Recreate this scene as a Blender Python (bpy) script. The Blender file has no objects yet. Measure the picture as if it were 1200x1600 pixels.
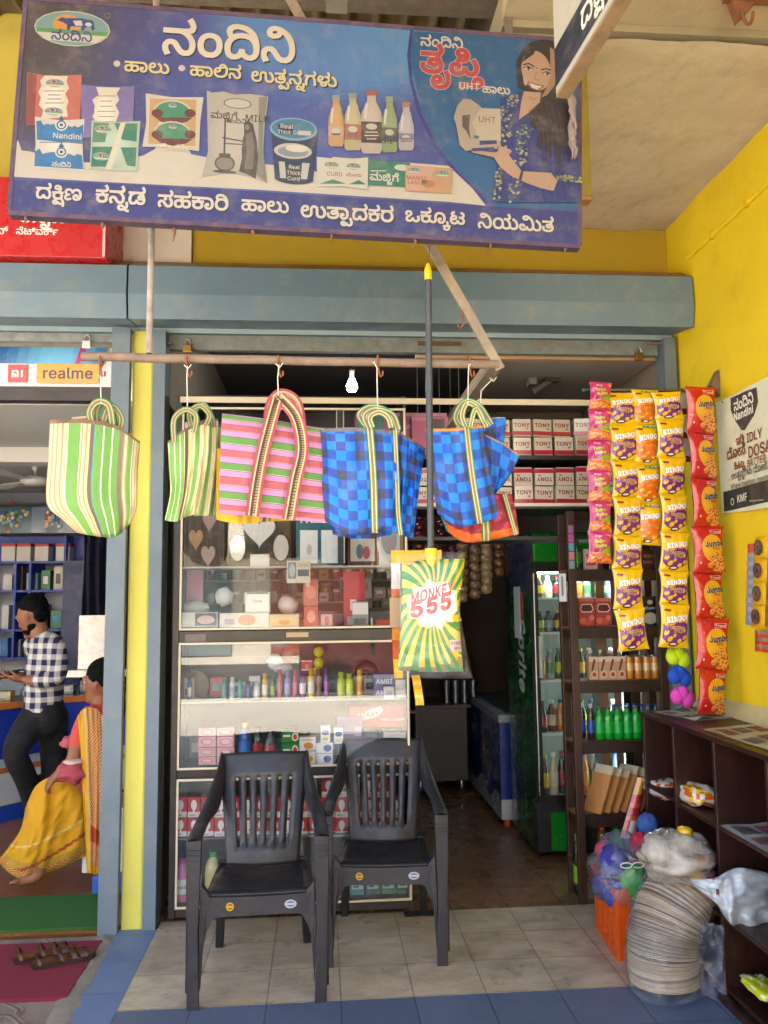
import bpy, math, random
from mathutils import Vector as V, Matrix, noise, geometry
R = math.radians
random.seed(7)
SC = bpy.context.scene
COL = SC.collection
# ------------------------------------------------------------------ camera
EYE = V((0, 0, 1.655)); FOC = 1270.0            # focal length in photo pixels (1200 x 1600)
yaw, pitch, roll = .078, .105, -.0107
fw = V((math.sin(yaw)*math.cos(pitch), math.cos(yaw)*math.cos(pitch), math.sin(pitch)))
r0 = V((math.cos(yaw), -math.sin(yaw), 0)); u0 = r0.cross(fw)
rt = r0*math.cos(roll)+u0*math.sin(roll); up = u0*math.cos(roll)-r0*math.sin(roll)
cd = bpy.data.cameras.new('camera'); cam = bpy.data.objects.new('camera', cd); COL.objects.link(cam)
cam.matrix_world = Matrix(((rt.x, up.x, -fw.x, EYE.x), (rt.y, up.y, -fw.y, EYE.y), (rt.z, up.z, -fw.z, EYE.z), (0, 0, 0, 1)))
cd.sensor_fit = 'VERTICAL'; cd.sensor_height = 24; cd.lens = FOC/1600*24
cd.clip_start = .05; cd.clip_end = 2000
SC.camera = cam
# ------------------------------------------------------------------ sky, sun, exposure
SUN_EL, SUN_AZ = R(58), R(335)                  # azimuth from +Y, clockwise: over the shop roof, a little left
w = bpy.data.worlds.new('World'); SC.world = w; w.use_nodes = True
nt = w.node_tree; sk = nt.nodes.new('ShaderNodeTexSky'); sk.sky_type = 'NISHITA'; sk.sun_disc = False
sk.sun_elevation = SUN_EL; sk.sun_rotation = SUN_AZ; sk.air_density = 1.2; sk.dust_density = 3
nt.links.new(sk.outputs[0], nt.nodes['Background'].inputs[0]); nt.nodes['Background'].inputs[1].default_value = .15
sd = bpy.data.lights.new('sun', 'SUN'); sd.energy = 4.5; sd.angle = R(.5); sd.color = (1, .95, .86)
so = bpy.data.objects.new('sun', sd); COL.objects.link(so)
sdir = V((math.sin(SUN_AZ)*math.cos(SUN_EL), math.cos(SUN_AZ)*math.cos(SUN_EL), math.sin(SUN_EL)))
so.rotation_euler = sdir.to_track_quat('Z', 'Y').to_euler()
SC.view_settings.view_transform = 'Standard'; SC.view_settings.look = 'None'
SC.view_settings.exposure = 2.87; SC.view_settings.gamma = 1
SC.render.engine = 'CYCLES'
cy = SC.cycles
cy.use_denoising = True; cy.max_bounces = 8; cy.diffuse_bounces = 5; cy.glossy_bounces = 4; cy.transmission_bounces = 4
cy.transparent_max_bounces = 24; cy.sample_clamp_indirect = 8; cy.caustics_reflective = False; cy.caustics_refractive = False
# ------------------------------------------------------------------ helpers
def ray(px, py): return fw+rt*((px-600)/FOC)-up*((py-800)/FOC)
def at(ax, val, px, py):                         # the point of the plane axis = val that the photo shows at (px, py)
    d = ray(px, py); return EYE+d*((val-EYE[ax])/d[ax])
def aX(px, py, v): return at(0, v, px, py)
def aY(px, py, v): return at(1, v, px, py)
def aZ(px, py, v=0.): return at(2, v, px, py)
def lin(c): return c/12.92 if c <= .04045 else ((c+.055)/1.055)**2.4
def hx(c):
    if not isinstance(c, str): return c
    return tuple(lin(int(c[i:i+2], 16)/255) for i in (1, 3, 5))+(1.,)
def sh(c, k): c = hx(c); return (c[0]*k, c[1]*k, c[2]*k, 1.)
def nz(x, y=0, z=0): return noise.noise(V((x, y, z)))
def lerp(a, b, t): return a+(b-a)*t
def smooth(t): t = max(0, min(1, t)); return t*t*(3-2*t)
def pl(pts, t):                                  # point of a polyline at 0..1
    n = len(pts)-1; k = min(int(t*n), n-1); return lerp(pts[k], pts[k+1], t*n-k)

class MB:
    def __init__(s): s.v = []; s.f = []; s.c = []; s.s = []
    def add(s, vs, fs, col, smo=False):
        o = len(s.v); s.v += [V(p) for p in vs]
        many = isinstance(col, list)
        for i, f in enumerate(fs):
            s.f.append([o+k for k in f]); s.c.append(hx(col[i] if many else col)); s.s.append(smo)
    def box(s, x0, x1, y0, y1, z0, z1, col):
        s.add([(x, y, z) for x in (x0, x1) for y in (y0, y1) for z in (z0, z1)],
              [(0, 1, 3, 2), (4, 6, 7, 5), (0, 4, 5, 1), (2, 3, 7, 6), (0, 2, 6, 4), (1, 5, 7, 3)], col)
    def obox(s, c, ex, ey, ez, col):             # centre and three half-axis vectors
        c, ex, ey, ez = V(c), V(ex), V(ey), V(ez)
        s.add([c+ex*a+ey*b+ez*d for a in (-1, 1) for b in (-1, 1) for d in (-1, 1)],
              [(0, 1, 3, 2), (4, 6, 7, 5), (0, 4, 5, 1), (2, 3, 7, 6), (0, 2, 6, 4), (1, 5, 7, 3)], col)
    def bar(s, a, b, wd, dp, col, side=None):    # rectangular bar from a to b
        a, b = V(a), V(b); d = (b-a); L = d.length; d = d.normalized()
        x = (side or (V((0, 1, 0)) if abs(d.y) < .9 else V((1, 0, 0)))); x = (x-d*x.dot(d)).normalized(); y = d.cross(x)
        s.obox((a+b)/2, y*wd/2, x*dp/2, d*L/2, col)
    def tube(s, pts, r, col, n=8, smo=True, cap=True):
        pts = [V(p) for p in pts]; m = len(pts); rs = r if isinstance(r, list) else [r]*m
        vs = []; x = None
        for i, p in enumerate(pts):
            d = (pts[min(i+1, m-1)]-pts[max(i-1, 0)]).normalized()
            if x is None: x = d.orthogonal().normalized()
            x = (x-d*x.dot(d)); x = x.normalized() if x.length > 1e-6 else d.orthogonal().normalized()
            y = d.cross(x)
            vs += [p+(x*math.cos(2*math.pi*k/n)+y*math.sin(2*math.pi*k/n))*rs[i] for k in range(n)]
        fs = [(i*n+k, i*n+(k+1) % n, (i+1)*n+(k+1) % n, (i+1)*n+k) for i in range(m-1) for k in range(n)]
        s.add(vs, fs, col, smo)
        if cap: s.add(vs[:n], [tuple(range(n))[::-1]], col); s.add(vs[-n:], [tuple(range(n))], col)
    def lathe(s, prof, c, col, n=16, ax=V((0, 0, 1)), sx=1, sy=1, smo=True):   # prof [(r, h)], col or one per band
        ax = V(ax); x = ax.orthogonal().normalized() if abs(ax.z) < .99 else V((1, 0, 0)); y = ax.cross(x); c = V(c); vs = []
        for r, h in prof: vs += [c+ax*h+x*(math.cos(2*math.pi*k/n)*r*sx)+y*(math.sin(2*math.pi*k/n)*r*sy) for k in range(n)]
        m = len(prof)
        fs = [(i*n+k, i*n+(k+1) % n, (i+1)*n+(k+1) % n, (i+1)*n+k) for i in range(m-1) for k in range(n)]
        cl = [col[i] for i in range(m-1) for k in range(n)] if isinstance(col, list) else col
        s.add(vs, fs, cl, smo)
        s.add(vs[:n], [tuple(range(n))[::-1]], col[0] if isinstance(col, list) else col); s.add(vs[-n:], [tuple(range(n))], col[-1] if isinstance(col, list) else col)
    def grid(s, fn, nu, nv, col, smo=True, us=None, closed=False):   # fn(u, v); col colour or col(u, v) at the cell's middle
        us = us or [i/nu for i in range(nu+1)]; nu = len(us)-1
        vs = [fn(u, j/nv) for j in range(nv+1) for u in us]
        fs = [(j*(nu+1)+i, j*(nu+1)+i+1, (j+1)*(nu+1)+i+1, (j+1)*(nu+1)+i) for j in range(nv) for i in range(nu)]
        if callable(col): col = [col((us[i]+us[i+1])/2, (j+.5)/nv) for j in range(nv) for i in range(nu)]
        s.add(vs, fs, col, smo)
    def ball(s, c, rx, ry, rz, col, n=14, m=9, amp=0, fr=8, sd=0):
        c = V(c)
        def fn(u, v):
            a, b = u*2*math.pi, (v-.5)*math.pi
            d = V((math.cos(a)*math.cos(b), math.sin(a)*math.cos(b), math.sin(b)))
            k = 1+amp*nz(d.x*fr+sd, d.y*fr, d.z*fr)
            return c+V((d.x*rx*k, d.y*ry*k, d.z*rz*k))
        s.grid(fn, n, m, col)
    def poly(s, pts, col): s.add(pts, [tuple(range(len(pts)))], col)
    def prism(s, pts, off, col):                 # polygon pushed along off, closed
        n = len(pts); a = [V(p) for p in pts]; b = [p+V(off) for p in a]
        s.add(a+b, [tuple(range(n)), tuple(range(2*n-1, n-1, -1))]+[(i, i+n, (i+1) % n+n, (i+1) % n) for i in range(n)], col)
    def ribbon(s, pts, wv, th, cols):            # flat band along pts, wv the width vector (or one per point), striped by cols [(share, colour)]
        pts = [V(p) for p in pts]; tot = sum(c[0] for c in cols); ts = [0]
        for c in cols: ts.append(ts[-1]+c[0]/tot)
        wl = wv if isinstance(wv, list) else [V(wv)]*len(pts)
        for sgn in (-1, 1):
            vs = []
            for i, p in enumerate(pts):
                d = (pts[min(i+1, len(pts)-1)]-pts[max(i-1, 0)]).normalized(); nn = d.cross(V(wl[i])); nn = nn.normalized()*th/2*sgn if nn.length > 0 else V()
                vs += [p+V(wl[i])*(t-.5)+nn for t in ts]
            k = len(ts)
            s.add(vs, [(i*k+j, i*k+j+1, (i+1)*k+j+1, (i+1)*k+j) for i in range(len(pts)-1) for j in range(k-1)], [cols[j][1] for i in range(len(pts)-1) for j in range(k-1)], True)
    def build(s, name, mat, parent=None, bev=0, weld=False, hi=False):
        o0 = V(parent.location) if parent is not None and parent.parent is None else (V(parent.parent.location) if parent is not None else V())
        me = bpy.data.meshes.new(name); me.from_pydata([p-o0 for p in s.v], [], s.f)
        at_ = me.color_attributes.new('Col', 'FLOAT_COLOR', 'CORNER'); buf = []
        for p, c in zip(s.f, s.c): buf += list(c)*len(p)
        at_.data.foreach_set('color', buf)
        me.polygons.foreach_set('use_smooth', s.s)
        me.materials.append(mat); me.update()
        o = bpy.data.objects.new(name, me); COL.objects.link(o)
        if parent is not None: o.parent = parent
        if bev:
            b = o.modifiers.new('edge', 'BEVEL'); b.width = bev; b.segments = 2; b.limit_method = 'ANGLE'; b.angle_limit = R(40); b.use_clamp_overlap = True
        return o

def tag(o, label=None, cat=None, group=None, kind=None):
    for k, v in (('label', label), ('category', cat), ('group', group), ('kind', kind)):
        if v: o[k] = v
    return o
def thing(name, loc, label, cat, group=None):
    o = bpy.data.objects.new(name, None); COL.objects.link(o); o.location = V(loc); o.empty_display_size = .05
    return tag(o, label, cat, group)
def dup(o, loc, rz=0, label=None, group=None, rot=None):
    r = o.copy(); COL.objects.link(r); r.location = V(loc); r.rotation_euler = rot or (0, 0, rz)
    if label: r['label'] = label
    if group: r['group'] = group
    for ch in list(o.children):
        c = ch.copy(); COL.objects.link(c); c.parent = r
        for g in list(ch.children):
            d = g.copy(); COL.objects.link(d); d.parent = c
    return r
NTH = ['first', 'second', 'third', 'fourth', 'fifth', 'sixth', 'seventh', 'eighth', 'ninth', 'tenth', 'eleventh', 'twelfth']

# ------------------------------------------------------------------ lettering and flat print
def dec(cs): return [[(c[i]/200, c[i+1]/200) for i in range(0, len(c), 2)] for c in cs]
def fatten(p, k):
    if not k: return p
    q = [p[i] for i in range(len(p)) if (p[i][0]-p[i-1][0])**2+(p[i][1]-p[i-1][1])**2 > 1e-7]; n = len(q); out = []
    for i in range(n):
        a, b, c = q[i-1], q[i], q[(i+1) % n]
        d1 = V((b[0]-a[0], b[1]-a[1])).normalized(); d2 = V((c[0]-b[0], c[1]-b[1])).normalized()
        n1 = V((-d1.y, d1.x)); n2 = V((-d2.y, d2.x)); m = n1+n2
        if m.length < .3: m = n1
        m.normalize(); f = k/max(.5, m.dot(n1)); out.append((b[0]+m.x*f, b[1]+m.y*f))
    return out
_tc = {}
def tris_of(key, cs, bold):                      # contours -> groups of (verts, tris)
    k = (key, bold)
    if k in _tc: return _tc[k]
    # fill by the non-zero rule: cut the outline into level strips, each filled between its edges
    cs = [fatten(c, bold*.36) for c in cs if len(c) > 2]; E = []; vs = []; ts = []
    for c in cs:
        for i in range(len(c)):
            (x1, y1), (x2, y2) = c[i-1], c[i]
            if abs(y1-y2) > 1e-6: E.append((min(y1, y2), max(y1, y2), x1, y1, (x2-x1)/(y2-y1), 1 if y2 > y1 else -1))
    ys = []
    for y in sorted(y for c in cs for _, y in c):
        if not ys or y-ys[-1] > .006: ys.append(y)
    for ya, yb in zip(ys, ys[1:]):
        ym = (ya+yb)/2; act = sorted((e[2]+(ym-e[3])*e[4], e) for e in E if e[0] < ym < e[1]); wnd = 0; st = None
        for x, e in act:
            was = wnd; wnd += e[5]
            if was == 0: st = e
            elif wnd == 0:
                o = len(vs); f = lambda q, y: V((q[2]+(max(q[0], min(q[1], y))-q[3])*q[4], y, 0))
                vs += [f(st, ya), f(e, ya), f(e, yb), f(st, yb)]; ts += [(o, o+1, o+2), (o, o+2, o+3)]
    res = [(vs, ts)]
    _tc[k] = res; return res
def layout(s, bold=0, sp=0):                     # [(groups, x)], width in em
    x = 0; out = []
    for wd in s.split(' '):
        if wd in WORDS:
            L, a = WORDS[wd]
            for i in range(0, len(L), 2): out.append((tris_of(L[i], dec(GLY[L[i]]), bold), x+L[i+1]/1000))
            x += a/1000
        else:
            for ch in wd:
                if ch not in LAT: x += .3; continue
                a, g = LAT[ch]; out.append((tris_of('l'+ch, dec(g), bold), x)); x += a/1000+sp+bold*.5
        x += .3
    return out, x-.3
class Art:
    """Flat print: polygons painted over one another, each a hair above the one below."""
    def __init__(s): s.items = []; s.k = 0
    def tri(s, vs, ts, col, k=None):
        s.k += 1; s.items.append(([V((p[0], p[1])) for p in vs], ts, hx(col), s.k if k is None else k))
    def poly(s, pts, col):
        vs = [V((x, y, 0)) for x, y in pts]
        s.tri(pts, [tuple(t) for t in geometry.tessellate_polygon([vs])], col)
    def rect(s, x0, y0, x1, y1, col): s.tri([(x0, y0), (x1, y0), (x1, y1), (x0, y1)], [(0, 1, 2), (0, 2, 3)], col)
    def ell(s, x, y, a, b, col, n=18, rot=0, a0=0, a1=360):
        full = a1-a0 >= 360; m = n if full else n+1
        ps = [(math.cos(R(a0+(a1-a0)*i/n))*a, math.sin(R(a0+(a1-a0)*i/n))*b) for i in range(m)]
        c, d = math.cos(R(rot)), math.sin(R(rot)); s.poly([(x+p*c-q*d, y+p*d+q*c) for p, q in ps], col)
    def line(s, pts, wd, col):
        l = []; r = []; n = len(pts); ws = wd if isinstance(wd, list) else [wd]*n
        for i, (x, y) in enumerate(pts):
            a, b = pts[max(i-1, 0)], pts[min(i+1, n-1)]; d = V((b[0]-a[0], b[1]-a[1]));  d = d.normalized() if d.length else V((1, 0))
            l.append((x-d.y*ws[i]/2, y+d.x*ws[i]/2)); r.append((x+d.y*ws[i]/2, y-d.x*ws[i]/2))
        s.tri(l+r, [t for i in range(n-1) for t in ((i, i+1, n+i+1), (i, n+i+1, n+i))], col)
    def text(s, t, x, y, h, col, bold=.03, wfit=None, al='l', rot=0, slant=0, sp=0, arc=0):
        g, wd = layout(t, bold, sp); kx = h = h if not wfit else wfit/wd; wd *= kx
        ox = {'l': 0, 'c': -wd/2, 'r': -wd}[al]; c, d = math.cos(R(rot)), math.sin(R(rot)); s.k += 1
        for i, (grps, gx) in enumerate(g):
            for j, (vs, ts) in enumerate(grps):
                pts = []
                for p in vs:
                    a = (p.x+gx)*kx+ox+p.y*h*slant; b = p.y*h
                    if arc: b += arc*(1-(2*a/wd if al == 'c' else 2*a/wd-1)**2)
                    pts.append((x+a*c-b*d, y+a*d+b*c))
                s.tri(pts, ts, col, s.k+.3*(i % 2)+.12*(j % 3))
        s.k = math.ceil(s.k)+1
    def emit(s, mb, fmap, maxe=1e9, dl=.0003):
        for vs, ts, col, k in s.items:
            vs = list(vs); ts = list(ts)
            for _ in range(5):
                new = []; ch = False; mids = {}
                def mid(a, b):
                    key = (min(a, b), max(a, b))
                    if key not in mids: mids[key] = len(vs); vs.append((vs[a]+vs[b])/2)
                    return mids[key]
                longe = lambda a, b: (vs[a]-vs[b]).length > maxe
                for t in ts:
                    a, b, c = t; e = [longe(a, b), longe(b, c), longe(c, a)]; n = sum(e)
                    if n == 0: new.append(t); continue
                    ch = True
                    if n == 3: x, y, z = mid(a, b), mid(b, c), mid(c, a); new += [(a, x, z), (x, b, y), (z, y, c), (x, y, z)]
                    else:
                        while not e[0]: a, b, c = b, c, a; e = e[1:]+e[:1]
                        if n == 1: x = mid(a, b); new += [(a, x, c), (x, b, c)]
                        elif e[1]: x, y = mid(a, b), mid(b, c); new += [(a, x, c), (x, y, c), (x, b, y)]
                        else: x, z = mid(a, b), mid(c, a); new += [(a, x, z), (x, b, z), (z, b, c)]
                ts = new
                if not ch: break
            mb.add([fmap(p.x, p.y, k*dl) for p in vs], ts, col, maxe < 100)
def flatmap(o, u, v, n=None):
    o, u, v = V(o), V(u).normalized(), V(v).normalized(); n = V(n).normalized() if n is not None else v.cross(u).normalized()*-1
    return lambda a, b, h: o+u*a+v*b+n*h

# ------------------------------------------------------------------ materials (each reads the mesh's own colour)
def M(name, rough=.5, metal=0, var=.1, vs=5, bump=0, bs=60, coat=0, spec=.5, dirt=0, dcol='#6b5a45', ds=9, stretch=None, rvar=.12, sss=0, fix=None):
    m = bpy.data.materials.new(name); m.use_nodes = True; n = m.node_tree.nodes; l = m.node_tree.links; b = n['Principled BSDF']
    at_ = n.new('ShaderNodeAttribute' if not fix else 'ShaderNodeRGB')
    if fix: at_.outputs[0].default_value = hx(fix)
    else: at_.attribute_name = 'Col'
    geo = n.new('ShaderNodeTexCoord'); src = geo.outputs['Object']
    if stretch:
        mp = n.new('ShaderNodeMapping'); l.new(src, mp.inputs[0]); mp.inputs['Scale'].default_value = stretch; src = mp.outputs[0]
    def nzt(sc, det=5, r=.6):
        t = n.new('ShaderNodeTexNoise'); l.new(src, t.inputs['Vector']); t.inputs['Scale'].default_value = sc; t.inputs['Detail'].default_value = det; t.inputs['Roughness'].default_value = r; return t.outputs['Fac']
    def rng(s, a, b_, c, d):
        t = n.new('ShaderNodeMapRange'); l.new(s, t.inputs[0])
        for i, x in enumerate((a, b_, c, d)): t.inputs[i+1].default_value = x
        return t.outputs[0]
    f = nzt(vs); mul = n.new('ShaderNodeMix'); mul.data_type = 'RGBA'; mul.blend_type = 'MULTIPLY'; mul.inputs[0].default_value = 1
    l.new(at_.outputs['Color'], mul.inputs[6]); l.new(rng(f, .25, .75, 1-var, 1+var), mul.inputs[7]); out = mul.outputs[2]
    if dirt:
        d = rng(nzt(ds, 9, .72), .5, .78, 0, dirt); mx = n.new('ShaderNodeMix'); mx.data_type = 'RGBA'; l.new(d, mx.inputs[0]); l.new(out, mx.inputs[6]); mx.inputs[7].default_value = hx(dcol); out = mx.outputs[2]
    l.new(out, b.inputs['Base Color'])
    l.new(rng(nzt(vs*3), .3, .7, max(.02, rough-rvar), min(1, rough+rvar)), b.inputs['Roughness'])
    b.inputs['Metallic'].default_value = metal; b.inputs['Specular IOR Level'].default_value = spec; b.inputs['Coat Weight'].default_value = coat; b.inputs['Coat Roughness'].default_value = .08
    if sss: b.inputs['Subsurface Weight'].default_value = sss; b.inputs['Subsurface Radius'].default_value = (.02, .008, .004)
    if bump:
        bp = n.new('ShaderNodeBump'); bp.inputs['Strength'].default_value = bump; bp.inputs['Distance'].default_value = .01; l.new(nzt(bs, 4), bp.inputs['Height']); l.new(bp.outputs[0], b.inputs['Normal'])
    return m
def glassy(name, tint=(1, 1, 1), ior=1.45, rough=.0, film=0, fcol=(.9, .9, .9), bump=0, bs=20, fvar=0):
    """Thin clear sheet: see-through, with a Fresnel reflection and (film) a milky or dusty share."""
    m = bpy.data.materials.new(name); m.use_nodes = True; n = m.node_tree.nodes; l = m.node_tree.links; n.remove(n['Principled BSDF']); out = n['Material Output']
    tr = n.new('ShaderNodeBsdfTransparent'); tr.inputs[0].default_value = (*tint, 1); gl = n.new('ShaderNodeBsdfGlossy'); gl.inputs['Roughness'].default_value = rough
    lw = n.new('ShaderNodeLayerWeight'); lw.inputs[0].default_value = .5; pw = n.new('ShaderNodeMath'); pw.operation = 'POWER'; l.new(lw.outputs['Facing'], pw.inputs[0]); pw.inputs[1].default_value = 5
    fr = n.new('ShaderNodeMath'); fr.operation = 'MULTIPLY_ADD'; l.new(pw.outputs[0], fr.inputs[0]); f0 = ((ior-1)/(ior+1))**2; fr.inputs[1].default_value = 1-f0; fr.inputs[2].default_value = f0; mx = n.new('ShaderNodeMixShader'); cur = tr.outputs[0]
    tc = n.new('ShaderNodeTexCoord')
    if film:
        df = n.new('ShaderNodeBsdfDiffuse'); df.inputs[0].default_value = (*fcol, 1); m2 = n.new('ShaderNodeMixShader'); m2.inputs[0].default_value = film
        if fvar:
            t = n.new('ShaderNodeTexNoise'); l.new(tc.outputs['Object'], t.inputs['Vector']); t.inputs['Scale'].default_value = fvar; t.inputs['Detail'].default_value = 6
            mr = n.new('ShaderNodeMapRange'); l.new(t.outputs['Fac'], mr.inputs[0]); mr.inputs[1].default_value = .35; mr.inputs[2].default_value = .75; mr.inputs[3].default_value = film*.3; mr.inputs[4].default_value = film*2; l.new(mr.outputs[0], m2.inputs[0])
        l.new(cur, m2.inputs[1]); l.new(df.outputs[0], m2.inputs[2]); cur = m2.outputs[0]
    l.new(fr.outputs[0], mx.inputs[0]); l.new(cur, mx.inputs[1]); l.new(gl.outputs[0], mx.inputs[2]); l.new(mx.outputs[0], out.inputs[0])
    if bump:
        t = n.new('ShaderNodeTexNoise'); l.new(tc.outputs['Object'], t.inputs['Vector']); t.inputs['Scale'].default_value = bs; t.inputs['Detail'].default_value = 3
        bp = n.new('ShaderNodeBump'); bp.inputs['Strength'].default_value = bump; bp.inputs['Distance'].default_value = .02; l.new(t.outputs['Fac'], bp.inputs['Height'])
        l.new(bp.outputs[0], gl.inputs['Normal']); l.new(bp.outputs[0], lw.inputs['Normal'])
    return m
def emis(name, col, st):
    m = bpy.data.materials.new(name); m.use_nodes = True; b = m.node_tree.nodes['Principled BSDF']; b.inputs['Base Color'].default_value = (.8, .8, .8, 1)
    b.inputs['Emission Color'].default_value = hx(col); b.inputs['Emission Strength'].default_value = st; return m
MAT = dict(
    matte=M('matte_paint', .75, var=.1), card=M('printed_card', .45, var=.06), gloss=M('glossy_print', .22, var=.05, coat=.3), foil=M('foil_packet', .2, var=.05, coat=.6, bump=.25, bs=45),
    plastic=M('moulded_plastic', .42, var=.12, dirt=.1, dcol='#8a8278', ds=14, bump=.05, bs=300), metal=M('bare_metal', .35, 1, var=.15, dirt=.3), steel=M('painted_steel', .5, var=.12, vs=3, dirt=.45, bump=.04, bs=200),
    rust=M('weathered_pipe', .8, var=.25, vs=12, dirt=.75, dcol='#7a5236', ds=14, bump=.3, bs=90), paint=M('wall_paint', .85, var=.07, vs=1.2, bump=.12, bs=130, dirt=.12, dcol='#7d7030', ds=3),
    cloth=M('woven_plastic', .5, var=.07, vs=9, bump=.3, bs=260, spec=.4, dirt=.32, dcol='#9a917c', ds=6), ribbon=M('webbing', .7, var=.1, vs=20, bump=.3, bs=400), skin=M('skin', .5, var=.05, spec=.4, sss=.05), hair=M('hair', .4, var=.25, vs=60, bump=.5, bs=180),
    dark=M('dark_laminate', .4, var=.25, vs=4, dirt=.3, dcol='#4a3d33'), aluminium=M('cream_aluminium', .4, var=.06, dirt=.15), banner=M('faded_banner', .55, var=.05, vs=4, dirt=.34, dcol='#8d7f6a', ds=11, bump=.1, bs=220),
    paper=M('paper', .85, var=.06), concrete=M('concrete', .95, var=.18, vs=2.2, bump=.5, bs=25, dirt=.5, dcol='#57493a', ds=4), mat=M('coir_mat', .95, var=.22, vs=120, bump=.8, bs=300),
    cotton=M('cotton', .85, var=.1, vs=14, bump=.3, bs=200), glass=glassy('window_glass', (.97, .98, .98), 1.65, .0, .008, (.8, .82, .8), fvar=5), film=glassy('clear_film', (.97, .97, .98), 1.45, .07, .06, (.9, .9, .9), .9, 22, fvar=16),
    milky=glassy('milky_film', (.93, .93, .94), 1.5, .12, .3, (.75, .74, .72), .8, 18, fvar=14), string=M('string', .8, var=.1))
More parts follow.
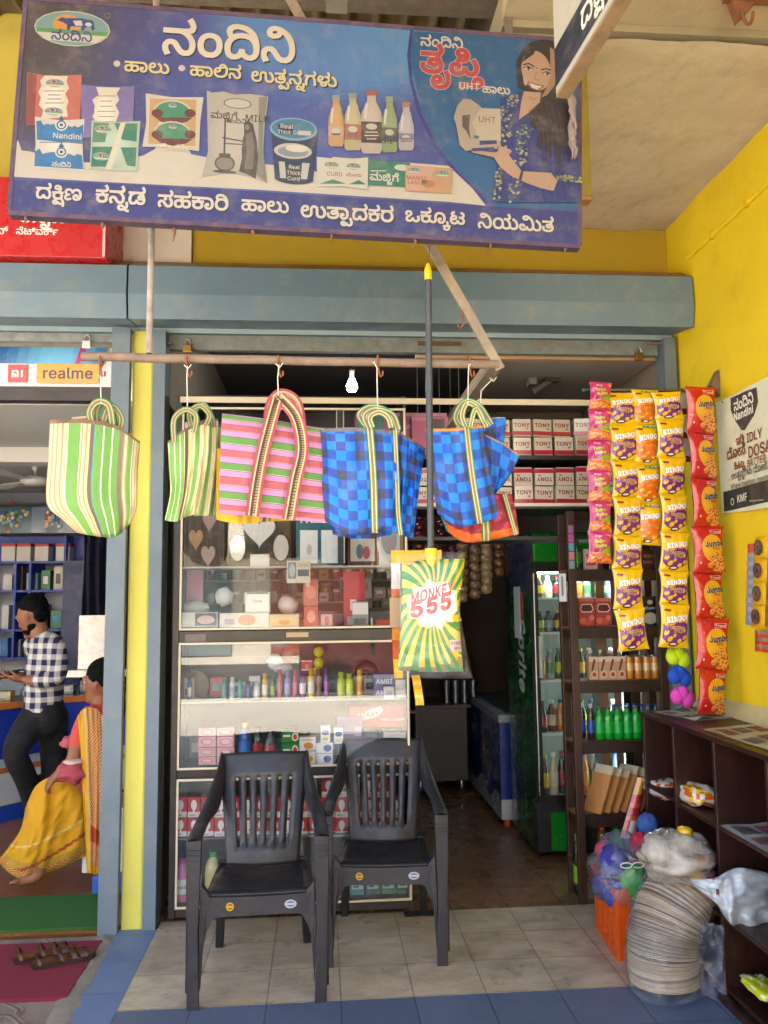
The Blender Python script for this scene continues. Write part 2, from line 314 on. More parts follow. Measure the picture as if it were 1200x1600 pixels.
# Kannada letter outlines (200 units to the em) and the order and spacing of the letters in each word
GLY={42:[[97,-2,87,-1,79,2,73,6,63,18,50,38,47,42,36,46,30,45,26,42,23,36,22,30,25,16,32,3,17,-3,9,12,6,29,7,38,10,46,21,57,28,60,36,61,47,60,56,55,63,48,74,30,82,19,92,14,98,13,107,15,113,21,116,29,117,38,116,52,112,64,105,75,96,84,85,91,73,95,7,95,7,110,92,110,110,112,117,118,118,124,117,130,110,143,105,149,118,158,126,148,133,131,134,122,130,108,126,103,120,99,105,95,90,95,102,97,111,90,119,81,130,62,133,51,134,40,131,22,124,9,112,0]],
6:[[54,-2,41,-1,30,4,20,11,13,21,9,34,7,49,9,63,13,75,20,86,30,94,41,98,55,100,70,98,82,93,91,85,98,75,101,63,103,49,101,35,97,22,90,12,81,4,69,-1],[55,13,69,15,79,23,84,34,86,49,84,64,78,75,68,83,55,85,45,84,37,80,31,75,27,68,24,49,26,34,32,22,42,15]],
221:[[33,-1,25,3,18,9,13,19,10,31,8,46,9,57,12,68,17,79,34,98,46,104,60,109,76,110,90,109,101,106,118,95,129,83,124,93,111,111,93,124,82,129,71,132,58,133,45,132,37,128,32,123,31,112,32,108,38,100,27,89,20,97,14,117,16,128,20,136,36,146,57,149,77,146,95,141,109,132,121,122,130,111,137,97,141,82,144,66,145,47,144,31,140,18,135,9,128,3,119,-1,101,-2,94,0,83,7,73,21,80,22,75,13,69,6,57,-1,50,-2],[45,13,54,15,62,20,69,39,84,39,87,27,92,20,99,15,107,13,116,15,123,20,127,29,128,43,125,63,121,72,116,79,109,86,100,91,90,94,75,95,64,94,53,91,38,80,32,73,28,64,25,44,26,30,30,20,37,15]],
223:[[96,-2,87,-1,79,2,73,6,67,12,58,25,54,33,43,44,36,46,30,45,26,42,23,36,22,23,32,3,16,-3,9,12,6,29,7,38,10,46,14,52,21,57,28,60,36,61,47,60,55,55,62,48,74,30,78,24,86,16,98,13,113,18,121,32,123,41,123,51,122,69,118,85,111,100,103,113,93,124,81,132,69,137,56,139,50,138,46,136,43,132,43,124,49,118,61,119,67,122,71,128,73,136,89,135,86,125,82,117,77,111,70,107,55,104,47,104,35,110,30,115,27,128,28,135,35,146,48,152,56,153,73,151,89,145,103,135,116,123,126,108,134,91,138,72,140,51,139,34,134,21,128,10,119,3,109,-1]],
165:[[30,0,17,8,9,20,7,36,9,52,17,64,30,72,47,75,58,74,63,72,70,67,73,63,71,78,64,87,48,95,41,96,72,97,80,91,84,86,88,75,88,64,91,67,104,74,115,75,132,72,144,64,151,52,154,36,151,21,143,8,130,0,105,-2,97,0,85,8,78,20,82,20,79,14,69,4,62,0,55,-2],[47,13,59,14,66,19,71,27,72,36,71,46,66,54,58,58,48,60,34,57,29,53,24,43,23,37,25,27,30,19,37,14],[112,13,123,14,131,19,136,27,137,36,134,49,131,54,120,59,113,60,102,58,94,53,89,46,88,37,89,27,94,19,102,14],[7,95,7,110,130,110,130,95]],
60:[[81,48,80,33,76,21,70,11,62,4,52,-1,39,-2,29,-1,20,2,14,7,9,14,6,21,5,30,8,44,11,49,16,53,27,56,34,55,41,48,42,42,39,33,36,31,31,30,26,31,23,33,20,42,22,42,20,40,19,31,20,24,24,18,30,14,39,12,47,13,53,16,58,21,62,28,65,48,64,59,59,76,54,82,45,89,39,92,23,94,12,95,-50,95,-50,110,16,110,28,110,48,106,62,98,73,84,78,74,80,62]],
51:[[75,-2,55,0,38,6,25,16,15,28,9,44,7,62,9,76,12,89,19,99,27,106,37,111,48,113,57,112,69,106,74,100,77,86,76,78,73,70,68,64,62,60,53,57,34,56,22,62,24,76,31,72,38,70,50,71,57,74,60,79,61,85,60,91,58,95,54,98,48,99,42,98,36,95,31,90,27,83,24,74,23,61,24,49,29,37,36,28,47,20,60,15,76,14,91,15,104,19,114,25,122,33,126,44,128,56,126,69,120,81,111,90,98,98,108,113,123,102,135,90,142,74,144,56,143,41,137,27,128,15,115,6,97,0]],
63:[[23,-2,9,0,-3,5,-14,14,-24,25,-14,35,4,19,13,15,24,13,34,15,42,21,47,30,49,42,48,55,44,67,38,76,30,85,21,92,10,98,18,113,31,106,43,96,52,86,59,73,64,59,65,43,64,31,61,20,55,10,47,4,36,-1]],
231:[[76,-2,55,0,38,6,25,16,15,28,9,44,7,62,9,76,12,89,19,99,27,106,37,111,48,113,57,112,69,106,74,100,77,86,76,78,73,70,68,64,53,57,34,56,24,60,22,62,24,76,31,72,38,70,50,71,57,74,60,79,61,85,60,91,58,95,54,98,48,99,42,98,36,95,31,90,27,83,24,74,23,61,24,49,29,37,36,28,47,20,60,15,77,14,94,16,108,21,119,29,128,41,133,56,134,74,134,85,129,107,125,117,119,126,112,133,104,137,94,139,88,138,84,136,81,128,82,124,88,118,100,119,106,122,110,128,112,136,126,135,124,125,120,117,115,111,109,107,94,104,87,104,77,107,73,110,67,118,65,128,67,138,73,146,83,151,95,153,108,151,119,146,128,139,143,118,147,104,150,90,151,74,150,58,147,44,141,31,133,19,123,10,110,3,94,-1]],
13:[[183,-2,166,4,160,9,151,25,149,41,148,52,148,76,147,83,143,92,134,97,129,97,118,94,114,91,110,81,110,62,112,42,110,29,106,18,99,9,89,3,77,-1,63,-2,47,0,33,6,22,16,14,28,9,44,7,62,9,77,13,90,19,99,28,107,37,111,48,113,57,112,69,106,74,100,77,86,76,78,73,70,68,64,62,60,53,57,36,56,29,58,16,66,13,70,17,83,26,74,35,70,50,71,57,74,60,79,61,85,60,91,58,95,54,98,48,99,38,96,30,89,25,78,23,62,25,43,32,28,45,17,54,14,64,13,75,14,89,22,93,29,95,36,95,55,93,75,94,86,103,103,110,108,119,112,130,113,143,111,157,101,160,97,164,77,165,67,165,51,165,40,167,31,173,20,177,17,193,13,201,14,208,17,213,21,217,27,220,35,221,44,220,55,217,66,213,75,199,92,189,100,200,113,212,103,221,92,228,82,233,70,236,58,237,44,236,31,232,19,225,10,217,3,206,-1]],
38:[[62,-2,49,-2,37,1,20,10,14,16,7,32,7,49,8,52,24,50,23,37,24,32,30,22,42,16,61,13,82,16,95,23,102,36,100,54,97,58,90,63,79,67,60,65,57,59,58,55,64,51,76,51,85,57,90,66,89,79,82,90,72,96,68,97,91,98,97,94,104,80,105,67,100,52,96,46,83,39,68,36,57,38,48,42,43,49,41,59,44,70,53,78,61,80,84,79,98,74,107,67,116,51,117,41,114,23,103,9,96,4,75,-2],[8,95,8,110,75,110,94,112,100,118,101,124,100,130,93,143,88,149,101,158,113,139,116,131,117,122,113,108,109,103,103,99,89,95,78,95]],
116:[[-59,-64,-68,-59,-74,-51,-76,-41,-74,-32,-70,-25,-63,-21,-54,-19,-46,-20,-41,-23,-37,-28,-36,-38,-38,-42,-49,-41,-50,-33,-57,-32,-62,-36,-61,-46,-58,-50,-47,-53,-41,-53,-33,-49,-28,-37,-15,-37,-13,-44,-10,-49,-6,-52,0,-53,7,-52,11,-50,14,-46,16,-32,15,-23,8,-2,2,7,15,14,24,0,31,-23,30,-43,27,-52,22,-58,9,-65,1,-66,-10,-64,-20,-57,-22,-53,-20,-53,-33,-63,-42,-66]],
115:[[-36,-13,-20,-16,-14,-21,-3,-34,9,-54,18,-59,23,-60,30,-58,32,-72,23,-74,10,-71,0,-64,-8,-51,-16,-37,-25,-29,-35,-26,-41,-27,-47,-33,-48,-37,-44,-46,-36,-50,-18,-49,-9,-46,-1,-41,4,-34,7,-26,8,-11,7,-4,2,7,15,14,19,7,23,-8,22,-27,19,-37,6,-52,-12,-61,-22,-63,-41,-62,-50,-60,-60,-50,-63,-37,-61,-27,-55,-20,-47,-15]],
25:[[65,95,57,94,50,91,44,86,36,73,30,54,29,47,28,22,28,0,10,0,10,25,11,41,12,55,16,68,21,80,29,90,40,98,43,95,9,95,9,110,77,110,96,112,101,116,103,124,103,130,96,143,90,149,103,158,111,148,119,131,120,122,119,115,112,104,100,97,92,95,93,96,103,87,110,77,115,65,118,53,119,40,120,26,120,0,101,0,101,22,101,40,98,62,91,79,84,88,76,93]],
52:[[65,-2,51,3,46,7,43,13,42,26,44,30,52,38,51,34,38,37,19,48,12,57,7,66,6,77,7,87,10,96,15,103,22,108,41,113,49,112,61,107,68,96,69,89,66,76,61,70,55,66,47,63,36,62,20,65,16,67,17,80,30,76,43,77,49,79,52,83,53,88,52,93,50,96,40,99,32,97,26,93,22,87,21,72,23,66,32,57,39,53,59,48,73,47,93,49,107,54,116,62,118,73,117,81,114,87,108,92,102,95,83,95,83,110,102,110,108,111,115,114,119,121,116,136,112,143,106,149,119,158,127,148,135,131,134,114,125,101,117,97,114,103,125,96,129,91,134,80,135,73,134,64,131,56,122,45,116,41,102,35,95,34,94,39,101,31,103,27,104,21,102,12,96,4,86,-1],[79,12,84,14,87,18,88,22,87,27,84,31,73,34,61,31,58,27,57,22,58,18,61,15,66,13]],
40:[[29,0,18,9,11,24,8,44,9,56,16,77,22,85,30,92,39,97,42,95,8,95,8,110,102,110,121,112,128,118,128,130,121,143,115,149,128,158,136,148,144,131,145,122,141,108,134,101,117,95,117,97,132,84,137,76,144,56,145,44,142,24,135,9,124,0,101,-2,94,0,83,7,73,21,80,22,75,13,69,6,57,-1,50,-2],[45,13,54,15,62,20,69,39,84,39,87,27,92,20,99,15,107,13,116,15,123,20,127,29,128,43,125,63,116,80,109,86,100,91,90,94,75,95,64,94,53,91,45,87,38,81,32,73,28,64,25,44,26,30,30,20,37,15]],
288:[[57,-2,44,-1,32,2,17,15,13,24,12,41,16,52,25,61,30,64,33,61,7,61,7,75,108,75,108,61,81,62,84,64,98,53,103,41,102,24,98,15,92,8,82,2,71,-1],[57,13,71,15,80,20,85,28,87,37,84,50,80,55,74,58,57,61,41,58,31,50,28,44,29,27,35,20,44,15],[53,70,48,75,61,81,67,86,71,92,74,113,68,123,64,126,53,129,47,128,43,126,40,119,40,115,46,110,51,109,60,110,71,117,76,123,82,114,76,106,66,99,51,96,45,96,38,98,28,105,25,118,27,127,32,135,41,141,53,142,64,141,79,132,85,124,88,115,89,106,88,96,85,87,75,74],[41,-54,29,-52,20,-47,14,-39,12,-29,14,-20,18,-13,25,-9,34,-7,42,-8,47,-11,51,-16,52,-26,50,-30,39,-29,38,-21,33,-19,28,-21,26,-24,27,-34,30,-38,41,-41,55,-37,60,-25,73,-25,74,-32,77,-37,81,-40,87,-41,93,-40,99,-35,100,-20,98,-14,90,-4,102,3,110,-24,109,-34,106,-44,99,-51,87,-54,78,-52,70,-48,65,-41,68,-40,60,-48,55,-51],[103,-68,105,-64,107,-53,105,-30,104,-23,101,-15,97,-9,102,3,113,-14,116,-23,119,-41,119,-62,117,-70]],
37:[[120,-2,106,0,95,6,87,16,85,30,87,41,92,50,101,56,112,58,122,57,129,53,134,48,135,33,133,28,119,29,120,39,115,44,107,44,101,36,100,30,101,23,105,18,111,14,121,13,135,16,140,21,144,28,147,38,148,52,147,65,144,76,140,84,134,91,126,95,117,97,106,95,98,90,92,82,89,71,74,71,71,83,65,91,57,95,46,97,36,96,29,92,25,86,24,75,29,66,32,63,42,60,53,60,53,46,35,44,28,41,25,38,23,32,23,28,26,17,31,14,44,13,55,17,60,21,70,9,63,4,47,-2,38,-2,24,0,14,6,8,15,6,26,9,39,12,44,22,52,29,55,29,50,22,53,13,63,10,68,7,80,12,97,25,108,34,112,45,113,58,111,68,107,77,100,85,89,79,90,94,107,109,112,118,113,132,111,143,105,152,96,159,83,163,68,164,51,164,40,162,30,154,13,148,6,131,-1]],
23:[[57,-2,44,-1,32,2,17,15,13,24,12,41,16,52,25,61,30,64,33,61,7,61,7,75,49,75,54,82,54,88,51,95,60,97,67,95,70,87,70,82,67,75,108,75,108,61,81,62,84,64,98,53,103,41,102,24,98,15,92,8,82,2,71,-1],[57,13,71,15,80,20,85,28,87,37,84,50,80,55,74,58,57,61,41,58,31,50,28,44,29,27,35,20,44,15],[7,95,7,110,67,110,86,112,91,116,93,124,92,130,86,143,80,149,93,158,101,148,106,139,109,118,108,113,101,103,95,99,81,95,70,95]],
35:[[29,0,18,9,11,24,8,44,9,56,16,77,22,85,30,92,39,97,42,95,8,95,8,110,104,110,123,112,128,116,130,124,129,130,122,143,117,149,130,158,138,148,145,131,146,122,142,108,135,101,118,95,118,98,130,90,134,85,138,74,138,61,135,54,129,47,117,40,102,39,91,44,87,48,84,60,86,69,91,76,98,79,113,80,118,79,135,68,141,59,145,49,146,37,145,26,141,16,136,8,128,2,120,-1,110,-2,98,-1,88,3,80,10,73,21,80,22,75,13,69,6,57,-1,50,-2],[45,13,54,15,61,20,66,28,69,37,84,37,87,26,93,19,100,15,108,13,120,16,128,23,131,37,128,52,121,64,116,67,105,68,100,64,99,60,100,56,105,52,109,51,119,55,124,62,124,73,118,83,106,91,91,95,82,95,64,94,53,91,45,87,38,81,32,73,28,64,25,44,26,30,30,20,37,15]],
56:[[97,-2,87,-1,79,2,73,6,63,18,50,38,47,42,36,46,30,45,26,42,23,36,22,30,25,16,32,3,17,-3,9,12,6,29,7,38,10,46,21,57,28,60,36,61,50,58,61,51,70,37,82,19,87,16,98,13,107,15,113,21,118,39,117,48,109,67,101,77,114,87,123,76,129,65,133,54,134,41,132,22,124,9,112,0],[68,63,60,66,57,70,57,79,64,86,68,87,73,86,79,79,80,75,79,70,73,64],[6,95,6,110,92,110,111,112,116,116,118,124,117,130,111,143,105,149,118,158,126,148,131,139,134,118,130,108,126,103,120,99,106,95,95,95]],
57:[[30,0,17,8,9,20,7,36,9,52,17,64,30,72,47,75,58,74,63,72,70,67,73,63,71,78,64,87,48,95,41,96,72,97,80,91,84,86,88,75,88,64,91,67,104,74,115,75,132,72,144,64,151,52,154,36,151,21,143,8,130,0,105,-2,97,0,85,8,78,20,82,20,79,14,69,4,62,0,55,-2],[47,13,59,14,66,19,71,27,72,36,71,46,66,54,58,58,48,60,34,57,29,53,24,43,23,37,25,27,30,19,37,14],[112,13,123,14,131,19,136,27,137,36,134,49,131,54,120,59,113,60,102,58,94,53,89,46,88,37,89,27,94,19,102,14],[7,95,7,110,111,110,130,112,135,116,137,124,137,130,130,143,124,149,137,158,145,148,153,131,154,122,150,108,140,99,125,95,115,95]],
134:[[57,-2,44,-1,32,2,17,15,13,24,12,41,16,52,25,61,30,64,33,61,7,61,7,75,49,75,54,82,54,88,51,95,60,97,67,95,70,87,70,82,67,75,108,75,108,61,81,62,84,64,98,53,103,41,102,24,98,15,92,8,82,2,71,-1],[57,13,71,15,80,20,85,28,87,37,84,50,80,55,74,58,57,61,41,58,31,50,28,44,29,27,35,20,44,15],[7,95,7,110,85,110,85,95]],
230:[[65,-2,50,-1,36,4,25,11,16,22,10,37,8,55,13,77,18,86,33,101,43,106,53,109,72,110,80,108,93,102,105,91,101,99,92,114,79,126,71,130,55,133,43,132,36,128,32,123,31,112,32,108,38,100,27,89,18,102,15,110,14,117,16,128,20,136,34,146,53,149,68,147,80,143,91,136,100,128,108,117,114,106,118,94,122,70,122,57,120,40,115,25,107,13,96,4,82,-1],[65,14,78,15,88,19,96,26,101,34,106,54,104,66,100,76,94,84,86,90,76,94,66,95,54,94,44,90,36,84,30,76,26,66,25,54,28,37,36,24,49,16]],
147:[[62,-2,49,-2,37,1,20,10,14,16,7,32,7,49,8,52,24,50,23,37,24,32,30,22,42,16,61,13,82,16,95,23,102,36,100,54,97,58,90,63,79,67,60,65,57,59,58,55,64,51,76,51,85,57,90,66,89,79,82,90,72,96,68,97,91,98,97,94,104,80,105,67,100,52,96,46,83,39,68,36,57,38,48,42,43,49,41,59,44,70,53,78,61,80,84,79,98,74,107,67,116,51,117,41,114,23,103,9,96,4,75,-2],[8,95,8,110,94,110,94,95]],
49:[[65,-2,50,-1,36,4,25,11,16,22,10,35,8,51,9,62,15,79,20,87,26,93,34,98,37,95,8,95,8,110,80,110,99,112,104,116,106,124,105,130,99,143,93,149,106,158,114,148,119,139,122,118,118,108,114,103,104,97,99,96,98,98,111,86,116,79,121,62,122,51,120,36,115,23,107,13,96,4,82,-1],[65,14,78,15,88,19,96,26,101,34,106,54,104,66,100,76,94,85,86,90,76,94,66,95,54,94,44,90,36,84,30,76,26,66,25,54,28,37,36,24,49,16]],
20:[[112,-2,101,-1,92,3,83,10,76,21,82,21,72,7,60,0,52,-2,33,-1,25,2,18,7,11,20,10,27,13,42,17,48,29,59,50,74,53,78,54,88,53,92,48,96,43,98,31,97,25,94,22,90,21,84,22,78,25,73,11,66,5,86,6,93,13,105,28,112,38,113,49,112,58,108,68,98,70,91,70,78,64,66,45,51,31,40,27,35,26,28,28,21,31,17,37,14,45,13,56,15,64,20,69,29,72,39,87,39,89,27,95,20,103,15,112,13,122,15,128,19,133,32,128,49,124,53,138,63,143,56,148,41,149,32,148,22,145,14,140,7,133,2,124,-1]],
64:[[6,-1,-5,5,-15,13,-24,23,-14,34,2,18,18,13,26,15,31,18,34,24,35,38,33,59,35,79,40,90,47,100,58,107,70,111,83,113,97,111,109,108,127,94,134,84,141,61,142,48,140,33,137,21,130,11,122,4,112,-1,99,-2,89,-1,80,2,74,7,69,14,66,21,65,30,68,44,76,53,87,56,94,55,101,48,102,37,96,31,91,30,83,33,80,42,82,42,79,31,84,18,90,14,99,12,107,13,113,16,118,21,122,28,125,47,124,60,121,72,115,82,107,90,97,95,84,97,74,96,66,93,59,88,54,81,51,73,50,52,51,42,50,20,41,5,26,-2]],
96:[[8,-74,-6,-72,-15,-67,-21,-60,-23,-51,-20,-40,-12,-32,-12,-34,-27,-34,-27,-21,5,-21,2,-23,9,-10,8,5,3,15,18,19,23,8,25,-4,22,-16,17,-24,17,-21,44,-21,44,-34,27,-34,28,-33,33,-36,38,-45,39,-50,37,-60,31,-67,22,-72],[8,-61,16,-60,21,-57,24,-53,25,-48,24,-42,21,-38,15,-35,8,-34,1,-35,-5,-38,-8,-42,-9,-48,-8,-53,-5,-57,1,-60]],
33:[[40,-2,32,0,19,9,14,16,9,33,8,43,9,57,13,69,19,79,27,86,37,91,49,93,63,90,68,86,75,75,76,68,75,61,68,49,61,45,43,42,33,43,19,50,15,55,19,68,27,60,33,57,42,56,56,59,59,63,60,68,57,76,48,79,41,78,34,74,26,61,24,41,26,28,32,19,45,14,51,13,62,15,70,21,76,29,79,39,94,39,97,27,103,20,110,15,119,13,129,15,135,19,139,25,140,32,139,40,132,52,126,56,113,61,127,70,136,66,143,61,149,54,153,47,156,31,154,18,148,7,136,0,112,-2,99,3,88,13,83,20,90,21,78,7,72,3,57,-2],[38,82,28,87,22,93,18,100,17,107,20,118,24,123,30,127,50,131,51,115,37,112,34,109,33,105,34,101,37,97,42,94,49,92],[100,61,100,76,119,76,124,77,132,81,136,89,135,98,132,104,125,109,114,112,120,127,134,122,144,115,150,105,152,94,151,85,147,77,141,69,126,62,119,61]],
48:[[62,-2,48,-1,37,3,27,9,20,17,11,35,8,56,10,71,15,85,23,96,33,105,46,111,61,113,75,111,86,107,96,101,103,93,112,75,114,65,114,55,113,39,108,25,100,14,89,5,77,-1],[61,13,81,18,88,24,97,43,98,56,97,67,94,77,89,85,81,92,72,96,61,97,51,96,42,92,35,86,29,78,26,68,24,55,29,32,34,24,42,18],[144,-2,130,0,118,5,107,14,97,25,108,35,116,26,125,19,134,15,144,13,155,15,163,21,168,30,170,42,169,55,165,66,159,76,140,91,129,95,156,96,165,90,173,82,179,74,186,55,186,35,182,19,172,6,155,-1],[218,-2,203,0,191,5,180,14,171,25,181,35,189,26,198,19,207,15,218,13,229,15,237,21,242,30,243,42,242,55,238,67,225,85,204,98,213,113,226,106,237,96,246,86,254,73,258,59,260,43,259,31,255,20,249,10,241,4,231,-1],[185,122,181,108,171,99,156,95,146,95,120,95,120,110,142,110,161,112,168,118,168,130,161,143,155,149,168,158,176,148,184,131]],
228:[[34,-1,25,2,17,7,11,14,7,23,6,33,9,49,14,56,20,61,27,64,36,65,46,64,53,60,58,54,60,46,57,34,43,36,45,42,42,49,36,51,30,50,25,46,22,41,21,34,23,26,27,19,35,15,46,13,58,15,67,20,72,29,74,39,89,39,92,27,97,20,104,15,113,13,125,16,133,24,137,36,139,51,137,69,133,85,126,100,118,113,107,124,96,132,83,137,70,139,64,138,60,136,57,128,58,124,64,118,75,119,81,122,86,128,88,136,103,135,100,125,96,117,91,111,85,107,69,104,61,104,49,110,42,121,41,128,42,135,49,146,62,152,70,153,87,151,103,145,118,135,130,123,141,108,149,91,154,72,155,51,155,41,151,23,144,10,133,2,121,-2,105,-2,98,0,88,8,79,20,85,21,74,6,68,2,53,-2],[186,-2,172,0,160,5,149,14,139,25,150,35,158,26,167,19,176,15,187,13,198,15,206,21,211,30,212,42,211,55,207,67,201,76,193,85,184,92,173,98,182,113,194,106,206,96,215,86,222,73,227,59,229,43,224,20,218,10,210,4,199,-1]],
65:[[-21,-83,-34,-82,-44,-78,-52,-72,-58,-64,-62,-55,-63,-44,-62,-36,-55,-21,-49,-16,-41,-13,-33,-12,-20,-15,-15,-18,-12,-22,-10,-28,-11,-42,-16,-48,-24,-53,-40,-54,-53,-50,-55,-35,-43,-42,-27,-40,-24,-33,-24,-29,-33,-24,-42,-27,-45,-30,-49,-38,-47,-55,-42,-63,-34,-68,-22,-69,-3,-66,4,-61,9,-54,13,-44,14,-31,11,-11,3,7,17,14,26,-7,29,-22,29,-31,26,-54,16,-70,0,-80]],
224:[[34,-1,25,2,17,7,11,14,7,23,6,33,9,49,14,56,20,61,27,64,36,65,46,64,53,60,58,54,60,46,57,34,43,36,45,42,42,49,36,51,30,50,25,46,22,41,21,34,23,26,27,19,35,15,46,13,58,15,67,20,72,29,74,39,89,39,92,27,97,20,105,15,114,13,120,14,129,20,132,26,134,38,133,47,130,57,125,67,117,77,131,87,139,76,145,65,149,53,150,40,149,26,145,16,139,8,132,2,124,-1,106,-2,98,0,92,3,79,20,85,21,74,6,68,2,53,-2],[59,71,40,77,48,89,67,84,77,86,84,91,87,107,84,118,81,123,72,128,66,129,60,128,53,123,53,115,57,111,64,109,73,110,84,117,89,123,95,114,89,106,79,99,64,96,58,96,51,98,41,105,38,111,37,118,39,127,45,135,54,141,66,142,77,141,92,132,101,115,102,106,101,95,97,86,92,79,85,74,77,72]],
111:[[20,-35,20,-42,15,-51,11,-55,-3,-61,-24,-62,-89,-62,-89,-47,-25,-47,-30,-51,-34,-40,-33,-29,-28,-18,-15,-11,-7,-10,5,-12,13,-17,18,-25],[-20,-37,-15,-52,-22,-47,-5,-47,1,-44,4,-41,5,-31,2,-27,-7,-24,-12,-25,-19,-32]],
11:[[64,-2,52,-1,42,2,35,6,30,12,27,20,26,28,28,40,36,49,47,54,63,56,74,56,93,49,101,44,115,29,125,12,131,-8,114,-11,110,3,105,16,97,27,88,35,77,40,63,42,54,41,47,38,43,34,42,28,43,22,48,17,55,14,65,13,79,14,90,17,99,22,106,28,112,36,116,45,118,55,117,79,112,89,105,95,96,97,88,95,82,90,77,83,75,74,59,74,56,84,52,91,45,95,37,97,30,96,25,93,22,83,25,69,10,64,5,84,6,92,9,99,14,105,28,112,36,113,50,110,61,103,70,89,64,88,68,97,79,108,85,111,98,113,110,111,119,106,126,98,131,88,134,76,135,65,131,40,122,24,116,17,103,8,92,2,79,-1]],
216:[[33,-1,25,3,18,9,13,19,10,31,8,46,13,71,19,82,27,92,37,100,49,106,62,109,86,110,96,108,114,101,122,95,129,87,136,66,133,52,129,47,117,40,102,39,91,44,87,48,84,60,86,69,91,76,98,79,113,80,118,79,135,68,141,59,145,49,146,37,145,26,141,16,136,8,128,2,120,-1,110,-2,98,-1,88,3,80,10,73,21,80,22,75,13,69,6,57,-1,50,-2],[45,13,54,15,61,20,66,28,69,37,84,37,87,26,93,19,100,15,108,13,120,16,128,23,131,37,128,52,121,64,116,67,105,68,100,64,99,60,100,56,105,52,109,51,119,55,124,62,124,73,118,83,99,93,75,95,64,94,53,91,38,80,32,73,28,64,25,44,26,30,30,20,37,15],[57,149,74,148,88,144,101,139,121,125,129,116,138,96,141,86,142,70,138,58,122,85,129,87,124,98,109,115,99,122,81,130,58,133,42,131,33,125,31,121,32,108,38,99,26,90,20,98,14,117,16,128,20,136,36,146]],
124:[[-48,-13,-37,-15,-26,-26,-22,-32,-29,-31,-19,-18,-12,-15,-3,-13,4,-14,15,-21,19,-26,22,-39,21,-46,16,-59,3,-72,-7,-61,4,-52,7,-46,8,-40,5,-31,1,-28,-4,-27,-10,-28,-18,-37,-19,-44,-33,-44,-34,-37,-42,-28,-48,-27,-53,-28,-59,-35,-58,-46,-51,-56,-45,-61,-54,-72,-67,-58,-72,-49,-73,-32,-67,-21,-56,-14]],
71:[[-102,95,-102,110,-55,110,-35,112,-30,114,-24,120,-22,130,-24,138,-27,143,-33,147,-41,148,-48,147,-54,144,-58,139,-59,129,-65,138,-59,139,-53,138,-48,134,-47,130,-50,123,-58,120,-65,122,-69,125,-72,136,-71,142,-64,154,-49,161,-40,162,-30,161,-22,158,-10,146,-7,137,-6,128,-8,115,-11,109,-19,101,-43,95,-51,95],[6,-1,-5,5,-15,13,-24,23,-14,34,2,18,18,13,26,15,31,18,34,24,35,38,33,59,35,79,40,90,47,100,58,107,70,111,83,113,97,111,109,108,127,94,134,84,141,61,142,48,140,33,137,21,130,11,122,4,112,-1,99,-2,89,-1,80,2,74,7,69,14,66,21,65,30,68,44,76,53,87,56,94,55,101,48,102,37,96,31,91,30,83,33,80,42,82,42,79,31,84,18,90,14,99,12,107,13,113,16,118,21,122,28,125,47,124,60,121,72,115,82,107,90,97,95,84,97,74,96,66,93,59,88,54,81,51,73,50,52,51,42,50,20,41,5,26,-2],[226,86,225,78,222,70,217,64,210,60,201,57,191,56,180,57,172,60,160,70,165,83,174,74,183,70,198,71,205,74,208,79,209,91,202,98,196,99,190,98,179,91,173,76,172,65,173,52,177,42,183,33,191,25,201,18,212,13,203,-2,190,5,179,14,170,24,162,36,158,49,156,65,158,78,162,90,168,100,176,107,185,111,196,113,205,112,218,105,222,100,225,93]],
270:[[97,-2,87,-1,79,2,73,6,63,18,50,38,47,42,36,46,30,45,26,42,23,36,22,30,25,16,32,3,17,-3,9,12,6,29,7,38,10,46,21,57,28,60,36,61,50,58,61,51,70,37,82,19,87,16,98,13,107,15,113,21,118,39,117,48,109,67,101,77,114,87,123,76,129,65,133,54,134,41,132,22,124,9,112,0],[68,63,60,66,57,70,57,79,64,86,68,87,73,86,79,79,80,75,79,70,73,64],[6,95,6,110,85,110,105,112,110,114,116,120,118,130,116,138,113,143,107,147,99,148,92,147,86,144,82,139,81,129,75,138,81,139,87,138,92,134,93,130,90,123,82,120,75,122,71,125,68,136,69,142,76,154,91,161,100,162,110,161,118,158,130,146,133,137,134,128,132,115,129,109,121,101,97,95,89,95]],
237:[[46,-2,29,0,17,8,9,20,6,36,9,52,17,64,29,72,47,74,57,74,72,67,77,62,81,55,83,48,84,30,82,21,73,7,65,2,56,-1],[47,13,58,14,66,19,70,27,72,36,70,46,66,54,58,58,48,60,34,57,25,48,23,43,24,27,29,19,37,14],[113,-2,103,-2,88,5,83,11,76,25,75,43,77,51,81,59,94,71,103,74,114,75,131,72,143,64,151,52,153,36,151,21,143,8,130,0],[112,13,123,14,131,19,135,27,137,36,135,46,130,54,123,58,112,60,101,58,94,53,89,46,87,37,89,27,94,19,101,14],[40,72,33,73,21,77,29,89,48,84,58,86,62,88,68,96,68,113,62,123,53,128,47,129,41,128,37,126,34,119,34,115,40,110,45,109,54,110,65,117,70,123,76,114,70,106,60,99,45,96,39,96,32,98,22,105,19,118,21,127,26,135,35,141,47,142,58,141,73,132,79,124,82,115,83,106,82,94,73,79,66,75,58,73]],
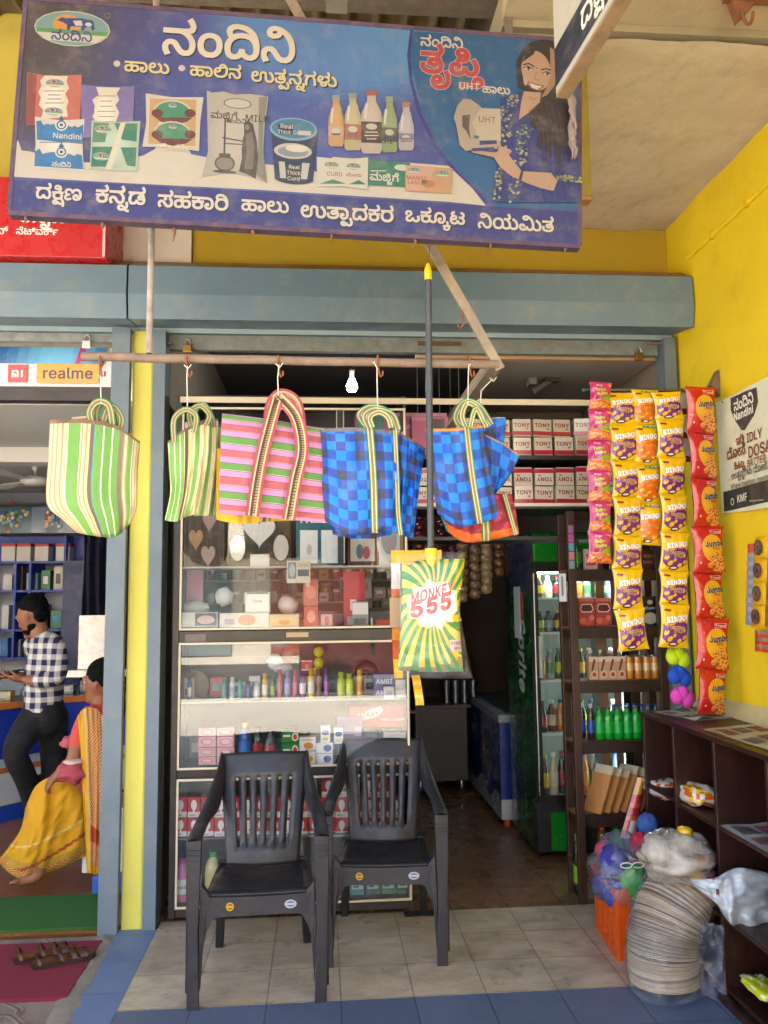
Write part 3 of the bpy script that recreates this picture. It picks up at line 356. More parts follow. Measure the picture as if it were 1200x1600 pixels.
106:[[-48,-74,-55,-73,-68,-66,-73,-60,-76,-52,-77,-43,-76,-34,-73,-27,-68,-20,-62,-15,-55,-12,-47,-11,-38,-12,-32,-16,-28,-22,-27,-29,-28,-36,-32,-42,-40,-46,-49,-47,-61,-45,-68,-40,-66,-28,-64,-31,-56,-35,-42,-34,-40,-26,-42,-24,-47,-23,-53,-24,-58,-27,-62,-34,-63,-43,-61,-54,-58,-57,-47,-61,-40,-60,-34,-56,-31,-52,-29,-46,-16,-46,-14,-53,-6,-60,0,-61,6,-60,10,-58,13,-54,14,-48,12,-41,8,-36,2,-33,-4,-32,1,-21,14,-25,24,-34,27,-40,28,-48,27,-56,24,-63,20,-68,8,-73,1,-74,-8,-73,-16,-69,-25,-58,-19,-58,-31,-70],[-14,-33,-14,-20,-1,-20,7,-17,10,-9,8,2,3,15,18,19,25,-3,24,-17,22,-23,13,-30,2,-33]],
187:[[97,-2,87,-1,79,2,73,6,63,18,50,38,47,42,36,46,30,45,26,42,23,36,22,30,25,16,32,3,17,-3,9,12,6,29,7,38,10,46,21,57,28,60,36,61,47,60,56,55,63,48,74,30,82,19,92,14,98,13,107,15,113,21,116,29,117,38,116,52,112,64,105,75,96,84,85,91,73,95,7,95,7,110,112,110,112,95,100,95,102,96,119,81,130,62,133,51,134,40,131,22,124,9,112,0],[173,59,160,61,150,68,144,79,142,96,143,109,147,119,153,128,161,134,171,138,190,139,207,133,198,120,190,124,185,125,174,124,164,119,160,113,158,106,157,93,158,85,161,78,166,74,178,73,184,78,185,83,184,88,178,93,166,95,109,95,109,110,164,110,173,110,187,106,192,102,198,94,200,83,198,73,192,65,183,61]],
257:[[97,-2,87,-1,79,2,73,6,63,18,50,38,47,42,36,46,30,45,26,42,23,36,22,30,25,16,32,3,17,-3,9,12,6,29,7,38,10,46,21,57,28,60,36,61,47,60,56,55,63,48,74,30,82,19,92,14,98,13,107,15,113,21,116,29,117,38,116,52,112,64,105,75,96,84,85,91,73,95,7,95,7,110,85,110,105,112,110,114,117,123,118,130,116,138,112,143,106,147,99,148,92,147,86,144,82,139,81,129,75,138,79,138,80,139,86,138,92,134,93,130,90,123,81,120,75,122,71,125,68,136,69,142,76,154,82,158,90,161,100,162,110,161,118,158,130,146,133,137,134,128,132,115,125,104,116,99,97,95,84,95,102,97,111,90,119,81,130,62,133,51,134,40,131,22,124,9,112,0]],
178:[[40,-2,32,0,19,9,14,16,9,33,8,43,9,57,13,69,19,79,27,86,37,91,49,93,63,90,68,86,75,75,76,68,75,61,68,49,61,45,43,42,33,43,19,50,15,55,19,68,27,60,33,57,42,56,56,59,59,63,60,68,57,76,48,79,41,78,34,74,26,61,24,41,26,28,32,19,45,14,51,13,62,15,70,21,76,29,79,39,94,39,97,27,103,20,110,15,119,13,129,15,135,19,139,25,140,32,139,40,132,52,126,56,113,61,127,70,136,66,143,61,149,54,153,47,156,31,154,18,148,7,136,0,112,-2,99,3,88,13,83,20,90,21,78,7,72,3,57,-2],[38,82,28,87,22,93,18,100,17,107,20,118,24,123,30,127,50,131,51,115,37,112,34,109,33,105,34,101,37,97,42,94,49,92],[100,61,100,76,121,77,127,78,130,81,132,86,129,93,124,97,139,104,144,99,148,87,148,82,144,73,132,64,118,61],[85,95,85,110,139,110,139,95],[194,59,181,61,171,68,165,79,163,96,164,109,168,119,174,128,182,134,192,138,211,139,228,133,219,120,206,125,195,124,185,119,181,113,179,106,178,93,179,85,182,78,187,74,199,73,205,78,206,83,205,88,199,93,187,95,130,95,130,110,185,110,194,110,208,106,213,102,219,94,221,83,219,73,213,65,204,61]],
53:[[35,-1,25,2,17,7,11,14,7,23,6,33,7,42,14,56,20,61,28,64,37,65,46,64,54,60,58,54,60,43,59,37,57,34,44,36,45,40,43,49,36,51,30,50,23,41,22,34,23,26,28,19,36,15,47,13,59,15,67,20,72,29,74,39,90,39,92,27,98,20,105,15,114,13,124,15,130,21,133,29,134,38,133,50,130,60,119,77,104,90,88,95,118,97,128,90,136,81,147,62,150,40,149,26,146,16,140,8,133,2,124,-1,106,-2,93,3,79,20,85,21,74,6,68,2,54,-2],[6,95,6,110,108,110,127,112,132,116,134,124,133,130,127,143,121,149,134,158,142,148,150,131,149,113,146,108,137,99,122,95,112,95]],
168:[[57,-2,44,-1,32,2,17,15,13,24,12,41,16,52,25,61,30,64,33,61,7,61,7,75,49,75,54,82,54,88,51,95,60,97,67,95,70,87,70,82,67,75,108,75,108,61,81,62,84,64,98,53,103,41,102,24,98,15,92,8,82,2,71,-1],[57,13,71,15,80,20,85,28,87,37,84,50,80,55,74,58,57,61,41,58,31,50,28,44,29,27,35,20,44,15],[7,95,7,110,85,110,85,95],[145,59,133,61,123,68,117,79,115,96,116,109,120,119,126,128,134,134,144,138,163,139,180,133,171,120,158,125,147,124,137,119,130,106,131,85,134,78,139,74,150,73,157,78,157,86,154,91,144,95,139,95,82,95,82,110,137,110,146,110,160,106,165,102,171,94,173,83,171,73,165,65,156,61]],
93:[[110,95,56,95,33,93,26,89,24,86,23,75,30,66,45,63,53,63,76,63,76,48,57,48,36,46,27,40,25,37,24,32,25,26,31,19,36,17,50,16,50,0,39,0,19,7,11,16,8,30,8,36,15,49,24,55,18,58,12,64,8,72,6,81,9,92,15,101,30,108,45,110,55,110,110,110]],
47:[[35,-1,25,2,17,7,11,14,7,23,6,33,7,42,14,56,20,61,28,64,37,65,46,64,54,60,58,54,60,43,59,37,57,34,44,36,45,40,43,49,36,51,30,50,22,41,21,34,23,26,28,19,36,15,47,13,59,15,67,20,72,29,74,39,90,39,92,27,98,20,105,15,114,13,124,15,130,21,133,29,134,38,133,50,130,60,119,77,104,90,88,95,118,97,128,90,136,81,147,62,150,40,149,26,146,16,140,8,133,2,124,-1,106,-2,93,3,79,20,85,21,74,6,68,2,54,-2],[6,95,6,110,108,110,127,112,132,116,134,124,133,130,127,143,121,149,134,158,142,148,150,131,149,113,146,108,137,99,122,95,112,95],[182,-2,167,0,155,5,144,14,135,25,145,35,153,26,162,19,171,15,182,13,193,15,201,21,206,30,207,42,206,55,202,67,189,85,168,98,177,113,190,106,201,96,210,86,218,73,222,59,224,43,223,31,219,20,213,10,205,4,195,-1]],
212:[[112,-2,101,-1,92,3,83,10,76,21,82,21,72,7,60,0,52,-2,33,-1,25,2,18,7,11,20,10,27,13,42,17,48,29,59,50,74,53,78,54,88,53,92,48,96,43,98,31,97,25,94,22,90,21,84,22,78,25,73,11,66,5,86,6,93,13,105,28,112,38,113,49,112,64,104,70,91,69,78,64,66,45,51,31,40,27,35,26,28,28,21,31,17,37,14,45,13,56,15,64,20,69,29,71,39,87,39,89,27,95,20,103,15,112,13,122,15,128,19,131,24,133,31,128,47,124,51,138,61,143,54,148,39,149,30,148,21,145,13,140,7,133,2,124,-1],[103,62,93,63,76,70,69,75,59,87,67,96,79,85,85,81,97,77,115,79,122,86,125,101,122,116,114,126,103,129,97,128,90,123,90,115,94,111,101,109,110,110,121,117,126,123,132,114,126,106,116,98,109,96,95,96,88,98,78,105,75,111,74,118,76,127,82,135,91,141,103,142,114,141,123,137,130,131,136,122,141,101,136,79,130,71,123,66,114,63]],
103:[[-45,-74,-55,-72,-62,-68,-65,-63,-66,-57,-65,-51,-62,-46,-57,-41,-45,-35,-39,-28,-41,-24,-52,-23,-56,-25,-58,-30,-56,-34,-69,-38,-72,-27,-70,-21,-66,-16,-58,-12,-47,-11,-34,-13,-27,-19,-26,-30,-30,-39,-39,-45,-46,-48,-52,-53,-51,-59,-45,-61,-38,-60,-33,-57,-28,-47,-14,-47,-10,-57,-6,-60,0,-61,5,-60,10,-55,11,-52,8,-42,21,-37,25,-48,24,-61,19,-68,12,-72,1,-74,-10,-72,-24,-58,-18,-58,-29,-70],[-5,-40,-16,-39,-24,-36,-34,-27,-36,-23,-29,-17,-18,-26,-4,-28,3,-24,2,-13,15,-11,17,-18,16,-29,11,-35,4,-39]],
242:[[65,95,57,94,50,91,44,86,36,73,30,54,29,47,28,22,28,0,10,0,10,25,11,41,12,55,16,68,21,80,29,90,40,98,43,95,9,95,9,110,71,110,90,112,96,114,101,120,103,130,102,138,98,143,92,147,85,148,78,147,72,144,68,139,66,131,61,138,65,138,66,139,72,138,78,134,78,126,72,121,67,120,61,122,57,125,54,136,55,142,62,154,68,158,76,161,86,162,96,161,104,158,116,146,119,137,120,128,117,113,113,107,100,98,91,96,92,98,103,88,110,77,115,65,118,53,119,40,120,26,120,0,101,0,101,22,101,40,98,62,91,79,84,88,76,93]],
70:[[-102,95,-102,110,-55,110,-35,112,-30,114,-24,120,-22,130,-24,138,-27,143,-33,147,-41,148,-48,147,-54,144,-58,139,-59,129,-65,138,-59,139,-53,138,-48,134,-47,130,-50,123,-58,120,-65,122,-69,125,-72,136,-71,142,-64,154,-49,161,-40,162,-30,161,-22,158,-10,146,-7,137,-6,128,-8,115,-11,109,-19,101,-43,95,-51,95],[6,-1,-5,5,-15,13,-24,23,-14,34,2,18,18,13,26,15,31,18,34,24,35,38,33,59,35,79,40,90,47,100,58,107,70,111,83,113,97,111,109,108,127,94,134,84,141,61,142,48,140,33,137,21,130,11,122,4,112,-1,99,-2,89,-1,80,2,74,7,69,14,66,21,65,30,68,44,76,53,87,56,94,55,101,48,102,37,96,31,91,30,83,33,80,42,82,42,79,31,84,18,90,14,99,12,107,13,113,16,118,21,122,28,125,47,124,60,121,72,115,82,107,90,97,95,84,97,74,96,66,93,59,88,54,81,51,73,50,52,51,42,50,20,41,5,26,-2]]}
WORDS={'ನಂದಿನಿ':([42,0,6,711,221,1261,223,2026],2768),
'ಹಾಲು':([165,0,60,801,51,1250,63,2009],2373),
'ಹಾಲಿನ':([165,0,60,801,231,1250,42,2045],2756),
'ಉತ್ಪನ್ನಗಳು':([13,0,38,1222,116,1844,42,1964,115,2675,25,2780,52,3428,63,4138],4502),
'ದಕ್ಷಿಣ':([40,0,288,765,37,1339],2203),
'ಕನ್ನಡ':([23,0,42,574,115,1285,35,1390],2158),
'ಸಹಕಾರಿ':([56,0,57,709,134,1510,60,2084,230,2533],3184),
'ಉತ್ಪಾದಕರ':([13,0,147,1222,60,1844,116,2293,40,2413,23,3178,49,3752],4403),
'ಒಕ್ಕೂಟ':([20,0,23,775,64,1349,96,2095,33,2270],3085),
'ನಿಯಮಿತ':([223,0,48,742,228,2078,38,3258],3880),
'ತೃಪ್ತಿ':([38,0,65,622,224,745,111,1532],1597),
'ಇಡ್ಲಿ':([11,0,216,711,124,1479],1542),
'ದೋಸೆ':([40,0,71,765,270,1919],2628),
'ಹಿಟ್ಟು':([237,0,33,796,63,1611,106,1975],2110),
'ನ್':([187,0],1023),
'ನೆಟ್ವರ್ಕ್':([257,0,178,711,53,1839,168,2633,93,3520],4087),
'ಮಜ್ಜಿಗೆ':([47,0,212,1156,103,1931,242,2012],2660),
'ಮೊಸರು':([47,0,70,1156,56,1902,49,2611,63,3262],3626)}
# Latin letter outlines: advance and contours
LAT={'A':(689,[[5,0,58,146,79,146,133,0,113,0,83,86,79,95,72,120,67,137,70,137,65,120,58,95,55,86,25,0],[32,41,32,57,106,57,106,41]]),
'B':(654,[[18,0,18,146,69,146,83,144,94,140,103,134,109,126,113,117,114,107,111,91,107,86,90,76,90,75,97,74,110,65,115,58,120,39,118,28,114,19,108,11,99,5,86,1,71,0],[36,16,70,16,85,18,95,23,100,30,102,39,101,46,98,52,88,62,80,65,71,66,36,66],[36,82,68,82,76,82,88,88,92,93,95,100,96,107,94,115,89,123,81,127,69,129,36,129]]),
'C':(730,[[76,-2,59,0,43,7,30,18,20,33,14,51,12,73,14,94,20,112,30,127,43,138,59,145,76,147,87,147,107,140,115,135,128,120,135,100,117,100,111,113,107,118,96,126,83,130,64,129,53,124,43,115,36,104,32,90,30,73,32,56,36,41,43,30,53,22,64,17,76,15,90,17,107,27,117,46,135,46,132,35,128,26,115,11,107,5,97,1]]),
'D':(721,[[63,0,28,0,28,16,62,16,78,18,91,23,101,31,109,43,113,57,114,73,113,89,109,103,102,114,92,122,79,127,64,129,27,129,27,146,65,146,85,143,101,137,115,126,124,112,130,94,132,73,130,52,124,34,114,19,101,9,83,2],[36,146,36,0,18,0,18,146]]),
'E':(601,[[18,0,18,146,106,146,106,129,36,129,36,82,101,82,101,65,36,65,36,16,107,16,107,0]]),
'F':(590,[[18,0,18,146,106,146,106,129,36,129,36,79,99,79,99,63,36,63,36,0]]),
'G':(746,[[77,-2,59,0,43,7,30,18,20,33,14,51,12,73,14,94,20,112,30,127,43,138,58,145,76,147,87,147,107,140,123,127,129,119,136,100,117,100,111,112,106,118,96,126,83,130,64,129,53,124,43,116,36,104,32,90,30,73,32,56,36,41,43,30,53,22,64,17,77,15,89,17,99,21,107,27,113,35,117,46,119,58,124,57,81,57,81,73,137,73,137,57,135,40,129,26,120,14,108,5,93,0]]),
'H':(743,[[18,0,18,146,36,146,36,83,112,83,112,146,131,146,131,0,112,0,112,66,36,66,36,0]]),
'I':(440,[[9,0,9,16,35,16,35,129,9,129,9,146,79,146,79,129,53,129,53,16,79,16,79,0]]),
'J':(570,[[53,-2,36,1,22,9,13,23,10,42,10,49,28,49,30,30,35,21,43,16,53,14,63,16,71,21,76,30,78,42,78,146,97,146,97,42,94,23,85,9,71,1]]),
'K':(671,[[30,42,30,61,45,81,61,99,104,146,129,146,67,79,66,79],[18,0,18,146,36,146,36,96,36,64,36,55,36,0],[107,0,54,74,66,88,129,0]]),
'L':(565,[[18,0,18,146,36,146,36,16,104,16,104,0]]),
'M':(903,[[18,0,18,146,44,146,80,54,84,41,88,29,92,13,88,13,93,29,97,40,101,54,137,146,163,146,163,0,145,0,145,83,145,99,145,112,146,131,147,131,141,110,136,98,131,83,98,0,82,0,49,83,44,97,40,110,33,131,34,131,35,113,35,100,35,83,35,0]]),
'N':(753,[[18,0,18,146,39,146,99,52,108,37,119,15,116,15,115,39,115,56,115,146,133,146,133,0,111,0,58,83,47,101,37,118,31,130,34,130,35,110,36,88,36,83,36,0]]),
'O':(764,[[77,-2,59,0,43,7,30,18,20,33,14,51,12,73,14,94,20,112,30,127,43,138,59,145,77,147,94,145,110,138,123,127,133,112,139,94,141,73,139,51,133,33,123,18,110,7,94,0],[77,15,89,17,100,22,109,30,117,41,121,56,123,73,121,90,117,104,109,116,100,124,89,129,77,130,64,129,53,124,43,115,36,104,32,90,30,73,32,56,36,41,43,30,53,22,64,17]]),
'P':(638,[[18,0,18,146,67,146,83,144,95,139,105,132,112,123,116,112,117,99,116,87,112,76,105,66,95,59,83,54,67,53,32,53,32,69,67,69,77,70,85,73,91,78,98,91,99,99,98,107,95,115,91,121,85,125,77,128,66,129,36,129,36,0]]),
'Q':(764,[[71,46,90,46,106,24,110,19,134,-14,115,-14,99,8,95,13],[77,-2,59,0,43,7,30,18,20,33,14,51,12,73,14,94,20,112,30,127,43,138,59,145,77,147,94,145,110,138,123,127,133,112,139,94,141,73,139,51,133,33,123,18,110,7,94,0],[77,15,89,17,100,22,109,30,117,41,121,56,123,73,121,90,117,104,109,116,100,124,89,129,77,130,64,129,53,124,43,115,36,104,32,90,30,73,32,56,36,41,43,30,53,22,64,17]]),
'R':(643,[[18,0,18,146,67,146,83,144,95,140,105,133,112,124,116,113,117,101,116,88,112,78,105,69,95,62,83,58,67,56,28,56,28,73,67,73,85,76,91,80,98,93,99,101,98,109,95,116,85,126,66,129,36,129,36,0],[101,0,66,66,87,66,123,0]]),
'S':(641,[[64,-3,50,-1,37,3,27,9,19,17,14,27,11,38,30,38,32,31,41,20,48,17,64,14,82,17,89,21,94,26,98,33,99,40,98,46,95,51,84,59,70,64,53,69,37,75,25,83,18,93,15,107,17,118,22,128,30,136,40,142,52,146,65,147,79,146,91,142,101,136,108,129,113,119,115,109,97,109,94,118,87,125,77,130,65,131,48,128,37,120,34,114,33,107,38,95,43,91,61,84,82,78,89,76,108,63,113,57,116,49,117,40,115,28,111,18,103,10,93,3,80,-1]]),
'T':(645,[[10,129,10,146,120,146,120,129,74,129,74,0,55,0,55,129]]),
'U':(744,[[75,-2,58,-1,45,4,33,12,25,23,19,35,18,50,18,146,36,146,36,51,37,41,41,32,46,25,63,16,75,15,86,16,103,25,108,32,112,41,113,51,113,146,131,146,131,50,129,35,124,23,116,12,104,4,91,-1]]),
'V':(689,[[59,0,5,146,25,146,55,59,62,39,66,25,71,9,68,9,72,26,77,40,83,59,113,146,133,146,80,0]]),
'W':(985,[[45,0,5,146,24,146,47,56,51,42,55,19,57,11,54,11,59,34,64,56,88,146,109,146,132,56,138,34,143,11,140,11,145,34,150,56,173,146,192,146,152,0,131,0,106,92,101,112,96,136,100,136,96,113,91,92,66,0]]),
'X':(682,[[6,0,62,81,62,68,9,146,30,146,51,115,62,98,70,83,67,83,72,94,86,115,107,146,128,146,75,68,75,82,131,0,109,0,84,37,74,52,66,66,70,66,60,47,52,37,27,0]]),
'Y':(678,[[59,0,59,60,5,146,27,146,55,99,64,83,72,65,64,65,72,84,81,99,109,146,131,146,77,60,77,0]]),
'Z':(628,[[13,0,13,13,78,110,92,130,97,136,99,130,81,129,63,129,12,129,12,146,113,146,113,132,49,37,34,16,29,9,27,16,45,16,62,16,114,16,114,0]]),
'a':(561,[[46,-3,36,-2,27,1,20,6,14,13,10,21,9,31,10,40,12,46,17,52,36,61,51,63,76,67,79,70,79,80,74,89,69,93,63,95,49,95,43,93,34,87,29,79,12,85,17,94,23,100,31,105,47,110,56,111,75,107,82,104,88,99,93,92,96,83,97,72,97,0,80,0,80,15,78,15,76,11,68,3,62,0],[58,14,66,17,76,27,78,33,79,55,78,53,57,49,39,46,30,40,27,36,26,30,29,21,33,17,43,13]]),
'b':(612,[[66,-2,49,1,34,17,32,17,32,0,15,0,15,146,33,146,33,92,49,107,56,110,66,111,79,109,90,104,99,95,106,84,111,70,112,54,111,38,106,24,99,13,90,5,79,-1],[63,13,73,15,81,19,87,25,94,44,94,65,91,75,87,83,81,89,73,93,63,95,54,94,47,90,41,84,36,76,33,54,36,33,41,25,47,19,54,15]]),
'c':(571,[[46,-1,34,5,24,13,16,24,12,38,10,54,12,70,16,84,24,95,34,104,46,109,60,111,82,106,88,103,98,93,104,80,87,76,81,87,74,92,60,95,50,93,42,89,36,83,31,74,28,54,31,34,42,19,50,15,60,13,70,15,84,25,88,33,104,29,102,22,93,10,82,2,68,-2]]),
'd':(612,[[56,-2,44,-1,32,5,23,13,16,24,12,38,10,54,12,70,16,84,23,95,32,104,44,109,56,111,66,110,79,103,89,92,89,146,107,146,107,0,90,0,90,17,88,17,83,9,73,1,66,-1],[59,13,68,15,76,19,82,25,86,33,89,43,90,54,89,66,86,76,82,84,76,90,68,94,59,95,50,93,42,89,36,83,31,75,28,54,31,34,36,25,42,19,50,15]]),
'e':(583,[[61,-2,47,-1,34,5,24,13,16,24,12,38,10,54,12,70,16,83,24,95,33,103,45,109,59,111,76,108,84,104,92,98,98,91,103,82,106,70,107,49,22,49,22,63,97,63,89,58,86,77,82,85,76,90,68,94,59,95,50,94,42,90,36,85,32,78,29,69,28,51,29,40,32,30,37,23,52,14,61,13,73,15,78,17,86,25,88,30,105,25,102,18,90,5,81,1]]),
'f':(370,[[66,109,66,94,2,94,2,109],[23,0,23,124,28,140,39,149,47,152,65,151,71,149,66,134,60,136,50,135,45,132,42,127,41,120,41,0]]),
'g':(613,[[60,-43,39,-40,31,-37,19,-27,15,-21,29,-12,39,-22,44,-25,60,-28,72,-26,81,-22,88,-13,90,-2,90,20,88,20,79,9,73,5,66,3,56,2,44,3,33,8,23,16,16,26,12,39,10,55,12,71,16,84,23,96,33,104,44,109,57,111,66,110,79,103,88,92,90,92,90,109,107,109,107,-3,106,-16,101,-26,93,-34,84,-39,72,-42],[59,17,76,22,82,27,89,44,90,55,89,66,86,76,82,84,76,90,68,94,59,95,50,93,42,89,36,83,31,75,28,55,29,45,36,28,42,22]]),
'h':(591,[[33,65,33,0,15,0,15,146,33,146,33,83,30,83,36,96,44,104,54,109,66,111,85,106,93,100,98,92,102,82,103,69,103,0,85,0,85,68,83,79,79,88,71,93,61,95,53,94,46,91,41,87,34,74]]),
'i':(242,[[15,0,15,109,33,109,33,0],[24,127,16,130,13,134,12,139,13,143,16,147,24,150,33,147,36,143,37,139,36,134,33,130]]),
'j':(242,[[15,109,33,109,33,-8,32,-17,29,-26,25,-32,19,-37,11,-40,-3,-41,-3,-25,7,-24,12,-20,15,-8],[24,127,16,130,13,134,12,139,13,143,16,147,24,150,33,147,36,143,37,139,36,134,33,130]]),
'k':(548,[[32,39,32,61,35,61,82,109,104,109,53,57,51,57],[15,0,15,146,33,146,33,0],[84,0,43,53,55,66,107,0]]),
'l':(275,[[29,1,21,6,17,14,15,24,15,146,33,146,33,29,33,22,35,18,42,15,48,15,49,16,53,1,43,-1]]),
'm':(875,[[15,0,15,109,33,109,33,85,31,85,34,93,38,99,44,105,56,110,63,111,74,109,82,104,89,95,92,85,90,85,92,92,97,99,109,108,125,111,134,110,143,107,150,102,155,95,159,85,160,74,160,0,142,0,142,73,141,83,136,90,128,94,120,95,107,92,99,84,96,71,96,0,79,0,79,75,77,83,73,90,66,94,57,95,46,92,40,88,36,83,33,69,33,0]]),
'n':(590,[[33,65,33,0,15,0,15,109,32,109,32,83,30,83,36,96,44,104,54,109,66,111,85,106,93,100,98,92,102,82,103,69,103,0,85,0,85,68,83,79,79,88,71,93,61,95,53,94,46,91,41,87,34,74]]),
'o':(599,[[60,-2,46,-1,34,5,24,13,16,24,12,38,10,54,12,70,16,84,24,95,34,104,46,109,60,111,74,109,86,104,96,95,104,84,108,70,110,54,108,38,104,24,96,13,86,5,74,-1],[60,13,70,15,78,19,89,34,92,54,89,74,84,83,78,89,70,93,60,95,50,93,42,89,36,83,31,74,28,54,31,34,42,19,50,15]]),
'p':(612,[[15,-41,15,109,32,109,32,92,34,92,49,107,56,110,66,111,79,109,90,104,99,95,106,84,111,70,112,54,111,38,106,24,99,13,90,5,79,-1,66,-2,49,1,33,17,33,-41],[63,13,73,15,81,19,87,25,94,44,94,65,91,75,87,83,81,89,73,93,63,95,54,94,47,90,41,84,36,76,33,54,36,33,41,25,47,19,54,15]]),
'r':(376,[[15,0,15,109,32,109,32,92,34,92,38,100,44,106,64,111,71,110,71,93,64,94,53,93,41,87,34,75,33,68,33,0]]),
's':(527,[[42,-2,25,5,18,11,13,18,11,26,27,30,36,17,43,14,52,13,63,14,71,18,76,23,77,30,76,35,73,39,61,45,43,49,30,53,21,60,16,68,14,79,15,88,19,95,25,102,43,110,54,111,65,110,80,103,91,92,94,84,78,80,75,86,70,91,64,94,54,96,45,95,38,91,33,86,32,80,33,74,36,70,50,64,67,60,79,56,88,49,94,41,96,31,94,22,90,14,84,7,75,2,65,-1]]),
't':(327,[[58,109,58,94,2,94,2,109],[18,135,36,135,36,28,37,22,39,18,43,15,51,14,58,15,61,1,52,-1,36,0,26,6,20,15,18,27]]),
'u':(591,[[52,-1,42,0,33,3,26,9,20,17,17,27,15,40,15,109,33,109,33,41,35,30,40,22,47,16,58,14,65,15,72,18,82,28,85,44,85,109,103,109,103,0,86,0,86,26,88,26,82,13,74,5,64,0]]),
'v':(562,[[47,0,5,109,25,109,48,44,54,24,59,5,53,5,58,24,65,44,88,109,107,109,65,0]]),
'w':(818,[[40,0,7,109,25,109,39,62,45,39,48,26,51,11,48,11,51,26,57,51,60,62,73,109,91,109,104,62,110,39,113,26,116,11,113,11,116,26,122,51,125,62,138,109,157,109,124,0,106,0,92,49,86,73,80,97,84,97,78,73,72,49,57,0]]),
'x':(545,[[6,0,49,63,49,49,9,109,29,109,43,88,56,66,60,59,51,59,62,80,67,88,81,109,101,109,60,49,60,62,103,0,82,0,66,25,57,39,50,53,59,53,48,32,43,25,27,0]]),
'y':(562,[[14,-40,18,-24,25,-26,30,-26,38,-21,47,-1,5,109,25,109,48,44,54,24,59,5,53,5,58,24,65,44,88,109,107,109,59,-16,56,-24,46,-36,40,-39,27,-42]]),
'z':(552,[[12,0,12,13,74,92,74,93,14,93,14,109,96,109,96,95,37,17,37,16,98,16,98,0]]),
'0':(648,[[65,-2,50,0,37,7,27,18,20,32,15,51,14,73,15,95,20,113,27,128,37,139,50,145,65,147,80,145,92,139,102,128,110,113,114,95,116,73,114,51,110,32,103,18,93,7,80,0],[65,14,75,16,83,21,89,30,94,41,97,56,98,73,97,90,94,104,89,116,83,124,75,130,65,131,55,130,47,124,40,116,36,104,33,90,32,73,33,56,36,41,40,30,47,21,55,16]]),
'1':(648,[[22,0,22,16,112,16,112,0],[79,146,79,0,61,0,61,128,60,128,25,102,25,122,56,146]]),
'2':(648,[[18,0,18,13,67,66,80,81,85,88,90,100,91,107,88,120,83,125,71,131,64,131,49,128,40,119,37,104,19,104,20,116,25,127,32,136,41,142,52,146,64,147,76,146,87,142,96,136,103,127,107,118,109,107,106,91,102,83,87,64,76,51,44,17,44,16,111,16,111,0]]),
'3':(648,[[62,-2,49,-1,28,8,20,16,15,25,12,37,31,37,36,24,41,20,54,15,62,14,78,17,85,21,93,33,94,41,93,49,90,56,85,62,78,66,69,69,45,70,45,85,82,128,82,129,19,129,19,146,106,146,106,132,61,79,61,82,75,82,88,78,98,72,106,63,111,53,112,41,111,29,106,19,98,10,88,4,76,-1]]),
'4':(648,[[12,30,12,45,70,146,88,146,31,47,31,46,118,46,118,30],[80,0,80,34,80,41,80,91,98,91,98,0]]),
'5':(648,[[63,-2,51,-1,40,3,31,9,24,17,19,26,17,37,35,37,40,25,50,17,63,14,71,15,79,18,85,23,90,30,93,46,92,55,89,63,84,70,78,75,71,78,62,79,48,77,37,71,20,73,28,146,105,146,105,129,44,129,39,87,51,93,58,95,75,94,84,92,92,87,104,74,111,57,112,46,110,33,105,22,98,12,88,4,76,0]]),
'6':(648,[[65,-2,52,0,41,4,32,12,25,21,20,33,19,46,20,57,23,68,29,81,39,97,72,146,92,146,44,75,42,75,47,82,62,89,80,88,90,84,99,77,106,68,110,57,111,45,110,32,105,21,98,11,89,4,77,0],[65,14,73,15,80,18,90,29,93,45,90,61,80,72,73,75,57,75,50,72,44,67,37,54,36,45,37,37,40,29,44,23,50,18,57,15]]),
'7':(648,[[28,0,92,128,92,129,18,129,18,146,112,146,112,128,47,0]]),
'8':(648,[[65,-2,51,-1,39,3,29,9,21,18,16,28,15,39,16,48,23,63,29,69,43,76,34,81,26,88,22,98,20,109,22,119,26,129,33,137,42,142,53,146,65,147,77,146,88,142,97,137,104,129,108,119,109,109,108,98,103,88,96,81,86,76,101,69,111,56,114,48,115,39,113,28,108,18,101,9,91,3,79,-1],[65,14,81,17,88,21,95,32,96,40,95,47,92,54,81,64,65,67,48,64,37,54,34,47,33,40,34,32,37,26,48,17],[65,83,78,86,84,90,88,95,91,107,88,120,79,129,72,131,57,131,51,129,45,125,41,120,38,107,41,95,51,86]]),
'9':(648,[[65,147,77,146,89,141,98,134,105,124,110,113,111,99,110,89,107,77,100,64,90,49,57,0,37,0,86,71,88,71,82,63,73,58,62,56,50,58,39,62,31,68,24,77,20,88,19,101,20,114,25,125,32,134,41,141,52,146],[65,132,57,131,50,128,44,123,40,117,37,109,36,101,37,92,44,79,50,74,57,71,65,70,73,71,80,74,90,85,93,92,93,109,90,117,80,128,73,131]]),
'!':(287,[[20,47,19,146,39,146,37,47],[29,-1,24,0,17,7,16,12,17,17,24,24,29,25,34,24,41,17,42,12,41,7,34,0]]),
'.':(268,[[27,-1,22,0,15,7,14,12,15,17,22,24,27,25,32,24,37,21,40,12,37,3,32,0]]),
'&':(644,[[57,-2,43,-1,32,3,23,10,16,18,12,27,10,38,11,47,14,54,25,67,40,80,62,96,71,103,75,111,74,122,71,127,65,131,58,132,48,129,45,127,40,119,40,109,45,99,59,81,126,0,104,0,49,66,35,83,23,106,22,114,23,123,26,131,32,138,39,143,48,146,58,147,68,146,76,143,83,138,89,131,92,124,93,116,88,98,74,84,45,62,37,56,32,50,29,44,28,37,29,31,36,20,41,16,55,13,64,14,80,21,92,34,99,53,100,64,117,64,114,41,110,32,96,13,88,7,78,2,67,-1]]),
"'":(299,[[23,90,21,146,39,146,37,90]])}
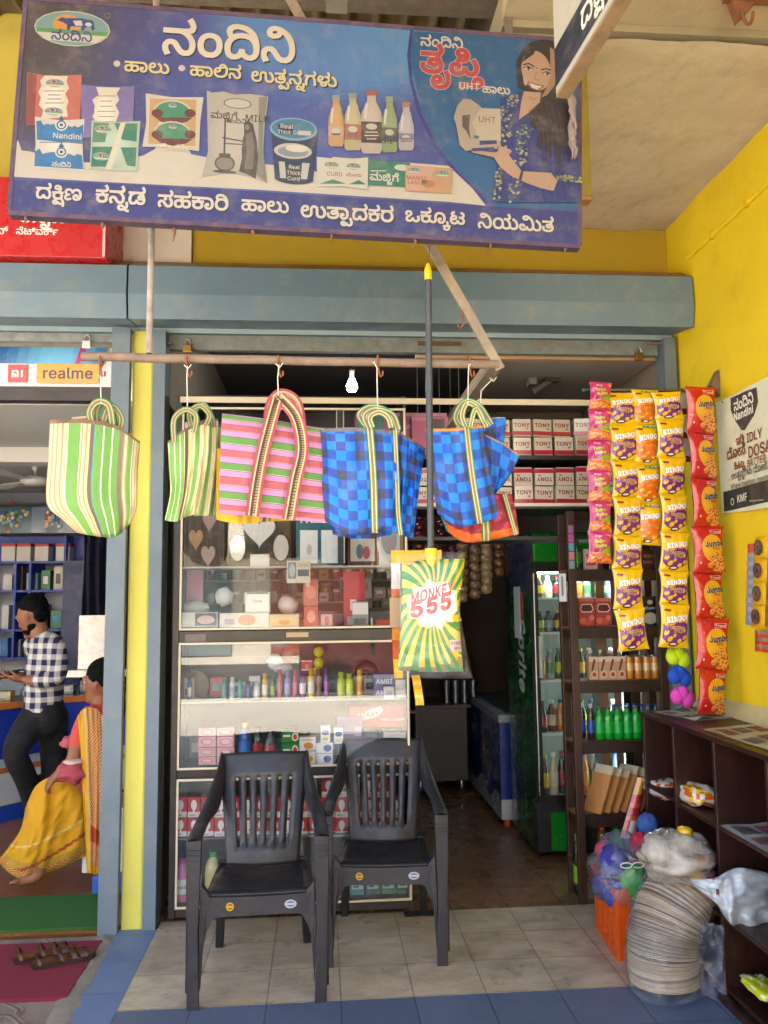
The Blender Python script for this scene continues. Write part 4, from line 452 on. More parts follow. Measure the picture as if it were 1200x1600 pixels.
# ------------------------------------------------------------------ setting
XL, XR, YF, YS, ZC = -.86, 2.04, 3.56, 4.48, 3.8       # shop left, right wall face, tile line, threshold, ceiling
def tilemat(name, size, c1, c2, grout, x0, y0, rough=.35, vein=None, gw=.004, var=.25, size2=None):
    m = bpy.data.materials.new(name); m.use_nodes = True; n = m.node_tree.nodes; l = m.node_tree.links; b = n['Principled BSDF']
    tc = n.new('ShaderNodeTexCoord'); mp = n.new('ShaderNodeMapping'); mp.inputs['Location'].default_value = (-x0, -y0, 0); l.new(tc.outputs['Object'], mp.inputs[0])
    bk = n.new('ShaderNodeTexBrick'); bk.offset = 0; l.new(mp.outputs[0], bk.inputs['Vector'])
    for k, v in (('Color1', hx(c1)), ('Color2', hx(c2)), ('Mortar', hx(grout)), ('Scale', 1), ('Mortar Size', gw), ('Mortar Smooth', .3), ('Bias', 0), ('Brick Width', size), ('Row Height', size2 or size)): bk.inputs[k].default_value = v
    out = bk.outputs[0]
    def noi(sc, st, det=6, r=.65):
        m2 = n.new('ShaderNodeMapping'); m2.inputs['Scale'].default_value = st; m2.inputs['Rotation'].default_value = (0, 0, .5); l.new(tc.outputs['Object'], m2.inputs[0])
        t = n.new('ShaderNodeTexNoise'); l.new(m2.outputs[0], t.inputs['Vector']); t.inputs['Scale'].default_value = sc; t.inputs['Detail'].default_value = det; t.inputs['Roughness'].default_value = r; return t.outputs['Fac']
    def rng(s, a, b_, c, d):
        t = n.new('ShaderNodeMapRange'); l.new(s, t.inputs[0])
        for i, x in enumerate((a, b_, c, d)): t.inputs[i+1].default_value = x
        return t.outputs[0]
    if vein:
        mx = n.new('ShaderNodeMix'); mx.data_type = 'RGBA'; l.new(rng(noi(6, (1, 2, 1), 9, .75), .42, .7, 0, .6), mx.inputs[0]); l.new(out, mx.inputs[6]); mx.inputs[7].default_value = hx(vein); out = mx.outputs[2]
    mu = n.new('ShaderNodeMix'); mu.data_type = 'RGBA'; mu.blend_type = 'MULTIPLY'; mu.inputs[0].default_value = 1; l.new(out, mu.inputs[6]); l.new(rng(noi(2.2, (1, 1, 1)), .25, .75, 1-var, 1+var*.5), mu.inputs[7])
    l.new(mu.outputs[2], b.inputs['Base Color']); l.new(rng(noi(5, (1, 1, 1)), .3, .7, rough-.1, rough+.22), b.inputs['Roughness'])
    bp = n.new('ShaderNodeBump'); bp.inputs['Strength'].default_value = .25; bp.inputs['Distance'].default_value = .004; bp.invert = True; l.new(bk.outputs['Fac'], bp.inputs['Height']); l.new(bp.outputs[0], b.inputs['Normal'])
    return m
TX, TY = -.227, 3.563
WOOD = M('dark_wood_veneer', .4, var=.35, vs=6, dirt=.35, dcol='#4b2b20', ds=5, stretch=(6, 6, .7), bump=.08, bs=60)
def struct(name, mb, mat): o = mb.build(name, mat); o['kind'] = 'structure'; return o
def sheet(name, x0, x1, y0, y1, z, mat, col='#808080'):
    b = MB(); b.poly([(x0, y0, z), (x1, y0, z), (x1, y1, z), (x0, y1, z)], col); return struct(name, b, mat)
sheet('street', -300, 300, -300, 300, -.05, M('dusty_concrete', .95, var=.2, vs=.6, bump=.3, bs=40, dirt=.35, dcol='#8a7a63', ds=1.5), '#d0c6b4')
b = MB(); b.box(-.83, XR, 2.2, YF, -.05, 0, '#6a7a9a'); struct('tiled_kerb', b, tilemat('blue_tiles', .305, '#566179', '#5f6a82', '#3c4250', TX, TY, .4, gw=.003, var=.22))
b = MB(); b.box(-.83, XR, YF, YS, -.05, .001, '#b0a090'); struct('veranda_floor', b, tilemat('beige_tiles', .305, '#c9b59c', '#bba68d', '#85745f', TX, TY, .3, '#75664f', .003, .3))
b = MB(); b.prism([(-1.03, 4.40, .002), (-.83, 4.38, .002), (-.83, 2.2, .002), (-.95, 2.2, .002)], (0, 0, -.05), '#6a7a9a'); struct('veranda_kerb', b, tilemat('blue_kerb_tiles', .4, '#66789a', '#6d7fa0', '#50586a', -1.03, 3.563+.15, .45, gw=.003, var=.22, size2=.305))
# broken cement edge between the pavement and the blue tiles
b = MB()
def fe(u, v):
    y = lerp(4.40, 2.2, v); x = lerp(-1.12, -.96 if v > .05 else -1.02, u)+.02*nz(u*3, v*26)+lerp(0, .06, v)
    return V((x, y, -.008+.012*math.sin(math.pi*min(1, u*1.1))+.006*nz(u*9, v*70)))
b.grid(fe, 8, 60, '#8d8272'); struct('pavement_edge', b, MAT['concrete'])
# pavement of curved interlocking blocks
pm = M('paving_blocks', .9, var=.3, vs=7, bump=.3, bs=120, dirt=.4, dcol='#6b5a4a', ds=6)
b = MB(); b.poly([(-4, 1.5, -.012), (-1.03, 1.5, -.012), (-1.03, 4.36, -.012), (-4, 4.36, -.012)], '#8a7768'); struct('pavement', b, pm)
b = MB()
for j in range(-1, 7):
    for i in range(12):
        for c, wdt, dz in (('#9c8f7e', .03, .002), ('#7d564c', .014, .003)):
            pts = [V((-4+i*.3+.15*(j % 2)+.07*math.sin(t*6.28), 2.3+j*.3+t*.3+(0 if c[1] == 'b' else .035), -.012+dz)) for t in [k/12 for k in range(13)]]
            b.ribbon(pts, V((wdt, wdt*.4, 0)), .003, [(1, c)])
            pts = [V((-4+i*.3+t*.3, 2.3+j*.3+.06*math.sin(t*6.28+1.2)+(0 if c[1] == 'b' else .035), -.012+dz+.0015)) for t in [k/12 for k in range(13)]]
            b.ribbon(pts, V((wdt*.3, wdt, 0)), .003, [(1, c)])
b.v = [V((max(-4, min(-1.04, p.x)), min(4.34, p.y), p.z)) for p in b.v]
struct('paving_pattern', b, pm)
b = MB(); b.box(XL, XR, YS, 9, -.05, 0, '#6b4a33'); struct('shop_floor', b, tilemat('brown_tiles', .305, '#8c6648', '#7a583e', '#4a3828', TX, YS, .22, '#4a3222', .003, .3))
b = MB(); b.box(-5, -1.03, 4.37, 9, -.05, 0, '#a06a40'); struct('phone_shop_floor', b, tilemat('wood_plank_floor', 1.2, '#a3673a', '#935a32', '#5c3820', -5, 4.37, .3, '#7a4727', .002, .2, size2=.15))
# ---- walls, ceilings, pillar
def wall(name, mb, mat, label, cat='wall', bev=0): return tag(mb.build(name, mat, bev=bev), label, cat)
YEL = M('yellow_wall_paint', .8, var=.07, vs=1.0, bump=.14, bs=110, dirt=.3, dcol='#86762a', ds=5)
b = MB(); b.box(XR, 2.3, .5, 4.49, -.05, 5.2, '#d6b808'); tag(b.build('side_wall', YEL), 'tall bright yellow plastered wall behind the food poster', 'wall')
cr = thing('wall_conduit', (XR, 4.1, 3.51), 'thin yellow painted pipe running high along the side wall', 'pipe')
b = MB(); b.tube([V((XR-.004, y, 3.512+.006*nz(y*5))) for y in [1+.1*k for k in range(33)]], .013, '#dcbc04')
b.build('pipe', YEL, cr); b = MB()
for y in (3.9, 3.55, 3.2, 2.6): b.box(XR-.02, XR+.01, y, y+.02, 3.49, 3.535, '#c8a808')
b.build('clip', YEL, cr)
b = MB(); b.grid(lambda u, v: V((lerp(2.038, 1.985, min(1, 2-2*v) if v > .5 else 1) if v > 0 else 2.038, lerp(4.3, 2.4, u), lerp(1.0, 1.13, v)+.012*nz(u*14, v*2))), 40, 4, '#b9a777'); tag(b.build('wall_ledge', MAT['concrete']), 'rough grimy plaster ledge along the foot of the yellow wall', 'ledge')
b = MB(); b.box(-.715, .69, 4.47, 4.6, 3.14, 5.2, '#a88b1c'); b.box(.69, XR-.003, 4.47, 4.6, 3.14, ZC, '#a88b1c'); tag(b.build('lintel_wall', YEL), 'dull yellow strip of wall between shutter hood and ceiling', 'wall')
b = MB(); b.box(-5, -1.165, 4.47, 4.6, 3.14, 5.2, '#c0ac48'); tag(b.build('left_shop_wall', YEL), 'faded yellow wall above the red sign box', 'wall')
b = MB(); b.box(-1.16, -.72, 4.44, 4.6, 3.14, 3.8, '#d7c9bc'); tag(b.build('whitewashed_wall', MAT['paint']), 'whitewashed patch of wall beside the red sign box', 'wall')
b = MB(); b.grid(lambda u, v: V((lerp(.7, XR+.1, u), lerp(2.86, 4.5, v), ZC+.012*nz(u*6, v*6)+.004*nz(u*25, v*25))), 50, 50, '#c0b29a')
b.box(.7, XR+.1, 2.86, 4.5, ZC+.03, ZC+.18, '#94886f'); b.box(.7, XR, 2.5, 2.858, 3.86, 4.1, '#a8987c')
tag(b.build('concrete_slab', M('ceiling_plaster', .95, var=.12, vs=2.5, bump=.35, bs=18, dirt=.5, dcol='#6e5f49', ds=3.5)), 'stained rough concrete ceiling slab over the veranda', 'ceiling')
# corrugated roof on purlins
def cor(u, v):
    x = lerp(-6, 3.2, u); y = lerp(4.75, .7, v); f = (x*6) % 1; h = .035*smooth(min(f, 1-f)*5)
    return V((x, y, lerp(5.02, 4.21, v)+h+.006*nz(x, y*2)))
cr = thing('corrugated_roof', (0, 3.5, 4.8), 'grimy brown corrugated sheet roof over the signboard', 'roof')
b = MB(); b.grid(cor, 560, 12, '#6e6152'); b.build('roof_sheet', M('rusty_sheet', .7, .2, var=.35, vs=4, dirt=.7, dcol='#3d2f22', ds=6, stretch=(1, .25, 1)), cr)
for y in (3.95, 2.35, .9):
    z = lerp(5.02, 3.55, (4.75-y)/7.35)-.05; b = MB(); b.box(-6, 3.2, y-.03, y+.03, z-.09, z, '#6f675c'); b.build('purlin', MAT['rust'], cr)
b = MB(); b.box(.03, .13, 2.9, 3.6, 4.42, 4.5, '#8c887d'); b.build('rafter', MAT['steel'], cr)
# yellow plank standing behind the right end of the signboard
p0, p1 = aY(905, 60, 2.98), aY(925, 305, 2.98)
b = MB(); b.box(p0.x-.25, p1.x, 2.98, 3.03, p1.z, p1.z+.62, '#8c7a18'); b.box(p0.x-.25, p1.x+.002, 2.978, 3.032, p1.z-.02, p1.z, '#a0703a'); tag(b.build('painted_plank', MAT['steel'], bev=.004), 'olive yellow board hanging behind the signboard end', 'board')
q = aY(1160, 0, 2.7)
b = MB(); b.box(q.x-.08, q.x+.25, 2.66, 2.70, q.z-.02, q.z+.05, '#7a4b33'); b.prism([(q.x-.06, 2.68, q.z), (q.x+.06, 2.68, q.z), (q.x-.03, 2.68, q.z-.1)], (0, .03, 0), '#7a4b33'); b.tube([(q.x+.02*math.cos(t), 2.67, q.z-.07+.05*math.sin(t)) for t in [math.pi+k*math.pi/8 for k in range(9)]], .006, '#7a4b33')
tag(b.build('rusty_bracket', MAT['rust']), 'rusty iron bracket hanging from the ceiling edge', 'bracket')
b = MB(); b.box(-1.015, -.905, 4.39, 4.62, -.02, 3.12, '#dcd464'); tag(b.build('shop_pillar', M('pale_yellow_paint', .8, var=.06, vs=2, bump=.1, bs=90, dirt=.14, dcol='#8a8a50', ds=8), bev=.012), 'pale yellow painted pillar between the two shops', 'pillar')
# ---- rolling shutters
def hood(b, x0, x1, col='#627886'):
    pf = [(4.40, 3.47), (4.28, 3.462), (4.15, 3.385), (4.142, 3.23), (4.165, 3.105), (4.43, 3.147), (4.43, 3.12), (4.46, 3.12), (4.46, 3.47)]
    a = [V((x0, y, z)) for y, z in pf]; c = [V((x1, y, z)) for y, z in pf]; n = len(pf); cols = []
    nx = 24
    for i in range(n):
        cc = '#8a6642' if i in (0, 1) else ('#9fb2b8' if i == 5 else col)
        def fn(u, v, i=i):
            p = lerp(V((x0, *pf[i])), V((x0, *pf[(i+1) % n])), v); p.x = lerp(x0, x1, u)
            if i in (2, 3, 4): p.y += .004*nz(p.x*2.2, p.z*3)
            return p
        b.grid(fn, nx, 1, cc, smo=False)
    b.poly(a, col); b.poly(c[::-1], col)
HOOD = M('blue_grey_enamel', .45, var=.12, vs=2.2, dirt=.55, dcol='#8f8d80', ds=9, bump=.03, bs=60)
sh1 = thing('rolling_shutter', (0, 4.45, 0), 'blue grey roller shutter box above the grocery opening', 'shutter')
b = MB(); hood(b, -.99, 2.03); b.build('hood', HOOD, sh1)
b = MB(); b.box(-.835, 1.95, 4.455, 4.5, 3.035, 3.118, '#7d8480'); b.box(.55, .8, 4.45, 4.456, 3.075, 3.1, '#5b4a3c'); b.build('bottom_bar', MAT['rust'], sh1)
for x0, x1 in ((-.903, -.838), (1.955, 2.02)):
    b = MB(); b.box(x0, x1, 4.37, 4.385, -.02, 3.115, '#687783'); b.box(x0, x0+.012, 4.386, 4.5, 0, 3.115, '#5d6973'); b.box(x1-.012, x1, 4.386, 4.5, 0, 3.115, '#5d6973'); b.build('guide_channel', HOOD, sh1)
sh2 = thing('rolling_shutter', (-2, 4.45, 0), 'blue grey roller shutter box above the phone shop opening', 'shutter')
b = MB(); hood(b, -5, -1.0, '#657b88'); b.build('hood', HOOD, sh2)
b = MB(); b.box(-5, -1.115, 4.455, 4.5, 3.07, 3.118, '#8d9494'); b.build('bottom_bar', MAT['rust'], sh2)
b = MB(); b.box(-1.115, -1.02, 4.34, 4.355, -.02, 3.115, '#687783'); b.box(-1.115, -1.103, 4.356, 4.5, 0, 3.115, '#5d6973'); b.box(-1.032, -1.02, 4.356, 4.388, 0, 3.115, '#5d6973'); b.build('guide_channel', HOOD, sh2)
def padlock(px, py, yy, label, body, sc=1.):
    c = aY(px, py, yy); t = thing('padlock', c, label, 'padlock')
    b = MB(); b.box(c.x-.024*sc, c.x+.024*sc, yy-.012, yy+.012, c.z-.06*sc, c.z-.012*sc, body); b.build('lock_body', MAT['metal'], t, bev=.005)
    b = MB(); b.tube([c+V((.017*sc*math.cos(k*math.pi/8), 0, -.012*sc+.03*sc*math.sin(k*math.pi/8)+(0))) for k in range(9)], .0045*sc, '#b9b5ab'); b.build('shackle', MAT['metal'], t)
padlock(293, 535, 4.43, 'brass padlock hanging above the left end of the bag rail', '#a8803c')
padlock(998, 548, 4.44, 'brass padlock on the shutter bar at the right post', '#8a6a3a')
padlock(136, 528, 4.43, 'steel padlock on the phone shop shutter', '#c9c9c6')
for px in (250, 1020): 
    c = aY(px, 536, 4.42); b = MB(); b.box(c.x-.03, c.x+.07, 4.415, 4.43, c.z-.008, c.z+.008, '#75695c'); tag(b.build('sliding_bolt', MAT['rust'], bev=.003), 'rusty bolt at the %s end of the grocery shutter bar' % ('left' if px < 600 else 'right'), 'bolt')
# ---- shop interior shell
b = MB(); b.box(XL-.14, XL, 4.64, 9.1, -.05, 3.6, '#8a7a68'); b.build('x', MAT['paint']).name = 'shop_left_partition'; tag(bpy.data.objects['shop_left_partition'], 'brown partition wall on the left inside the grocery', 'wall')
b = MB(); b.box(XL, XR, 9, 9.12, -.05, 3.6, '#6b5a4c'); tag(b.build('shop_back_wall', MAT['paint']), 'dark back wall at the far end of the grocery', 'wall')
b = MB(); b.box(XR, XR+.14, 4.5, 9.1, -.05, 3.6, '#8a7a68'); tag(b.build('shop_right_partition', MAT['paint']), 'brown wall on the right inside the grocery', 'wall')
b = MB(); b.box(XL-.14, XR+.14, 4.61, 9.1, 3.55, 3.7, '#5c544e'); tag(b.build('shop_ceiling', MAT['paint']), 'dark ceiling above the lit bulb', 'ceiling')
lf = thing('plywood_loft', (1.5, 5.2, 3.05), 'pale plywood loft underside with wooden edge beams', 'loft')
b = MB(); b.box(1.03, XR-.01, 4.62, 6.2, 3.07, 3.09, '#b3aaa2'); b.build('plywood', MAT['paint'], lf)
b = MB(); b.bar((1.03, 4.6, 3.055), (1.03, 6.2, 3.055), .05, .06, '#a98a6a'); b.bar((.55, 4.56, 3.045), (XR-.07, 4.56, 3.045), .035, .05, '#c09c78'); b.bar((1.06, 6.1, 3.05), (XR-.02, 6.1, 3.05), .05, .05, '#8d7a68'); b.build('edge_beam', MAT['matte'], lf)
c = aY(838, 595, 5.1); b = MB(); b.box(c.x-.06, c.x-.01, 5.05, 5.12, 3.02, 3.065, '#8a8a88'); b.bar((c.x-.02, 5.08, 2.98), (c.x+.1, 5.1, 3.06), .03, .03, '#6d675f'); b.box(c.x+.05, c.x+.15, 5.06, 5.12, 3.045, 3.066, '#4d4844'); b.build('bracket', MAT['steel'], lf)
b = MB(); b.box(-7, 4, 4.62, 9.6, 3.72, 6, '#b0a890'); tag(b.build('added_sun_block', MAT['concrete']), 'plain upper storey over both shops, above the roof sheet', 'building')  # unseen mass, added so no sun slips in beneath the roof sheet
b = MB(); b.box(.43, .66, 4.405, 4.47, .0015, .006, '#17140f'); tag(b.build('drain_slot', MAT['rust']), 'dark drain slot at the doorway threshold', 'drain')
sheet('road', -300, 300, -13, -5.6, -.044, M('asphalt', .9, var=.25, vs=3, dirt=.4, dcol='#8a7d6a'), '#4a4845')
pc = thing('parked_car', (1.5, -7, -.044), 'dark red hatchback parked across the road behind the viewer', 'car')
b = MB(); b.prism([(-.4, -7.6, .25), (3.4, -7.6, .25), (3.4, -7.6, .8), (2.6, -7.6, .9), (2.0, -7.6, 1.4), (.5, -7.6, 1.42), (-.1, -7.6, .95), (-.4, -7.6, .85)], (0, 1.5, 0), '#5a1418'); b.build('body', MAT['gloss'], pc, bev=.05)
for x in (.3, 2.7): b = MB(); b.lathe([(.28, 0), (.3, .03), (.3, .17), (.28, .2)], (x, -6.3, .27), '#17171a', 18, ax=(0, 1, 0)); b.build('wheel', MAT['matte'], pc)
b = MB(); b.prism([(.1, -6.09, .97), (2.35, -6.09, .97), (1.9, -6.09, 1.33), (.55, -6.09, 1.35)], (0, -.01, 0), '#1a2226'); b.build('window', MAT['gloss'], pc)
# ---- pale buildings across the street (they light the veranda and show in the glass)
fb = thing('opposite_building', (0, -16, 0), 'long cream building across the street behind the viewer', 'building')
b = MB(); b.box(-30, 30, -20, -16, -.05, 7.5, '#d8cfbd'); b.build('wall', MAT['paint'], fb)
for k in range(-6, 7):
    b = MB(); b.box(k*4.2-.9, k*4.2+.9, -15.99, -15.9, 4.3, 6.0, '#4a5258'); b.build('window', MAT['gloss'], fb)
    b = MB(); b.box(k*4.2-1.5, k*4.2+1.5, -15.99, -15.9, 0, 2.6, '#7d8c8f' if k % 2 else '#9a5a46'); b.build('shop_door', MAT['steel'], fb)
b = MB(); b.box(-30, 30, -16, -14.8, 3.0, 3.15, '#c2b8a4'); b.build('awning', MAT['concrete'], fb)
# ------------------------------------------------------------------ the big signboard
SY = 2.8
O_ = aY(15, 335, SY); U_ = (aY(905, 387, SY)-O_).normalized(); W_ = V((-U_.z, 0, U_.x)); N_ = V((0, -1, 0))
SW, SH = (aY(905, 387, SY)-O_).length, .805
def S(px, py): p = aY(px, py, SY)-O_; return (p.dot(U_), p.dot(W_))
def SP(s): v = [float(x) for x in s.replace(',', ' ').split()]; return [S(v[i], v[i+1]) for i in range(0, len(v), 2)]
sg = thing('signboard', O_, 'large blue dairy signboard with milk packets and a smiling woman', 'signboard')
def bgcol(u, v):
    a, b_ = u*SW, v*SH
    c = V((.030, .042, .22)); c = c.lerp(V((.10, .36, .62)), smooth(1.25-((a-1.15)/.5)**2-((b_-.78)/.3)**2)*.75)
    c = c.lerp(V((.045, .10, .36)), smooth(1-abs(a-1.0)/.6)*.5); c = c.lerp(V((.045, .026, .016)), smooth(1.2-a/.46)*smooth((b_-.15)*5))
    c = c.lerp(V((.11, .11, .16)), .28)*.66; return (*(c*(1+.07*nz(int(a*110)*3.1))), 1)
b = MB(); b.grid(lambda u, v: O_+U_*(u*SW)+W_*(v*SH)+N_*.012, 220, 40, bgcol, smo=False); b.build('printed_sheet', MAT['banner'], sg)
b = MB(); fm = flatmap(O_, U_, W_, N_); 
for x0, x1, y0, y1 in ((0, SW, -.008, .008), (0, SW, SH-.008, SH+.008), (-.006, .01, .0085, SH-.0085), (SW-.01, SW+.006, .0085, SH-.0085)): b.prism([fm(x0, y0, .0145), fm(x1, y0, .0145), fm(x1, y1, .0145), fm(x0, y1, .0145)], (0, .04, 0), '#4a3a50')
b.build('frame', MAT['rust'], sg)
a = Art()
a.poly(SP('640 52 900 68 905 330 780 325 735 290 690 240 655 160 640 100'), '#1d5f92'); a.line(SP('643 50 638 90 642 130 655 180 680 232 715 275 760 320'), .012, '#2a2f86')
a.poly(SP('21 279 23 232 30 222 36 238 50 240 90 252 150 258 225 246 243 236 247 222 262 215 290 226 300 244 340 252 440 262 500 272 520 248 700 262 738 298 758 324 700 318 400 299 200 289'), '#d9cdb8')
a.poly(SP('16 284 200 291 400 302 700 321 905 334 905 386 15 335'), '#2c2f7c')
def word(s, x0, x1, y, col, bold=.045, dx=0, **k):
    p, q = S(x0, y), S(x1, y); a.text(s, p[0]+dx, p[1]+k.pop('dy', 0), .1, col, bold, wfit=abs(q[0]-p[0]) if 'h' not in k else None, **{k_: v for k_, v in k.items() if k_ != 'h'})
def ptext(s, x0, x1, y, col, bold=.05, out=None, shadow=None):
    p, q = S(x0, y), S(x1, y); w_ = q[0]-p[0]; h = w_/layout(s, bold)[1]
    if shadow: a.text(s, p[0]+.005, p[1]-.005, h, shadow, bold, )
    if out: a.text(s, p[0], p[1], h, out, bold+.035)
    a.text(s, p[0], p[1], h, col, bold)
CRM = '#e6d8c2'
ptext('ನಂದಿನಿ', 253, 463, 86, CRM, .06, shadow='#10122e')
for px, py in ((184, 103), (285, 110)): a.ell(*S(px, py), .012, .012, '#d8c4bc')
ptext('ಹಾಲು', 195, 266, 114, '#e8d79a', .06, shadow='#14142c'); ptext('ಹಾಲಿನ', 297, 378, 121, '#e8d79a', .06, shadow='#14142c'); ptext('ಉತ್ಪನ್ನಗಳು', 392, 527, 130, '#e8d79a', .06, shadow='#14142c')
for t, x0, x1, y in (('ದಕ್ಷಿಣ', 57, 130, 312), ('ಕನ್ನಡ', 150, 229, 318), ('ಸಹಕಾರಿ', 247, 358, 325), ('ಹಾಲು', 377, 452, 331), ('ಉತ್ಪಾದಕರ', 469, 615, 341), ('ಒಕ್ಕೂಟ', 632, 726, 348), ('ನಿಯಮಿತ', 745, 864, 358)): ptext(t, x0, x1, y, CRM, .065, shadow='#15153a')
ptext('ನಂದಿನಿ', 656, 723, 75, CRM, .05); ptext('ತೃಪ್ತಿ', 655, 752, 116, '#c63f47', .075, out=CRM); ptext('UHT', 715, 749, 143, CRM, .05); ptext('ಹಾಲು', 752, 796, 148, CRM, .05)
# round cow emblem
def emblem(px, py, k=1., txt=True):
    x, y = S(px, py); e = lambda *q: a.ell(x+q[0]*k, y+q[1]*k, q[2]*k, q[3]*k, q[4])
    e(0, 0, .133, .068, '#cfc9b4'); e(0, 0, .129, .064, '#7fa3a0'); e(-.02, .012, .05, .042, '#d99a4e')
    a.poly([(x+c*k, y+d*k) for c, d in ((-.125, -.005), (.125, -.005), (.123, -.02), (-.123, -.02))], '#5f9a58'); a.poly([(x+c*k, y+d*k) for c, d in ((-.122, -.021), (.122, -.021), (.085, -.05), (-.085, -.05))], '#d3cfc0')
    a.poly([(x+c*k, y+d*k) for c, d in ((-.055, .028), (-.04, .04), (-.02, .038), (.03, .042), (.07, .036), (.078, .005), (.07, -.004), (.064, .012), (.045, .008), (.04, -.006), (.032, -.006), (.03, .01), (-.005, .008), (-.01, -.006), (-.018, -.006), (-.02, .014), (-.035, .022))], '#24357e')
    a.poly([(x+c*k, y+d*k) for c, d in ((.0, .03), (.03, .034), (.035, .014), (.01, .012))], '#d6d4cc'); a.ell(x+.055*k, y+.02*k, .012*k, .008*k, '#d6d4cc')
    if txt: a.text('ನಂದಿನಿ', x, y-.046*k, .052*k, '#27307a', .05, al='c')
emblem(115, 49); a.ell(*S(170, 29), .011, .011, '#8a7f84'); a.ell(*S(170, 29), .008, .008, '#3a3040'); a.text('R', *S(168, 32), .012, '#8a7f84', .03)
def bits(x0, y0, x1, y1, n, col, hh=.0035, sd=1):           # rows of fine print
    rd = random.Random(sd)
    for k in range(n):
        y = lerp(y0, y1, (k+.5)/n); l = rd.uniform(0, .25)*(x1-x0); a.line([S(x0+l, y), S(x1-l, y)], hh, col)
# milk pouches
def pouch(pts, col):
    p = SP(pts); a.poly(p, col)
    if len(p) > 7:
        cx, x0, x1, y0, y1 = sum(q[0] for q in p)/len(p), min(q[0] for q in p), max(q[0] for q in p), min(q[1] for q in p), max(q[1] for q in p)
        for t_, k_ in ((.86, 1.06), (.70, 1.13), (.5, 1.2)): a.ell((x0+x1)/2-.02*(x1-x0), (y0+y1)/2, (x1-x0)*.5*t_*.9, (y1-y0)*.5*t_*.9, sh(col, k_), 16)
pouch('45 117 78 123 130 121 127 190 100 194 43 200', '#c96a5c'); pouch('46 118 60 121 56 198 43 200', '#99463a')
pouch('72 122 108 123 106 132 110 142 104 150 109 162 106 172 108 186 66 190 70 176 63 168 66 156 62 148 67 138 65 130', CRM)
emblem(88, 134, .24, False); emblem(86, 178, .24, False); bits(70, 143, 104, 168, 4, '#8d8593')
pouch('128 136 168 140 212 139 208 216 180 212 130 220', '#8170a6'); pouch('152 140 190 141 184 150 188 160 182 168 188 180 182 196 184 214 150 212 154 198 146 186 152 174 146 160 156 152', CRM); bits(152, 150, 184, 206, 7, '#9a90a4')
pouch('57 186 95 192 134 190 131 232 133 272 95 268 54 267 58 230', '#d8d2c4'); pouch('59 193 66 192 70 199 78 197 88 206 110 207 118 200 124 203 132 198 132 229 60 222', '#2c76ad'); pouch('57 240 64 236 70 246 80 244 92 254 110 254 122 244 130 246 132 268 56 263', '#2c76ad')
for y in (199, 241): a.ell(*S(98, y), .022, .022, '#e6e2d6'); a.ell(*S(98, y), .017, .017, '#2f5d86'); a.ell(*S(98, y), .012, .012, '#e6e2d6'); a.ell(*S(98, y), .006, .006, '#2f5d86'); a.poly(SP('93 %d 103 %d 98 %d' % (y-7, y-7, y-15)), '#2f5d86')
a.text('Nandini', *S(84, 219), .027, CRM, .05); a.text('ನಂದಿನಿ', *S(83, 263), .024, CRM, .06); bits(62, 224, 130, 228, 1, '#5a6e8a')
pouch('145 192 180 195 221 193 218 232 216 272 180 270 142 268 144 230', '#b9c9b0'); pouch('148 195 172 196 166 226 146 226', '#5f8f6a'); pouch('180 196 216 197 215 225 192 222', '#2f8264'); pouch('146 233 180 233 172 264 144 264', '#2d7a5e'); pouch('190 234 215 234 213 264 200 262', '#2f8264'); pouch('190 196 198 196 176 268 166 268', CRM); emblem(163, 206, .22, False); emblem(160, 248, .22, False)
pouch('229 150 270 156 319 156 314 195 312 240 270 234 224 233 230 195', '#d9cdbb'); pouch('236 158 308 160 306 232 233 228', '#cfa469')
for y, t in ((180, 'CURD'), (213, 'ಮೊಸರು')):
    a.ell(*S(271, y), .068, .048, '#d8c9b0'); a.ell(*S(271, y), .062, .042, '#41926c'); a.ell(*S(247, y+1), .02, .016, '#6d3325'); a.ell(*S(298, y+1), .02, .016, '#6d3325'); pouch('243 %d 302 %d 292 %d 271 %d 252 %d' % (y+7, y+8, y+15, y+19, y+14), '#6d3325'); a.text(t, S(271, y)[0], S(0, y+4)[1]-.01, .034 if t == 'CURD' else .03, '#e8dcc0', .06, al='c'); emblem(271, y-11, .12, False)
pouch('324 145 332 149 350 147 366 152 390 151 420 155 414 200 412 240 418 290 395 280 360 273 316 280 326 240', '#b9b1a2'); pouch('405 156 419 155 412 200 412 240 418 290 400 276 404 230', '#8c8678')
a.ell(*S(372, 166), .05, .02, '#5d564d'); a.ell(*S(372, 166), .046, .017, '#c9c2b3'); a.text('ನಂದಿನಿ', S(372, 166)[0], S(0, 170)[1]-.004, .024, '#4b443c', .05, al='c'); a.text('ಮಜ್ಜಿಗೆ', *S(330, 188), .036, '#3d3730', .05); a.text('MILK', *S(383, 193), .034, '#3d3730', .04)
a.line(SP('353 188 351 250'), .006, '#3d3730'); a.line(SP('348 219 388 226'), .005, '#4a433a'); a.line(SP('350 228 386 230'), .004, '#4a433a')
a.ell(*S(352, 259), .036, .03, '#5b5347'); a.ell(*S(352, 259), .03, .024, '#8f8778'); a.rect(S(343, 250)[0], S(343, 250)[1], S(361, 244)[0], S(361, 244)[1], '#5b5347'); a.ell(*S(352, 272), .042, .006, '#4a433a')
pouch('382 196 388 192 396 198 402 225 404 250 400 283 385 275 374 272 380 245 384 230 382 212', '#4f483d'); pouch('384 214 394 210 398 232 396 268 382 268 386 240', '#7d7464'); a.ell(*S(387, 203), .008, .011, '#8f8474')
